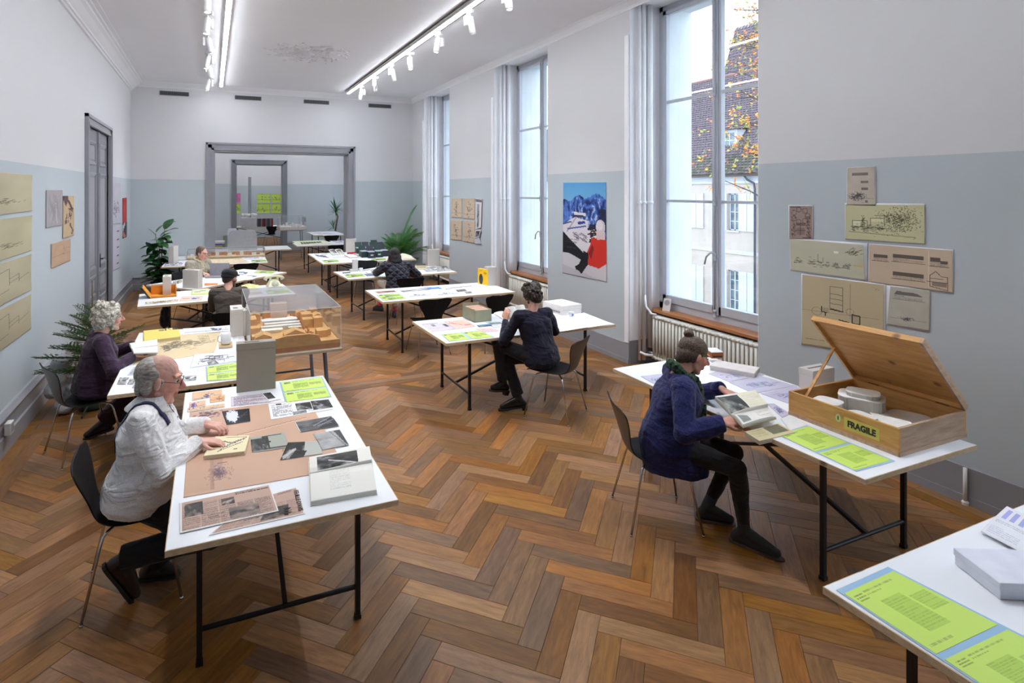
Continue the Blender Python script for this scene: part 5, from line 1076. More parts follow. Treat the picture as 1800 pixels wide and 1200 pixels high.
# white site model under perspex on the tall trestle table
t=thing('site_model','white site model under a clear cover in the further room','model',(2.42,19.4,.981)); MB().box(-.4,.4,-.45,.45,0,.09).build('base',wb,t)
mb=None
for k in range(26): 
    x,y=rr.uniform(-.34,.34),rr.uniform(-.4,.4); h=rr.choice([.03,.04,.05,.12]); MB().box(x-.03,x+.03,y-.03,y+.03,.09,.09+h).build('model_block',wb,t)
case(t,-.41,.41,-.46,.46,.0,.42)
def p_kk(im): im.seed(3); [im.line(.15+.08*i,.75-.02*i,.2+.08*i,.35,(40,50,30),2,.8) for i in range(8)]
J2=lambda pts: pc(360,360,7.5,pts)
sheet('print',J2([(1150,480),(1560,465),(1700,505),(1230,530)]),p_kk,(226,232,190),'pale green print with dark strokes in the further room','paper')
sheet('print',J2([(1640,475),(1850,470),(1850,500),(1720,505)]),p_few,(236,232,240),'white print at the right of the further room\'s near table','paper')
green(J2([(1420,400),(1560,398),(1560,405),(1440,407)]),'green information sheet on the small far table','s')
sheet('print',J2([(1410,365),(1640,360),(1740,385),(1440,392)]),p_few,(236,234,244),'white prints on the small table by the yucca','paper')
boxfile((480,388.5),(487,388.5),384,.1,'small grey block on the third room table',z=.74,txt=False) if 0 else None
# third room: plinth with column model, books, green sheets on the wall
t=thing('plinth_model','white plinth with model trees and a tall grey column in the third room','model',(1.55,24.9,0)); pl_=M('plinth_white',S(208,210,218),.7)
a=onY(424.5,402,24.9);b=onY(451,402,24.9); zt=onY(430,383,24.9).z; t.location=((a.x+b.x)/2,24.9,.741); w_=(b.x-a.x)/2
MB().box(-w_,w_,0,.6,0,zt-.741).build('plinth',pl_,t); zz=zt-.741
MB().box(-.06+.04,.06+.04,.25,.37,zz,zz+onY(440,311,25.1).z-zt).build('column',M('column_grey',S(160,166,176),.7),t)
mb=MB()
for k in range(40): x,y=rr.uniform(-w_,w_),rr.uniform(0,.6); mb.tube([(x,y,zz),(x,y,zz+.1)],.006,4); mb.ball((x,y,zz+.12),(.035,.035,.05),6,4)
mb.build('model_trees',whm,t)['kind']='stuff'
bc=[S(120,120,124),S(60,60,66),S(150,40,50),S(150,150,150),S(90,80,76),S(60,70,120)]
xa=onY(452,401,25.0).x; nb=16; bw_=(onY(480,401,25.0).x-xa)/nb; cols=['grey','charcoal','red','pale grey','brown','blue']
for k in range(nb):
    c=(k*5+k//3)%6; h=.34+.02*((k*3)%3); t=thing('book','%s book in the upright row in the third room, %s'%(cols[c],['first from left','second from left','third from left','fourth from left','fifth from left','sixth from left','seventh from left','eighth from left','eighth from right','seventh from right','sixth from right','fifth from right','fourth from right','third from right','second from right','first from right'][k]),'book',(xa+bw_*k,24.95,.741),0,'books on the third room table')
    cm_=M('cloth_'+cols[c].replace(' ','_'),bc[c],.6); MB().box(.001,bw_-.002,0,.004,0,h).box(.001,.004,0,.22,0,h).box(bw_-.005,bw_-.002,0,.22,0,h).build('cover',cm_,t); MB().box(.004,bw_-.005,.004,.215,.003,h-.006).build('pages',pagem,t)
for k,(x0_,x1_,y0_,y1_,c,lb) in enumerate([(451.5,475,340.5,356,GRN,'upper left of the four green sheets'),(477,494,340.5,356,GRN,'upper right of the four green sheets'),(451.5,475,358,374,GRN,'lower left of the four green sheets'),(477,494,358,374,GRN,'lower right of the four green sheets'),(415,422.5,340,356.5,(238,120,200),'pink sheet'),(415,422.5,358,374.5,GRN,'green sheet below the pink one')]):
    sheet('wall_sheet',[(x0_,y0_),(x1_,y0_),(x1_,y1_),(x0_,y1_)],p_sketch(k,(120,140,60),8),c,lb+' pinned on the third room wall','poster','sheets on the third room wall' if 0 else None,z=28.985,plane=onY,th=-.001)
# small things on the near window sill, socket
t=thing('sill_card','small white card stand with a grey disc on the nearest window sill','card',(5.30,5.62,.697),R(-70)); MB().hexa([(-.05,0,0),(.05,0,0),(.05,.01,0),(-.05,.01,0)],[(-.05,.05,.15),(.05,.05,.15),(.05,.058,.15),(-.05,.058,.15)]).build('card',wb,t); MB().add([(.034*math.cos(a),.0335+.011*math.sin(a)-.004,.1+.034*math.sin(a)) for a in [2*PI*i/18 for i in range(18)]],[tuple(range(18))]).build('grey_disc',M('disc_grey',S(160,160,170),.5),t)
A=onX(3,752,XL+.05); t=thing('wall_socket','white socket box on the left baseboard near the picture edge','socket',(XL+.052,onX(10,755,XL+.05).y,.22)); MB().box(0,.045,-.05,.05,-.05,.05).build('socket_box',M('socket_white',(.7,.7,.7),.4),t,False,.004); MB().box(.045,.046,-.035,.035,-.035,.035).build('socket_cover',M('socket_grey',(.35,.36,.37),.4),t)
t=thing('radiator_valve','white pipe stub on the right wall near the floor','pipe',(XR-.03,onX(1698,870,XR-.02).y,.0)); MB().tube([(0,0,.0),(0,0,.26)],.013,8).build('stub',WHITE,t,True); MB().lathe([(.02,.0),(.022,.02),(.014,.03)],10).build('collar',WHITE,t)
# ================================================================ people
def cap(mb,a,b,r0,r1=None,n=12):
    a=Vector(a);b=Vector(b);r1=r0 if r1 is None else r1; d=b-a
    if d.length<1e-5: return mb.ball(a,r0,n,8)
    d.normalize(); P=[];Rr=[]
    for k in range(4): t=PI/2*k/4; P.append(a-d*r0*math.cos(t)); Rr.append(max(r0*math.sin(t),.0004))
    P.append(a);Rr.append(r0);P.append(b);Rr.append(r1)
    for k in range(1,5): t=PI/2*k/4; P.append(b+d*r1*math.sin(t)); Rr.append(max(r1*math.cos(t),.0004))
    return mb.tube(P,Rr,n)
def loft(mb,rings,n=28):
    """rings: (centre, half-width vector, half-depth vector); squarish ellipses"""
    v=[]
    for c,u,w_ in rings:
        c=Vector(c);u=Vector(u);w_=Vector(w_)
        for k in range(n):
            a=2*PI*k/n; ca,sa=math.cos(a),math.sin(a); f=1/(abs(ca)**2.5+abs(sa)**2.5)**.4; v.append(c+u*ca*f+w_*sa*f)
    m=len(rings); f=[(i*n+k,i*n+(k+1)%n,(i+1)*n+(k+1)%n,(i+1)*n+k) for i in range(m-1) for k in range(n)]
    f+= [tuple(range(n-1,-1,-1)),tuple(range((m-1)*n,m*n))]; return mb.add(v,f)
def blob(name,mb,vox,mat,parent,sm=3,disp=(),tint=None,adapt=0.):
    """union of overlapping closed shapes into one continuous skin"""
    me=mb.mesh(name); bm=bmesh.new(); bm.from_mesh(me); bmesh.ops.recalc_face_normals(bm,faces=bm.faces); bm.to_mesh(me); bm.free()
    o=bpy.data.objects.new('tmp',me); COL.objects.link(o)
    r=o.modifiers.new('r','REMESH'); r.mode='VOXEL'; r.voxel_size=vox; r.adaptivity=adapt
    if sm: s=o.modifiers.new('s','SMOOTH'); s.iterations=sm; s.factor=.5
    for k,(kind,sz,st) in enumerate(disp):
        tx=bpy.data.textures.new('t%d'%k,kind); tx.noise_scale=sz
        d=o.modifiers.new('d','DISPLACE'); d.texture=tx; d.strength=st; d.mid_level=.5; d.texture_coords='LOCAL'
        if kind=='CLOUDS': tx.noise_depth=2
    if disp: s=o.modifiers.new('s2','SMOOTH'); s.iterations=1
    dg=bpy.context.evaluated_depsgraph_get(); dg.update(); m2=bpy.data.meshes.new_from_object(o.evaluated_get(dg)); bpy.data.objects.remove(o,do_unlink=True); bpy.data.meshes.remove(me)
    m2.name=name; m2.materials.clear()
    n=len(m2.vertices); co=np.empty(n*3,np.float32); m2.vertices.foreach_get('co',co); co=co.reshape(-1,3)
    at=m2.color_attributes.new('tint','FLOAT_COLOR','POINT'); cc=np.ones((n,4),np.float32)
    if tint: cc[:,:3]=tint(co)
    at.data.foreach_set('color',cc.ravel()); return link(name,m2,mat,parent,True)
def M_cloth(name,rgb,rough=.85,fine=160,bump=.5,rgb2=None,folds=9,quilt=False,check=None,fb=.25,wr=.35):
    if name in _M: return _M[name]
    m,n,p=nodes(name); L=n.links; t=n.nodes.new('ShaderNodeTexCoord')
    z=n.nodes.new('ShaderNodeTexNoise'); z.inputs['Scale'].default_value=folds; z.inputs['Detail'].default_value=3; z.inputs['Distortion'].default_value=1.2; L.new(t.outputs['Object'],z.inputs['Vector'])
    f=n.nodes.new('ShaderNodeTexNoise'); f.inputs['Scale'].default_value=fine; L.new(t.outputs['Object'],f.inputs['Vector'])
    r=n.nodes.new('ShaderNodeValToRGB'); r.color_ramp.elements[0].color=tuple(c*.85 for c in rgb)+(1,); r.color_ramp.elements[1].color=(tuple(rgb2) if rgb2 else tuple(min(1,c*1.12) for c in rgb))+(1,); r.color_ramp.elements[0].position=.35; r.color_ramp.elements[1].position=.65; L.new(f.outputs['Fac'],r.inputs[0])
    L.new(r.outputs[0],p.inputs['Base Color']); p.inputs['Roughness'].default_value=rough; p.inputs['Sheen Weight'].default_value=.12; p.inputs['Specular IOR Level'].default_value=.25
    b=n.nodes.new('ShaderNodeBump'); b.inputs['Strength'].default_value=bump; b.inputs['Distance'].default_value=.012; L.new(z.outputs['Fac'],b.inputs['Height'])
    b2=n.nodes.new('ShaderNodeBump'); b2.inputs['Strength'].default_value=fb; b2.inputs['Distance'].default_value=.001; L.new(f.outputs['Fac'],b2.inputs['Height']); L.new(b.outputs[0],b2.inputs['Normal']); out=b2
    if quilt:
        w1=None
        for sg in (1,-1):
            mp=n.nodes.new('ShaderNodeMapping'); mp.inputs['Rotation'].default_value=(0,R(sg*50),0); L.new(t.outputs['Object'],mp.inputs[0]); wv=n.nodes.new('ShaderNodeTexWave'); wv.wave_profile='SIN'; wv.inputs['Scale'].default_value=4.2; L.new(mp.outputs[0],wv.inputs['Vector'])
            pw=n.nodes.new('ShaderNodeMath'); pw.operation='POWER'; pw.inputs[1].default_value=.35; L.new(wv.outputs['Fac'],pw.inputs[0])
            if w1 is None: w1=pw
            else: mn=n.nodes.new('ShaderNodeMath'); mn.operation='MINIMUM'; L.new(w1.outputs[0],mn.inputs[0]); L.new(pw.outputs[0],mn.inputs[1]); w1=mn
        b3=n.nodes.new('ShaderNodeBump'); b3.inputs['Strength'].default_value=1; b3.inputs['Distance'].default_value=.03; L.new(w1.outputs[0],b3.inputs['Height']); L.new(b2.outputs[0],b3.inputs['Normal']); out=b3
    if wr:   # long diagonal creases
        mp=n.nodes.new('ShaderNodeMapping'); mp.inputs['Rotation'].default_value=(R(20),R(35),R(15)); mp.inputs['Scale'].default_value=(3.2,3.2,8.5); L.new(t.outputs['Object'],mp.inputs[0])
        c=n.nodes.new('ShaderNodeTexNoise'); c.inputs['Scale'].default_value=1.; c.inputs['Detail'].default_value=2; c.inputs['Distortion'].default_value=1.6; L.new(mp.outputs[0],c.inputs['Vector'])
        rg=n.nodes.new('ShaderNodeMath'); rg.operation='PINGPONG'; rg.inputs[1].default_value=.18; L.new(c.outputs['Fac'],rg.inputs[0])
        b4=n.nodes.new('ShaderNodeBump'); b4.inputs['Strength'].default_value=wr; b4.inputs['Distance'].default_value=.10; L.new(rg.outputs[0],b4.inputs['Height']); L.new(out.outputs[0],b4.inputs['Normal']); out=b4
    L.new(out.outputs[0],p.inputs['Normal']); _M[name]=m; return m
def M_skin(name,rgb):
    if name in _M: return _M[name]
    m,n,p=nodes(name); L=n.links; a=n.nodes.new('ShaderNodeVertexColor'); a.layer_name='tint'; t=n.nodes.new('ShaderNodeTexCoord'); z=n.nodes.new('ShaderNodeTexNoise'); z.inputs['Scale'].default_value=38; z.inputs['Detail'].default_value=5; L.new(t.outputs['Object'],z.inputs['Vector'])
    r=n.nodes.new('ShaderNodeValToRGB'); r.color_ramp.elements[0].color=(rgb[0]*.93,rgb[1]*.82,rgb[2]*.8,1); r.color_ramp.elements[1].color=(min(1,rgb[0]*1.05),rgb[1]*1.08,rgb[2]*1.08,1); r.color_ramp.elements[0].position=.3; r.color_ramp.elements[1].position=.7; L.new(z.outputs['Fac'],r.inputs[0])
    x=n.nodes.new('ShaderNodeMix'); x.data_type='RGBA'; x.blend_type='MULTIPLY'; x.inputs[0].default_value=1; L.new(r.outputs[0],x.inputs[6]); L.new(a.outputs['Color'],x.inputs[7]); L.new(x.outputs[2],p.inputs['Base Color'])
    p.inputs['Roughness'].default_value=.5; p.inputs['Specular IOR Level'].default_value=.35; p.inputs['Subsurface Weight'].default_value=.0
    b=n.nodes.new('ShaderNodeBump'); b.inputs['Strength'].default_value=.25; b.inputs['Distance'].default_value=.002; L.new(z.outputs['Fac'],b.inputs['Height']); L.new(b.outputs[0],p.inputs['Normal']); _M[name]=m; return m
def M_hair(name,c0,c1,scale=(60,60,9),rough=.5):
    if name in _M: return _M[name]
    m,n,p=nodes(name); L=n.links; t=n.nodes.new('ShaderNodeTexCoord'); mp=n.nodes.new('ShaderNodeMapping'); mp.inputs['Scale'].default_value=scale; L.new(t.outputs['Object'],mp.inputs[0])
    z=n.nodes.new('ShaderNodeTexNoise'); z.inputs['Scale'].default_value=1.6; z.inputs['Detail'].default_value=6; z.inputs['Distortion'].default_value=.8; L.new(mp.outputs[0],z.inputs['Vector'])
    r=n.nodes.new('ShaderNodeValToRGB'); r.color_ramp.elements[0].color=c0+(1,); r.color_ramp.elements[1].color=c1+(1,); r.color_ramp.elements[0].position=.35; r.color_ramp.elements[1].position=.65; L.new(z.outputs['Fac'],r.inputs[0]); L.new(r.outputs[0],p.inputs['Base Color'])
    b=n.nodes.new('ShaderNodeBump'); b.inputs['Strength'].default_value=.8; b.inputs['Distance'].default_value=.0035; L.new(z.outputs['Fac'],b.inputs['Height']); L.new(b.outputs[0],p.inputs['Normal']); p.inputs['Roughness'].default_value=rough; _M[name]=m; return m
def ik(a,c,l1,l2,hint):
    """middle joint of a two-bone limb from a to c, bending towards hint"""
    a=Vector(a);c=Vector(c); d=c-a; L=d.length; mx=(l1+l2)*.995
    if L>mx: c=a+d*(mx/L); d=c-a; L=mx
    x=(l1*l1-l2*l2+L*L)/(2*L); h=math.sqrt(max(0,l1*l1-x*x)); u=d.normalized(); hv=Vector(hint)-u*Vector(hint).dot(u)
    return a+u*x+hv.normalized()*h,c
def hand(mb,wr,d,pn,side,curl=.5,s=1.,thumb=.6,fl=None):
    """palm, four unequal fingers with knuckle bends, thumb from the side of the palm"""
    wr=Vector(wr);d=Vector(d).normalized();pn=Vector(pn);pn=(pn-d*pn.dot(d)).normalized(); sd=d.cross(pn)*side
    for j,(off,l,r,kk) in enumerate(((.030,.070,.0085,.088),(.010,.078,.0088,.092),(-.011,.072,.0084,.088),(-.030,.058,.0074,.080))):
        k=wr+d*kk*s+sd*off*s*.95; cap(mb,wr+d*.012*s+sd*off*.6*s,k,.0145*s,.0112*s,8)
        c=(curl if not fl else fl[j]); p=k; a=c*.55; dirv=d
        for q,(fr,fr_r) in enumerate(((.46,1.),(.30,.92),(.24,.82))):
            dirv=(d*math.cos(a)+pn*math.sin(a)+sd*off*1.6*(1-c*.6)).normalized(); e=p+dirv*l*fr*s; cap(mb,p,e,r*fr_r*s,r*(fr_r-.06)*s,8); p=e; a+=c*.95
    b=wr+d*.025*s+sd*.022*s; m=b+(sd*.62+d*.62+pn*.35*thumb).normalized()*.042*s; cap(mb,wr+d*.015*s+sd*.008*s,m,.0150*s,.0115*s,8); m2=m+(sd*.25+d*.85+pn*.45*thumb).normalized()*.030*s; cap(mb,m,m2,.0108*s,.0098*s,8); cap(mb,m2,m2+(d*.9+pn*.3*thumb).normalized()*.022*s,.0096*s,.008*s,8)
def person(p):
    V=Vector; O=V((p['pel'][0],p['pel'][1],0)); s=p.get('s',1.); yaw=R(p['yaw']); t=thing('person',p['label'],'person',O)
    w2=lambda q: V(q)-O
    fw=V((math.cos(yaw),math.sin(yaw),0)); lf=V((-fw.y,fw.x,0)); syaw=R(p.get('syaw',p['yaw'])); sf=V((math.cos(syaw),math.sin(syaw),0)); sl=V((-sf.y,sf.x,0))
    pel=w2(p['pel']); N=w2(p['N']); HC=w2(p['head']); g=p.get('girth',1.); sw=p.get('sw',.185)*s; vox=p.get('vox',.006)
    hy,hp,hr_=[R(a) for a in p['hrot']]; hx=V((math.cos(hy)*math.cos(hp),math.sin(hy)*math.cos(hp),math.sin(hp))); hl=V((-math.sin(hy),math.cos(hy),0)); hz=hx.cross(hl); hl=(hl*math.cos(hr_)+hz*math.sin(hr_)); hz=hx.cross(hl)
    hs=p.get('hs',1.)*s; HR=Matrix((hx,hl,hz)).transposed(); Hd=lambda x,y,z: HC+HR@V((x*hs,y*hs,z*hs))
    sp=(N-pel); up=sp.normalized(); ch=pel.lerp(N,.66)+sf*.01; wa=pel.lerp(N,.33)+fw*p.get('belly',0.)
    shc=N-up*.045; SH={1:shc+sl*sw,-1:shc-sl*sw}; HP={k:pel+lf*.09*s*k-V((0,0,.01)) for k in (1,-1)}
    EL={};WR={};KN={};AN={}
    for k,nm in ((1,'L'),(-1,'R')):
        a=p['arm'+nm]; EL[k],WR[k]=ik(SH[k],w2(a['w']),.285*s,.25*s,a['h'])
        l=p['leg'+nm]; KN[k],AN[k]=ik(HP[k],w2(l['a']),.43*s,.42*s,l['h'])
    def torso(mb,e,top=True,low=0.):
        d=lambda v,f_,r: v*r
        G=g
        rings=[(pel-V((0,0,.085-low)),lf*(.15*G+e)*s,fw*(.12*G+e)*s),(pel-V((0,0,.03)),lf*(.175*G+e)*s,fw*(.14*G+e)*s),(pel+up*.07,lf*(.17*G+e)*s,fw*(.13*G+e)*s),(wa,lf*(.145*G+e)*s,fw*(.115*G+e+p.get('belly',0)*.5)*s),(ch,sl*(.165*(G*.5+.5)+e)*s,sf*(.115*(G*.6+.4)+e)*s),(N-up*.09,sl*(.165+e)*s,sf*(.10+e)*s),(N-up*.035,sl*(.11+e)*s,sf*(.07+e)*s),(N+up*.0,sl*(.065+e*.5)*s,sf*(.06+e*.5)*s)]
        if not top: rings=rings[:4]
        loft(mb,rings)
        if top:
            for k in (1,-1): cap(mb,N-up*.05+sl*.05*k,SH[k],.062*s+e*.5,.056*s+e*.7)
    hd_dir=(HC-N).normalized()
    # --- the body, one continuous skin
    b=MB(); torso(b,-.014)
    cap(b,N-hd_dir*.03,Hd(-.015,0,-.055),.056*s,.052*s)
    b.ball(Hd(-.018,0,.032),(.093*hs,.074*hs,.086*hs),18,12,HR); b.ball(Hd(.022,0,-.018),(.068*hs,.060*hs,.088*hs),18,12,HR); b.ball(Hd(.030,0,-.078),(.050*hs,.046*hs,.032*hs),14,10,HR); b.ball(Hd(.064,0,-.100),(.021*hs,.022*hs,.018*hs),10,8,HR)
    nl=p.get('nose',1.); cap(b,Hd(.084,0,.018),Hd(.108*1.0+.006*nl,0,-.020),.0075*hs,.0125*hs,10)
    for k in (1,-1):
        b.ball(Hd(.100,.011*k,-.025),.009*hs,8,6); cap(b,Hd(.083,.012*k,.034),Hd(.070,.046*k,.034),.0095*hs,.009*hs,8); b.ball(Hd(.058,.036*k,-.022),(.027*hs,.022*hs,.026*hs),10,8,HR); b.ball(Hd(-.004,.076*k,-.004),(.019*hs,.009*hs,.031*hs),10,8,HR@Matrix.Rotation(R(18*k),3,'Z')); cap(b,Hd(.004,.048*k,-.058),Hd(.045,.032*k,-.090),.018*hs,.018*hs,8)
    if p.get('jowl'):
        for k in (1,-1): b.ball(Hd(.030,.038*k,-.068),(.038*hs,.024*hs,.032*hs),10,8,HR)
        b.ball(Hd(.005,0,-.100),(.055*hs,.042*hs,.030*hs),12,8,HR)
    cap(b,Hd(.086,-.016,-.053),Hd(.086,.016,-.053),.0066*hs,.0066*hs,8); cap(b,Hd(.084,-.014,-.066),Hd(.084,.014,-.066),.0075*hs,.0075*hs,8)
    for k,nm in ((1,'L'),(-1,'R')):
        cap(b,SH[k],EL[k],.047*s,.038*s); cap(b,EL[k],WR[k],.038*s,.025*s); a=p['arm'+nm]; hand(b,WR[k],a['d'],a['n'],k*a.get('flip',1),a.get('c',.5),s*a.get('hsz',1.),a.get('t',.6),a.get('fl'))
        cap(b,HP[k],KN[k],.078*s,.052*s); cap(b,KN[k],AN[k],.05*s,.030*s); f=w2(p['leg'+nm]['t']); cap(b,AN[k],f,.026*s,.016*s)
    HCn=np.array(HC); HRn=np.array(HR.transposed()); 
    def tint(co):
        l=(co-HCn)@HRn.T/hs; c=np.ones((len(co),3)); x,y,z=l[:,0],l[:,1],l[:,2]; inh=(np.abs(l).max(1)<.16)
        m=inh&(x>.076)&(np.abs(y)<.023)&(z<-.046)&(z>-.075); c[m]=(.90,.68,.66)
        m=inh&(x>.086)&(np.abs(y)<.018)&(z>-.0615)&(z<-.0575); c[m]=(.6,.42,.42)
        m=inh&(x>.05)&(np.abs(np.abs(y)-.030)<.019)&(z>.030)&(z<.0395); c[m]=p.get('brow',(.45,.38,.34))
        m=inh&(x>.04)&(np.abs(np.abs(y)-.04)<.02)&(z<-.0)&(z>-.045); c[m]*=(1.0,.86,.84)
        m=inh&(x>.095)&(np.abs(y)<.02)&(z<.0)&(z>-.035); c[m]*=(1.,.82,.8)
        if p.get('beard'): m=inh&(x>-.005)&(z<-.03)&(z>-.13)&~((x>.08)&(z>-.07)&(z<-.05)&(np.abs(y)<.02)); c[m]=p['beard']
        if p.get('thin'):   # sparse grey hair lying over the crown
            m=inh&(z>.055+.02*np.sin(y*60))&(x<.055+.012*np.sin(y*140+1)); q=.5+.5*np.sin(y*520+np.sin(x*60)*1.5); mixv=(.35+.4*q)[:,None]; g_=np.array(p['thin']); cc_=c*(1-mixv)+g_*mixv; c[m]=cc_[m]
        if p.get('stubble'): m=inh&(x>.0)&(z<-.035)&(z>-.13); c[m]*=p['stubble']
        return c
    blob('body',b,vox,M_skin('skin_'+p['id'],p['skin']),t,2,tint=tint)
    for k in (1,-1):
        e=MB().ball(Hd(.0700,.030*k,.008),.0118*hs,12,8).build('eye',M('eye_white',(.72,.70,.68),.25),t,True); MB().ball(Hd(.0782,.030*k,.007),.0050*hs,10,6).build('iris',M('iris_dark',(.03,.02,.015),.2),e,True)
        MB().tube([Hd(.078,(.030+.013)*k,.010),Hd(.0835,.030*k,.0165),Hd(.083,(.030-.012)*k,.012)],.0024*hs,6).build('eyelid',M_skin('skin_'+p['id'],p['skin']),t,True)
    # --- clothes
    T=p['top']; b=MB(); torso(b,T.get('e',.016),low=-.0); sl_=T.get('sl',.0)
    if T.get('hem'):   # long hem hanging over hips and thighs
        h=T['hem']; loft(b,[(pel+up*.06,lf*(.17*g+.02)*s,fw*(.13*g+.02)*s),(pel-V((0,0,.04)),lf*(.18*g+.02)*s,fw*(.15*g+.02)*s),(pel-V((0,0,.04+h*.5))+fw*.03,lf*(.185*g+.02)*s,fw*(.16*g+.03)*s),(pel-V((0,0,.04+h))+fw*.04,lf*(.175*g+.02)*s,fw*(.155*g+.035)*s)])
    for k in (1,-1):
        cw=WR[k]+(EL[k]-WR[k]).normalized()*T.get('cuff',.01); cap(b,SH[k],EL[k],(.060+sl_)*s,(.051+sl_)*s); 
        P_=[EL[k],EL[k].lerp(cw,.5),cw.lerp(EL[k],.08),cw]; b.tube(P_,[(.051+sl_)*s,(.046+sl_)*s,(.040+sl_*.8)*s,(.037+sl_*.8)*s],14); b.ball(EL[k],(.052+sl_)*s,12,8)
    for q in T.get('extra',[]): q(b,locals())
    top=blob(T['name'],b,vox*1.15,T['mat'],t,3,T.get('disp',(('CLOUDS',.11,.022),)))
    Bm=p['bot']; b=MB(); loft(b,[(pel-V((0,0,.088)),lf*(.15*g+.008)*s,fw*(.12*g+.01)*s),(pel-V((0,0,.03)),lf*(.178*g+.008)*s,fw*(.145*g+.008)*s),(pel+up*.06,lf*(.17*g-.006)*s,fw*(.13*g-.006)*s),(pel+up*.09,lf*(.145*g-.01)*s,fw*(.11*g-.01)*s)])
    e=Bm.get('e',0.)
    for k in (1,-1):
        cap(b,HP[k],KN[k],(.092+e)*s,(.066+e)*s); ac=AN[k]+(KN[k]-AN[k]).normalized()*Bm.get('short',.04); b.tube([KN[k],KN[k].lerp(ac,.4),ac],[(.064+e)*s,(.060+e)*s,(.050+e+Bm.get('fl',0.))*s],14); b.ball(KN[k],(.066+e)*s,12,8)
    blob('trousers',b,vox*1.25,Bm['mat'],t,3,(('CLOUDS',.09,.014),))
    for k,nm in ((1,'L'),(-1,'R')):
        l=p['leg'+nm]; f=w2(l['t']); b=MB(); A=AN[k]; d=(f-A); dh=V((d.x,d.y,d.z)); heel=w2(l['hl']) if 'hl' in l else V((A.x-d.x*.28,A.y-d.y*.28,A.z-.055)); bt=p.get('boot',.05)
        cap(b,heel,f,.032*s,.027*s); cap(b,A,heel,.034*s,.034*s); cap(b,A,A.lerp(f,.5),.036*s,.031*s); cap(b,A,A+(KN[k]-A).normalized()*bt,.039*s,.039*s); cap(b,A.lerp(f,.5),f,.032*s,.025*s)
        sh_=blob('shoe',b,vox,p['shoe'],t,2)
        # sole following the foot
        u=(f-heel).normalized(); pr=u.cross(V((0,0,1))); pr=pr.normalized() if pr.length>.05 else lf; dn=-(pr.cross(u)).normalized(); dn=dn if dn.z<0 else -dn
        sb=MB(); pts=[]
        for q,wd in ((-.034,.02),(-.02,.03),(.02,.033),(.5,.028),(.8,.038),(1.05,.034),(1.16,.02),(1.2,.006)):
            L_=(f-heel).length; c=heel+u*(q if q<.03 else q*L_); pts.append((c,wd*s))
        ou=[c+pr*w_ for c,w_ in pts]+[c-pr*w_ for c,w_ in reversed(pts)]; n=len(ou); z0=.024*s; z1=.040*s
        sb.add([q+dn*z0 for q in ou]+[q+dn*z1 for q in ou],[tuple(range(n)),tuple(range(2*n-1,n-1,-1))]+[(i,n+i,n+(i+1)%n,(i+1)%n) for i in range(n)]); sb.build('sole',p.get('sole',M('rubber_sole',(.02,.018,.016),.6)),sh_)
        if p.get('heelh'): hb=MB(); c=heel-u*.0+dn*.03; hb.hexa([c+pr*.022-u*.024+dn*.045,c-pr*.022-u*.024+dn*.045,c-pr*.022+u*.02+dn*.045,c+pr*.022+u*.02+dn*.045],[c+pr*.028-u*.03,c-pr*.028-u*.03,c-pr*.028+u*.028,c+pr*.028+u*.028]).build('boot_heel',p['shoe'],sh_)
    # --- hair
    b=MB(); 
    if 'hair' in p: 
        hm,fn,hv,hd=p['hair']; fn(b,Hd,HR,hs); blob('hair',b,hv,hm,t,2,hd)
    for f in p.get('acc',[]): f(t,locals())
    return t
def glasses(mat,full=True):
    def f(t,L):
        Hd,hs=L['Hd'],L['hs']; mb=MB()
        for k in (1,-1):
            mb.tube([Hd(.098,.031*k+.021*math.cos(a)*1.05,.006+.016*math.sin(a)) for a in [2*PI*i/16 for i in range(17)]],.0013*hs,6,False)
            mb.tube([Hd(.098,.053*k,.010),Hd(.07,.070*k,.012),Hd(.0,.078*k,.012),Hd(-.02,.077*k,.002)],.0017*hs,6)
        mb.tube([Hd(.098,-.009,.008),Hd(.102,0,.012),Hd(.098,.009,.008)],.0013*hs,6)
        g=mb.build('glasses',mat,t,True)
        for k in (1,-1): MB().add([Hd(.098,.031*k+.021*math.cos(a)*1.05,.006+.016*math.sin(a)) for a in [2*PI*i/16 for i in range(16)]],[tuple(range(16))]).build('spectacle_lens',M_glass('lens_glass',(.96,.97,.97),.08),g)
    return f
UPV=(0,0,-1)
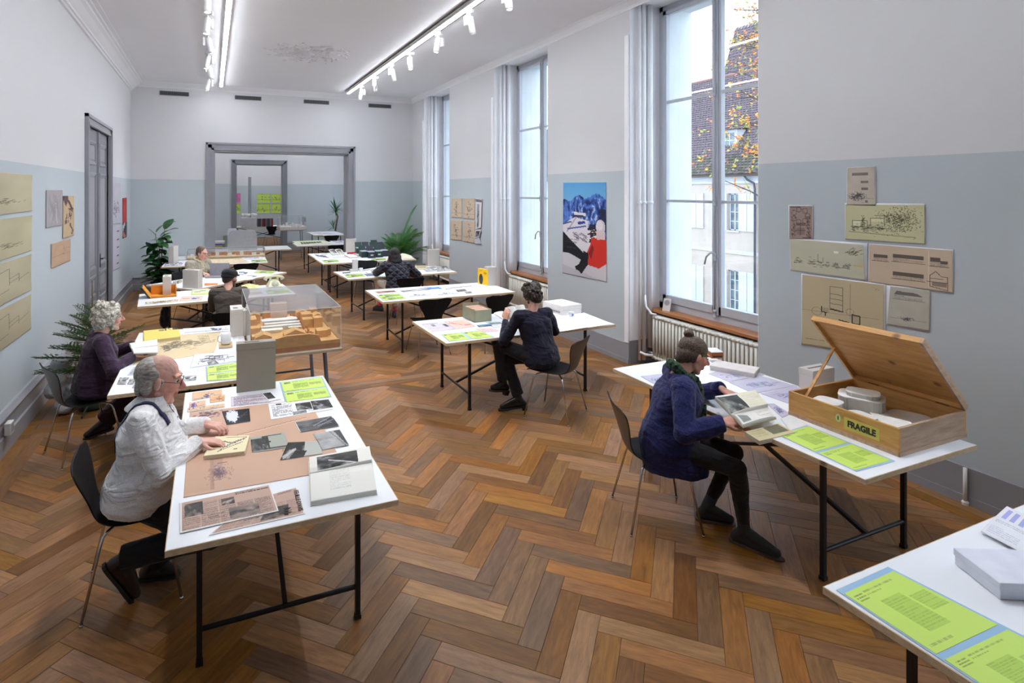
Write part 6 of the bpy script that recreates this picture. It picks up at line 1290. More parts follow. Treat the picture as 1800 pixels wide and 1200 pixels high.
# ---- man in white shirt, foreground left
def hairA(b,Hd,HR,hs):
    b.ball(Hd(-.052,0,.030),(.080*hs,.082*hs,.078*hs),18,12,HR@Matrix.Rotation(R(-25),3,'Y')); b.ball(Hd(-.058,0,-.012),(.058*hs,.074*hs,.066*hs),16,10,HR); b.ball(Hd(-.080,0,-.050),(.032*hs,.056*hs,.044*hs),12,8,HR)
    for k in (1,-1): b.ball(Hd(-.035,.068*k,.034),(.036*hs,.016*hs,.034*hs),10,8,HR); cap(b,Hd(.012,.070*k,.012),Hd(.014,.070*k,-.014),.011*hs,.006*hs,8); b.ball(Hd(-.050,.066*k,-.025),(.032*hs,.02*hs,.04*hs),10,8,HR)
def collar(mat=None):
    def f(t,L):
        N,sf,sl,up,HC,T=L['N'],L['sf'],L['sl'],L['up'],L['HC'],L['T']; m=mat or T['mat']; ax=(HC-N).normalized(); n=24; mb=MB(); c0=N-ax*.015; rows=[]
        # stand-up band that turns over into a falling collar with points in front
        for r_,(h,rad) in enumerate(((.0,.080),(.056,.070),(.062,.077),(.030,.098),(-.008,.120))):
            for i in range(n+1):
                a=PI*(-.93+1.86*i/n)+PI; fr=abs(i/n-.5)*2; drop=(.045*fr**4 if r_>=3 else 0); ext=(.03*fr**5 if r_==4 else 0)
                d=sf*math.cos(a)+sl*math.sin(a); mb.v.append(tuple(c0+ax*(h-drop)+d*(rad*1.0+ext)+sf*.012))
        for r_ in range(4):
            for i in range(n): k=r_*(n+1)+i; mb.f.append((k,k+1,k+n+2,k+n+1))
        o=mb.build('collar',m,t,True); q=o.modifiers.new('s','SOLIDIFY'); q.thickness=.003
        c=N-up*.10+sf*.16
        for j in range(3): MB().ball(c-up*.09*j+sf*.012*j,(.005,.006,.006),8,6).build('button',M('shirt_button',(.7,.7,.68),.3),t)
    return f
def braces(t,L):
    N,sf,sl,up,top=L['N'],L['sf'],L['sl'],L['up'],L['top']; nb=M_cloth('navy_elastic',S(30,36,70))
    for k in (1,-1):
        K=[N-up*.09+sf*.15+sl*.10*k,N-up*.05+sf*.12+sl*.105*k,N+up*.03+sf*.05+sl*.11*k,N+up*.03-sf*.04+sl*.105*k,N-up*.03-sf*.13+sl*.09*k,N-up*.13-sf*.18+sl*.055*k,N-up*.28-sf*.2+sl*.0*k]
        P=[]
        for q in range(len(K)-1):
            for u in range(8): P.append(K[q].lerp(K[q+1],u/8))
        mb=MB()
        for p_ in P: mb.v+=[tuple(p_+sl*w_) for w_ in (-.019,-.006,.006,.019)]
        for q in range(len(P)-1):
            for c in range(3): i=q*4+c; mb.f.append((i,i+1,i+5,i+4))
        o=mb.build('brace_strap',nb,t,True); m=o.modifiers.new('w','SHRINKWRAP'); m.target=top; m.offset=.003; m.wrap_mode='OUTSIDE_SURFACE'; o2=o.modifiers.new('s','SOLIDIFY'); o2.thickness=.003; o2.offset=1
white_sh=M_cloth('white_cotton',S(246,245,247),.75,220,.5,folds=6,fb=.03,wr=.6); black_tr=M_cloth('black_wool',(.012,.011,.014),.85,200,.35,(.02,.019,.022))
def badge(t,L):
    N,sf,sl,up=L['N'],L['sf'],L['sl'],L['up']; c=N-up*.26+sf*.165-sl*.10
    MB().box(-.002,.002,-.03,.03,-.025,.025,Matrix.Translation(c)@Matrix.Rotation(R(-15),4,'Z')).build('shirt_pocket_patch',M('pocket_grey',S(190,190,200),.7),t)
person(dict(id='a',label='man in white shirt and navy braces bending over a small book on the foreground table',pel=(-.362,3.63,.57),yaw=2,syaw=-4,N=(-.325,3.665,1.022),head=(-.262,3.672,1.140),hrot=(-5,-13,0),hs=1.10,girth=1.18,belly=.055,sw=.20,s=1.03,vox=.0048,nose=.4,
 armL=dict(w=(-.03,3.80,.80),h=(0,.6,-1),d=(.85,-.55,-.1),n=(.0,0,-1),c=.75),armR=dict(w=(-.065,3.575,.79),h=(-.3,-.7,-1),d=(.97,-.22,-.08),n=(0,0,-1),c=.42),
 legL=dict(a=(-.31,3.69,.10),h=(1,.2,.6),t=(-.19,3.67,.035)),legR=dict(a=(-.43,3.53,.245),h=(1,-.1,.5),t=(-.375,3.54,.035),hl=(-.48,3.53,.22)),
 skin=S(222,174,158),brow=(.55,.5,.48),stubble=(.94,.9,.92),boot=.0,jowl=1,thin=(.62,.66,.68),top=dict(name='shirt',mat=white_sh,e=.022,sl=.012,cuff=-.004,disp=(('CLOUDS',.14,.03),('CLOUDS',.045,.007))),bot=dict(mat=black_tr,e=.010,short=-.01,fl=.006),shoe=M('brown_black_leather',(.035,.022,.018),.35),
 hair=(M_hair('grey_hair',S(120,112,104),S(188,182,176),(8,70,70)),hairA,.0045,(('CLOUDS',.05,.008),)),acc=[glasses(M('brown_frame',(.10,.03,.02),.3)),collar(),braces,badge]))
# ---- woman with grey curls, purple jacket
def hairC(b,Hd,HR,hs):
    b.ball(Hd(-.025,0,.045),(.112*hs,.096*hs,.096*hs),18,12,HR); b.ball(Hd(-.065,0,-.03),(.070*hs,.088*hs,.085*hs),16,10,HR)
    for k in (1,-1): b.ball(Hd(-.005,.082*k,-.0),(.050*hs,.024*hs,.062*hs),12,8,HR); b.ball(Hd(.045,.058*k,.055),(.035*hs,.028*hs,.03*hs),10,8,HR)
    r=random.Random(3)
    for i in range(70):
        a=r.uniform(0,2*PI); z=r.uniform(-.09,.135); rad=.1*math.sqrt(max(.05,1-((z-.02)/.14)**2)); x,y=-.03+rad*1.05*math.cos(a),rad*math.sin(a)
        if x>.045 and z<.06: continue
        b.ball(Hd(x,y,z),(.022*hs,.02*hs,.022*hs),8,6)
purple=M_cloth('aubergine_wool',S(58,40,62),.9,180,.4)
def jacketC(t,L):
    N,sf,sl,up,WR,EL,pel,fw,lf=[L[k] for k in('N','sf','sl','up','WR','EL','pel','fw','lf')]
    for k in (-1,):
        for q in range(4): c=WR[k].lerp(EL[k],.14+.05*q)+V((0,0,0)) if 0 else WR[k].lerp(EL[k],.12+.05*q)-sl*.042
        
        MB().ball(pel+up*.09-lf*.15+fw*.115,(.011,.005,.011),10,6).build('button',M('button_steel',(.35,.36,.4),.3,.8),t,True)
    mb=MB(); n=10
    for k in (1,-1): mb.add([N+up*.03-sf*.05,N+up*.03+sl*.07*k,N-up*.02+sf*.10+sl*.03*k,N-up*.12+sf*.13+sl*.075*k,N-up*.0+sl*.105*k,N-up*.01-sf*.08],[(0,1,4,5),(1,2,3,4)])
    o=mb.build('lapel',purple,t,True); q=o.modifiers.new('s','SOLIDIFY'); q.thickness=.006; u=o.modifiers.new('u','SUBSURF'); u.levels=2; u.render_levels=2
maroon=M_cloth('maroon_trousers',S(52,22,34),.85,160,.4)
person(dict(id='c',label='woman with curly grey hair and glasses in an aubergine jacket holding an open white book',pel=(-.925,5.765,.555),yaw=22,syaw=14,N=(-.885,5.79,.975),head=(-.822,5.825,1.105),hrot=(10,-4,0),hs=1.03,s=.96,girth=1.05,vox=.0056,
 armL=dict(w=(-.655,5.995,.80),h=(0,.8,-1),d=(.9,-.1,.0),n=(0,-.5,-.8),c=.5),armR=dict(w=(-.625,5.655,.79),h=(.1,-1,-.8),d=(.75,.55,.15),n=(-.1,.2,-1),c=.8),
 legL=dict(a=(-.72,6.0,.10),h=(1,.4,.4),t=(-.58,6.05,.035)),legR=dict(a=onZ(183,740,.13),h=(1,.2,.6),t=onZ(152,764,.035)),
 skin=S(222,178,162),brow=(.7,.66,.62),top=dict(name='jacket',mat=purple,e=.024,sl=.010,hem=.03,cuff=.0),bot=dict(mat=maroon,e=.016,fl=.03,short=.02),shoe=M('dark_leather',(.02,.012,.014),.4),
 hair=(M_hair('silver_hair',S(128,122,112),S(226,220,206),(40,40,40)),hairC,.0055,(('CLOUDS',.015,.02),)),acc=[glasses(M('thin_metal',(.3,.28,.26),.3,.6)),jacketC]))
P_=[Vector(q) for q in ((-.690,5.985,.815),(-.47,6.10,.80),(-.43,5.63,.80),(-.61,5.60,.82))]
openbook([(230,606.7),(273.3,597.3),(278.7,621.3),(242.7,626.7)],'open white book held by the grey-haired woman in purple',p_text(3,14,(190,190,200),.25),p_text(5,14,(190,190,200),.25),.012,base=P_,axis='v')
# ---- woman in blue cardigan at the crate table
def hairR(b,Hd,HR,hs):
    b.ball(Hd(-.024,0,.045),(.100*hs,.080*hs,.082*hs),18,12,HR); b.ball(Hd(-.058,0,-.005),(.060*hs,.076*hs,.070*hs),16,10,HR); b.ball(Hd(-.070,.015,-.055),(.038*hs,.055*hs,.036*hs),12,8,HR)
    for k in (1,-1): b.ball(Hd(.002,.064*k,.038),(.034*hs,.015*hs,.03*hs),10,8,HR); b.ball(Hd(-.03,.068*k,.0),(.03*hs,.014*hs,.05*hs),10,8,HR)
    b.ball(Hd(-.085,0,.128),(.032*hs,.030*hs,.026*hs),12,8,HR); b.ball(Hd(-.098,0.01,.118),(.022*hs,.026*hs,.02*hs),10,8,HR); cap(b,Hd(-.06,0,.10),Hd(-.085,0,.122),.022*hs,.018*hs)
navy=M_cloth('blue_boiled_wool',S(34,38,84),.95,120,.3,S(46,50,100)); charc=M_cloth('charcoal_jersey',(.014,.014,.016),.9,200,.4,(.022,.022,.024))
scarfm=M_cloth('green_scarf',S(26,40,40),.9,60,.8,S(70,100,76),folds=20)
def scarf(t,L):
    N,sf,sl,up=L['N'],L['sf'],L['sl'],L['up']; b=MB()
    ring=[N+up*(.035+.012*math.sin(a*2))+sf*.078*math.cos(a)+sl*.082*math.sin(a)-up*.045*math.cos(a) for a in [2*PI*i/14 for i in range(15)]]
    b.tube(ring,.026,10,False); b.tube([q-up*.022 for q in ring],.024,10,False)
    b.tube([N+sf*.09-up*.02,N+sf*.13-up*.10+sl*.0,N+sf*.165-up*.2-sl*.02,N+sf*.19-up*.32-sl*.03,N+sf*.2-up*.37-sl*.03],[.034,.036,.032,.026,.018],10)
    b.tube([N+sf*.09-up*.03+sl*.03,N+sf*.14-up*.10+sl*.03,N+sf*.16-up*.19+sl*.03],[.03,.03,.02],10)
    blob('scarf',b,.006,scarfm,t,2,(('CLOUDS',.025,.018),))
def cardy(t,L):
    KN,WR,EL=L['KN'],L['WR'],L['EL']
    for k in (1,-1):
        a=WR[k]+(EL[k]-WR[k]).normalized()*.005; b_=a+(EL[k]-WR[k]).normalized()*.045; MB().tube([a,b_],[.052,.054],16).tube([a,b_],[.046,.048],16).build('turned_cuff',navy,t,True)
person(dict(id='r',label='woman with hair bun in a blue cardigan and green scarf reading beside the wooden crate',pel=(2.835,2.975,.565),yaw=-48,syaw=-34,N=(2.90,2.945,.985),head=(3.005,2.925,1.105),hrot=(-20,-22,0),hs=1.02,s=.97,girth=1.16,sw=.18,vox=.0050,
 armL=dict(w=(3.205,2.875,.865),h=(.2,1,-.6),d=(.25,-.85,-.32),n=(.1,-.2,-1),c=.28,t=.3),armR=dict(w=(2.885,2.585,.79),h=(-.8,-.5,-1),d=(.93,-.10,.08),n=(.1,.5,-.9),c=.95,t=.5),
 legL=dict(a=(3.06,2.865,.10),h=(1,-.6,.5),t=(3.175,2.78,.035)),legR=dict(a=(3.06,2.575,.10),h=(.5,-1,.5),t=(3.135,2.41,.035)),
 skin=S(220,168,150),brow=(.4,.32,.28),top=dict(name='cardigan',mat=navy,e=.036,sl=.016,hem=.14,cuff=.0,disp=(('CLOUDS',.13,.03),)),bot=dict(mat=charc,e=-.006,short=.05,fl=-.006),shoe=M('grey_suede',(.035,.036,.04),.85,bump=.3,bscale=200),sole=M('tan_sole',(.10,.06,.045),.6),boot=.07,
 hair=(M_hair('brown_hair',S(48,36,30),S(118,94,78),(6,95,95)),hairR,.005,(('CLOUDS',.04,.006),)),acc=[scarf,cardy]))
# the thick illustrated book she holds, tilted, its lower pages hanging open
q=[Vector(v) for v in ((3.075,2.815,.835),(3.42,2.79,.835),(3.235,2.49,.80),(2.93,2.475,.80))]
def p_bk1(im): im.photo(.0,.1,.5,.98,4,20,190,(1,1,.95)); im.rect(.5,0,1,1,(238,232,208)); im.text(.56,.12,.95,.9,9,(150,150,140),.2)
def p_bk2(im): im.seed(3); im.rect(.05,.3,.28,.9,(150,152,150)); im.text(.06,.35,.27,.85,4,(90,90,90),.4); im.text(.6,.2,.95,.9,5,(120,120,110),.3)
openbook([(0,0),(120,0),(120,90),(0,90)],'thick illustrated book held open by the woman in the blue cardigan',p_bk1,p_bk2,.02,base=q,axis='v',split=.62,cov=M('beige_cover',S(206,180,136),.6))
t=thing('open_book','lower beige page block of the held book with a grey picture','book',(3.07,2.53,.755)); 
w_=[Vector(v)-Vector((3.07,2.53,.755)) for v in ((2.945,2.475,.772),(3.235,2.475,.775),(3.275,2.39,.745),(2.965,2.39,.745))]; im=Im(70,24,(224,212,170)); im.seed(4); im.text(.05,.1,.4,.7,4,(150,140,100),.3); im.rect(.5,.05,.95,.75,(120,118,100),.8); im.text(.52,.1,.93,.7,5,(70,70,60),.4); link('page',sheet_mesh('page',w_,im,.001),None,t); dn=Vector((0,0,-.022)); MB().hexa([p+dn for p in w_][::-1],[p for p in w_][::-1]).build('page_block',pagem,t)
# ---- woman in navy sweater, back view
def hairB(b,Hd,HR,hs):
    b.ball(Hd(-.022,0,.042),(.104*hs,.092*hs,.096*hs),18,12,HR); b.ball(Hd(-.055,0,-.02),(.060*hs,.082*hs,.075*hs),16,10,HR)
    for k in (1,-1): b.ball(Hd(-.0,.078*k,.01),(.045*hs,.018*hs,.05*hs),10,8,HR)
    b.ball(Hd(.04,0,.09),(.05*hs,.07*hs,.04*hs),10,8,HR)
    r=random.Random(5)
    for i in range(60):
        a=r.uniform(0,2*PI); z=r.uniform(-.07,.14); rad=.096*math.sqrt(max(.05,1-((z-.03)/.125)**2)); x,y=-.025+rad*1.05*math.cos(a),rad*math.sin(a)
        if x>.05 and z<.07: continue
        b.ball(Hd(x,y,z),.017*hs,8,6)
sw_n=M_cloth('dark_navy_knit',S(30,29,48),.9,200,.35); blk_tr=M_cloth('black_cotton',(.008,.008,.010),.85,200,.3,(.014,.014,.016))
def tail(t,L):
    pel,fw,lf,up=L['pel'],L['fw'],L['lf'],L['up']; MB().tube([pel+lf*.16+up*.05,pel+lf*.175+up*-.03+fw*.03,pel+lf*.165-V((0,0,.14))+fw*.03] if 0 else [pel+lf*.15+up*.06,pel+lf*.175-up*.02,pel+lf*.17-up*.11],[.03,.028,.015],10).build('jumper_tail',sw_n,t,True)
person(dict(id='b',label='woman with short dark curls in a dark navy sweater seen from behind, legs crossed',pel=(3.04,4.925,.565),yaw=112,syaw=92,N=(2.985,5.02,1.005),head=(3.015,5.075,1.145),hrot=(112,-22,0),hs=1.0,s=.97,girth=1.02,sw=.175,vox=.0058,
 armL=dict(w=(2.80,5.235,.875),h=(-.6,-.4,-1),d=(.25,.25,.9),n=(.8,.5,.0),c=.7,t=.9),armR=dict(w=(3.17,5.30,.79),h=(.8,-.4,-.6),d=(-.5,.9,0),n=(0,0,-1),c=.5),
 legL=dict(a=(2.735,5.16,.265),h=(-1,1,1),t=(2.595,5.125,.25)),legR=dict(a=(2.865,5.075,.125),h=(-1,.8,.6),t=(2.70,5.125,.045)),
 skin=S(214,164,146),top=dict(name='sweater',mat=sw_n,e=.020,sl=.006,hem=.0,cuff=.0,disp=(('CLOUDS',.12,.03),)),bot=dict(mat=blk_tr,e=.0,short=.03,fl=.012),shoe=M('black_boot_leather',(.012,.012,.013),.3),boot=.06,heelh=1,
 hair=(M_hair('dark_curls',S(30,24,22),S(78,64,56),(50,50,50)),hairB,.005,(('CLOUDS',.012,.018),)),acc=[]))
q=[Vector(v) for v in ((2.845,5.335,.985),(3.09,5.37,.99),(3.08,5.24,.785),(2.885,5.22,.785))]
openbook([(0,0),(80,0),(80,70),(0,70)],'white book held upright by the woman in the navy sweater',p_text(3,14,(180,180,190),.2),p_text(5,14,(180,180,190),.2),.010,base=q,axis='h',arch=.025)
# ---- person in quilted jacket
def hairH(b,Hd,HR,hs):
    b.ball(Hd(-.02,0,.04),(.100*hs,.088*hs,.092*hs),18,12,HR); b.ball(Hd(-.045,0,-.035),(.070*hs,.092*hs,.09*hs),16,10,HR); b.ball(Hd(-.05,0,-.09),(.060*hs,.102*hs,.055*hs),16,10,HR)
    for k in (1,-1): b.ball(Hd(.0,.08*k,-.03),(.05*hs,.024*hs,.085*hs),10,8,HR)
quilt=M_cloth('quilted_nylon',S(44,44,58),.6,120,.3,quilt=True)
def socks(t,L):
    for k in (1,-1): MB().tube([L['AN'][k],L['AN'][k]+(L['KN'][k]-L['AN'][k]).normalized()*.07],[.045,.045],12).build('sock',M_cloth('pink_sock',S(214,90,110)),t,True)
person(dict(id='h',label='person with dark bobbed hair in a quilted jacket seen from behind, cheek on hand',pel=(2.93,9.28,.56),yaw=95,syaw=90,N=(2.90,9.37,.985),head=(2.885,9.43,1.105),hrot=(110,-15,0),s=1.0,hs=1.06,sw=.195,girth=1.1,vox=.0075,
 armL=dict(w=(2.79,9.53,.985),h=(-1,.3,-1),d=(.35,.1,.8),n=(.6,-.3,0),c=1.0),armR=dict(w=(3.15,9.62,.79),h=(1,-.3,-.6),d=(-.4,.9,0),n=(0,0,-1),c=.5),
 legL=dict(a=(2.69,9.62,.24),h=(-.5,1,1),t=(2.60,9.68,.19)),legR=dict(a=(2.95,9.62,.11),h=(.2,1,.8),t=(2.965,9.74,.04)),
 skin=S(214,166,148),top=dict(name='quilted_jacket',mat=quilt,e=.036,sl=.018,hem=.0,cuff=.0),bot=dict(mat=M_cloth('cream_trousers',S(206,196,180)),e=.004,short=.09),shoe=M('grey_trainer',(.035,.04,.05),.6),
 hair=(M_hair('black_hair',S(20,17,18),S(44,38,38),(60,60,10),.75),hairH,.006,(('CLOUDS',.03,.008),)),acc=[socks]))
# ---- man in flat cap
def capm(t,L):
    Hd,HR,hs=L['Hd'],L['HR'],L['hs']; b=MB(); b.ball(Hd(-.018,0,.055),(.112*hs,.094*hs,.068*hs),18,12,HR); b.ball(Hd(-.03,0,.02),(.098*hs,.088*hs,.05*hs),18,12,HR); b.ball(Hd(.075,0,.045),(.062*hs,.066*hs,.016*hs),16,8,HR)
    blob('flat_cap',b,.006,M_cloth('charcoal_felt',S(40,40,46)),t,2)
def hairD(b,Hd,HR,hs):
    b.ball(Hd(-.05,0,-.01),(.050*hs,.074*hs,.05*hs),14,10,HR); b.ball(Hd(-.065,0,-.035),(.03*hs,.058*hs,.04*hs),12,8,HR)
olive=M_cloth('brown_grey_cotton',S(84,76,70),.9,160,.4)
person(dict(id='d',label='bearded man in a charcoal flat cap and brown-grey top seen from behind',pel=(.235,7.63,.56),yaw=88,syaw=80,N=(.205,7.74,.985),head=(.222,7.83,1.112),hrot=(42,-12,0),s=.98,sw=.175,girth=.98,vox=.0075,
 armL=dict(w=(.08,8.17,.79),h=(-.3,-.2,-1),d=(.3,.9,0),n=(0,0,-1),c=.5),armR=dict(w=(.34,8.18,.79),h=(.3,-.2,-1),d=(-.3,.9,0),n=(0,0,-1),c=.5),
 legL=dict(a=(.08,8.06,.10),h=(0,1,1),t=(.07,8.20,.04)),legR=dict(a=(.34,8.05,.10),h=(0,1,1),t=(.35,8.2,.04)),
 skin=S(212,162,142),beard=(.22,.16,.13),top=dict(name='sweatshirt',mat=olive,e=.026,sl=.012,cuff=.0),bot=dict(mat=charc),shoe=M('dark_shoe',(.02,.02,.02),.5),
 hair=(M_hair('dark_hair',S(36,28,24),S(70,56,46)),hairD,.006,()),acc=[capm]))
# ---- man with beige scarf at the laptop
def hairE(b,Hd,HR,hs):
    b.ball(Hd(-.026,0,.045),(.092*hs,.078*hs,.078*hs),18,12,HR); b.ball(Hd(-.055,0,.0),(.052*hs,.074*hs,.06*hs),14,10,HR)
    for k in (1,-1): b.ball(Hd(-.01,.066*k,.025),(.04*hs,.014*hs,.03*hs),10,8,HR)
tweed=M_cloth('beige_tweed',S(150,140,124),.95,90,.4,S(176,166,150)); besc=M_cloth('beige_scarf',S(186,176,150),.9,80,.8)
def scarfE(t,L):
    N,sf,sl,up=L['N'],L['sf'],L['sl'],L['up']; b=MB(); ring=[N+up*.03+sf*.085*math.cos(a)+sl*.085*math.sin(a)-up*.03*math.cos(a) for a in [2*PI*i/12 for i in range(13)]]
    b.tube(ring,.028,10,False); b.tube([N+sf*.1-up*.03,N+sf*.15-up*.14+sl*.02,N+sf*.17-up*.3+sl*.03],[.04,.042,.03],10); b.tube([N+sf*.1-up*.03-sl*.03,N+sf*.15-up*.14-sl*.05,N+sf*.17-up*.28-sl*.06],[.035,.036,.03],10); blob('scarf',b,.009,besc,t,2,(('CLOUDS',.03,.02),))
person(dict(id='e',label='man with short brown hair in a beige coat and scarf facing a laptop',pel=(-.27,11.06,.56),yaw=-40,syaw=-42,N=(-.20,11.0,.99),head=(-.145,10.965,1.125),hrot=(-38,-14,0),s=1.0,hs=1.03,sw=.195,girth=1.1,vox=.0075,
 armL=dict(w=(.03,10.93,.80),h=(.5,.6,-1),d=(.6,-.7,-.1),n=(0,0,-1),c=.6),armR=dict(w=(-.12,10.78,.80),h=(-.7,-.5,-1),d=(.7,-.6,-.1),n=(0,0,-1),c=.6),
 legL=dict(a=(.12,10.85,.10),h=(1,-.6,1),t=(.22,10.75,.04)),legR=dict(a=(-.06,10.7,.10),h=(1,-.8,1),t=(.04,10.6,.04)),
 skin=S(220,170,152),brow=(.55,.42,.35),top=dict(name='coat',mat=tweed,e=.036,sl=.018,hem=.03,cuff=.0),bot=dict(mat=charc),shoe=M('dark_shoe',(.02,.02,.02),.5),
 hair=(M_hair('short_brown_hair',S(70,52,42),S(112,90,76)),hairE,.006,()),acc=[scarfE]))

bp=onY(290,548,8.62); t=thing('hanging_bag','black bag hanging under the left end of the flat cap man\'s table','bag',(bp.x,8.62,.42)); b=MB(); b.ball((0,0,.06),(.07,.11,.10),14,10); b.ball((0,0,.16),(.055,.10,.09),14,10); cap(b,(0,-.02,.2),(0,.0,.285),.03,.012)
blob('bag_body',b,.01,blk_tr,t,2,(('CLOUDS',.06,.03),)); MB().tube([(0,0,.26),(.0,.0,.298)],.012,8).build('strap',blk_tr,t,True)
# ================================================================ plants
def pot(t,r,h,m): MB().lathe([(r*.75,0),(r*.95,h*.9),(r,h),(r*.9,h),(r*.88,h*.9),(.001,h*.88)],20).build('pot',m,t,True)
leafm=M('glossy_leaf',S(24,72,34),.3,var=.35,scale=3,rgb2=S(56,120,54)); stemm=M('plant_stem',S(70,84,50),.6); leafy=M('palm_leaf',S(34,96,44),.45,var=.35,scale=2,rgb2=S(86,150,66)); yuc=M('yucca_leaf',S(26,84,50),.4,var=.3,rgb2=S(50,120,66)); bark=M('plant_bark',S(110,86,66),.85,var=.3,scale=20)
def leaf_mesh(L,W,n=6,fold=.25,droop=.5,mat=leafm):
    mb=MB()
    for i in range(n+1):
        u=i/n; w_=W*math.sin(PI*min(1,u*.93+.06))**.8*(1-.25*u); z=-droop*L*u*u*.5; x=L*u*(1-.15*droop*u)
        mb.v+= [(x,-w_,z+fold*w_),(x,0,z),(x,w_,z+fold*w_)]
    for i in range(n): a=3*i; mb.f+=[(a,a+3,a+4,a+1),(a+1,a+4,a+5,a+2)]
    me=mb.mesh('leaf'); me.materials.append(mat); me.polygons.foreach_set('use_smooth',[True]*len(me.polygons)); return me
pr=random.Random(21)
def ori(o,d,roll=0):
    o.rotation_mode='QUATERNION'; o.rotation_quaternion=Vector(d).to_track_quat('X','Z')@Euler((roll,0,0)).to_quaternion()
# broad-leaved pot plant
pc_=onY(281,450,13.35); t=thing('potted_fig','tall broad-leaved potted plant in the far left corner','plant',(pc_.x,13.35,0)); pot(t,.18,.34,M('dark_pot',(.03,.03,.03),.5))
lm_=[leaf_mesh(.27,.07),leaf_mesh(.23,.062,droop=.8),leaf_mesh(.19,.055,droop=.3)]
for k in range(5):
    a=pr.uniform(0,6.28); sx,sy=math.cos(a),math.sin(a); hh=[1.45,1.25,1.0,.8,1.35][k]; P=[(0.03*sx,.03*sy,.3),(.06*sx,.06*sy,.3+(hh-.3)*.5),(.16*sx,.16*sy,hh)]; MB().tube(P,[.012,.009,.005],6).build('stem',stemm,t,True)
    for q in range(20):
        u=.10+.90*q/19; i=0 if u<.5 else 1; f=(u-.5*i)/.5; A,B=Vector(P[i]),Vector(P[i+1]); p=A.lerp(B,f); b=pr.uniform(0,6.28); o=link('leaf',lm_[pr.randrange(3)],None,t); st=.03; d=Vector((math.cos(b),math.sin(b),pr.uniform(-.35,.55) if q<18 else 1.2)).normalized(); o.location=p+d*st; ori(o,d,pr.uniform(-.4,.4)); s=pr.uniform(.95,1.4); o.scale=(s,s*1.15,s)
# areca palm
pc_=onY(706,450,13.75); PX,PY=pc_.x-.10,13.7; t=thing('potted_palm','bushy potted palm with feathery fronds in the far right corner','plant',(PX,PY,0)); pot(t,.17,.32,M('dark_pot',(.03,.03,.03),.5))
def frond(L,n=26,droop=.9):
    mb=MB(); mb2=[]; P=[]
    for i in range(n+1):
        u=i/n; P.append(Vector((L*u*(1-.18*droop*u),0,-droop*L*.42*u*u+0)))
    mb.tube(P,[.006*(1-.8*i/n)+.001 for i in range(n+1)],4)
    for i in range(4,n+1):
        u=i/n; l=L*.34*math.sin(PI*min(1,.12+u*.86))**.7+.03
        for s in (-1,1):
            b=P[i]; d=Vector((.75,s*.62,.06)).normalized(); e=b+d*l+Vector((0,0,-l*.28)); m=b+d*l*.5+Vector((0,0,-.02*l)); wv=Vector((.007,0,0)); mb.add([b-wv,b+wv,m+wv*1.2,m-wv*1.2,e],[(0,1,2,3),(3,2,4)])
    me=mb.mesh('frond'); me.materials.append(leafy); return me
fm=[frond(.95),frond(.8,droop=1.2),frond(.7,droop=.6)]
for k in range(30):
    a=pr.uniform(0,6.28); z=pr.uniform(.35,.75); el=pr.uniform(.75,1.4) if k<24 else pr.uniform(.4,.8); 
    for _ in range(40):
        if PX+1.15*math.cos(el)*math.cos(a)<4.85 and PY+1.15*math.cos(el)*math.sin(a)<14.4: break
        a=pr.uniform(0,6.28)
    o=link('frond',fm[k%3],None,t); o.location=(.05*math.cos(a),.05*math.sin(a),z); ori(o,(math.cos(a)*math.cos(el),math.sin(a)*math.cos(el),math.sin(el)),0)
    o.scale=(pr.uniform(.85,1.15),)*3
for k in range(7): a=k; MB().tube([(.03*math.cos(a),.03*math.sin(a),.28),(.06*math.cos(a),.06*math.sin(a),.8)],[.012,.007],6).build('cane',M('palm_cane',S(150,150,70),.5),t,True)
o=link('frond',frond(1.05,droop=.35),None,t); o.location=(.05,0,.9); ori(o,(.22,-.1,.97),0)
# yucca in the further room
pc_=onY(589,405,21.3); t=thing('potted_yucca','spiky yucca with two leaf crowns in the further room','plant',(pc_.x,21.3,0)); pot(t,.18,.34,M('dark_pot',(.03,.03,.03),.5))
zc=onY(590,368,21.3).z; MB().tube([(0,0,.3),(.02,0,.8),(.10,0,zc-.25),(.02,0,zc-.1)],[.04,.035,.03,.03],8).build('trunk',bark,t,True); MB().tube([(0.02,0,.3),(-.06,0,.7)],[.03,.025],8).build('trunk',bark,t,True)
ym_=leaf_mesh(.52,.02,5,.3,.35,yuc)
for (x,z,n) in ((.02,zc-.08,46),(-.06,.86,30)):
    for k in range(n):
        a=pr.uniform(0,6.28); el=pr.uniform(-.4,1.5); o=link('leaf',ym_,None,t); o.location=(x,0,z+pr.uniform(-.05,.08)); ori(o,(math.cos(a)*math.cos(el),math.sin(a)*math.cos(el),math.sin(el))); s=pr.uniform(.7,1.1) if n>40 else pr.uniform(.5,.8); o.scale=(s,s,s)
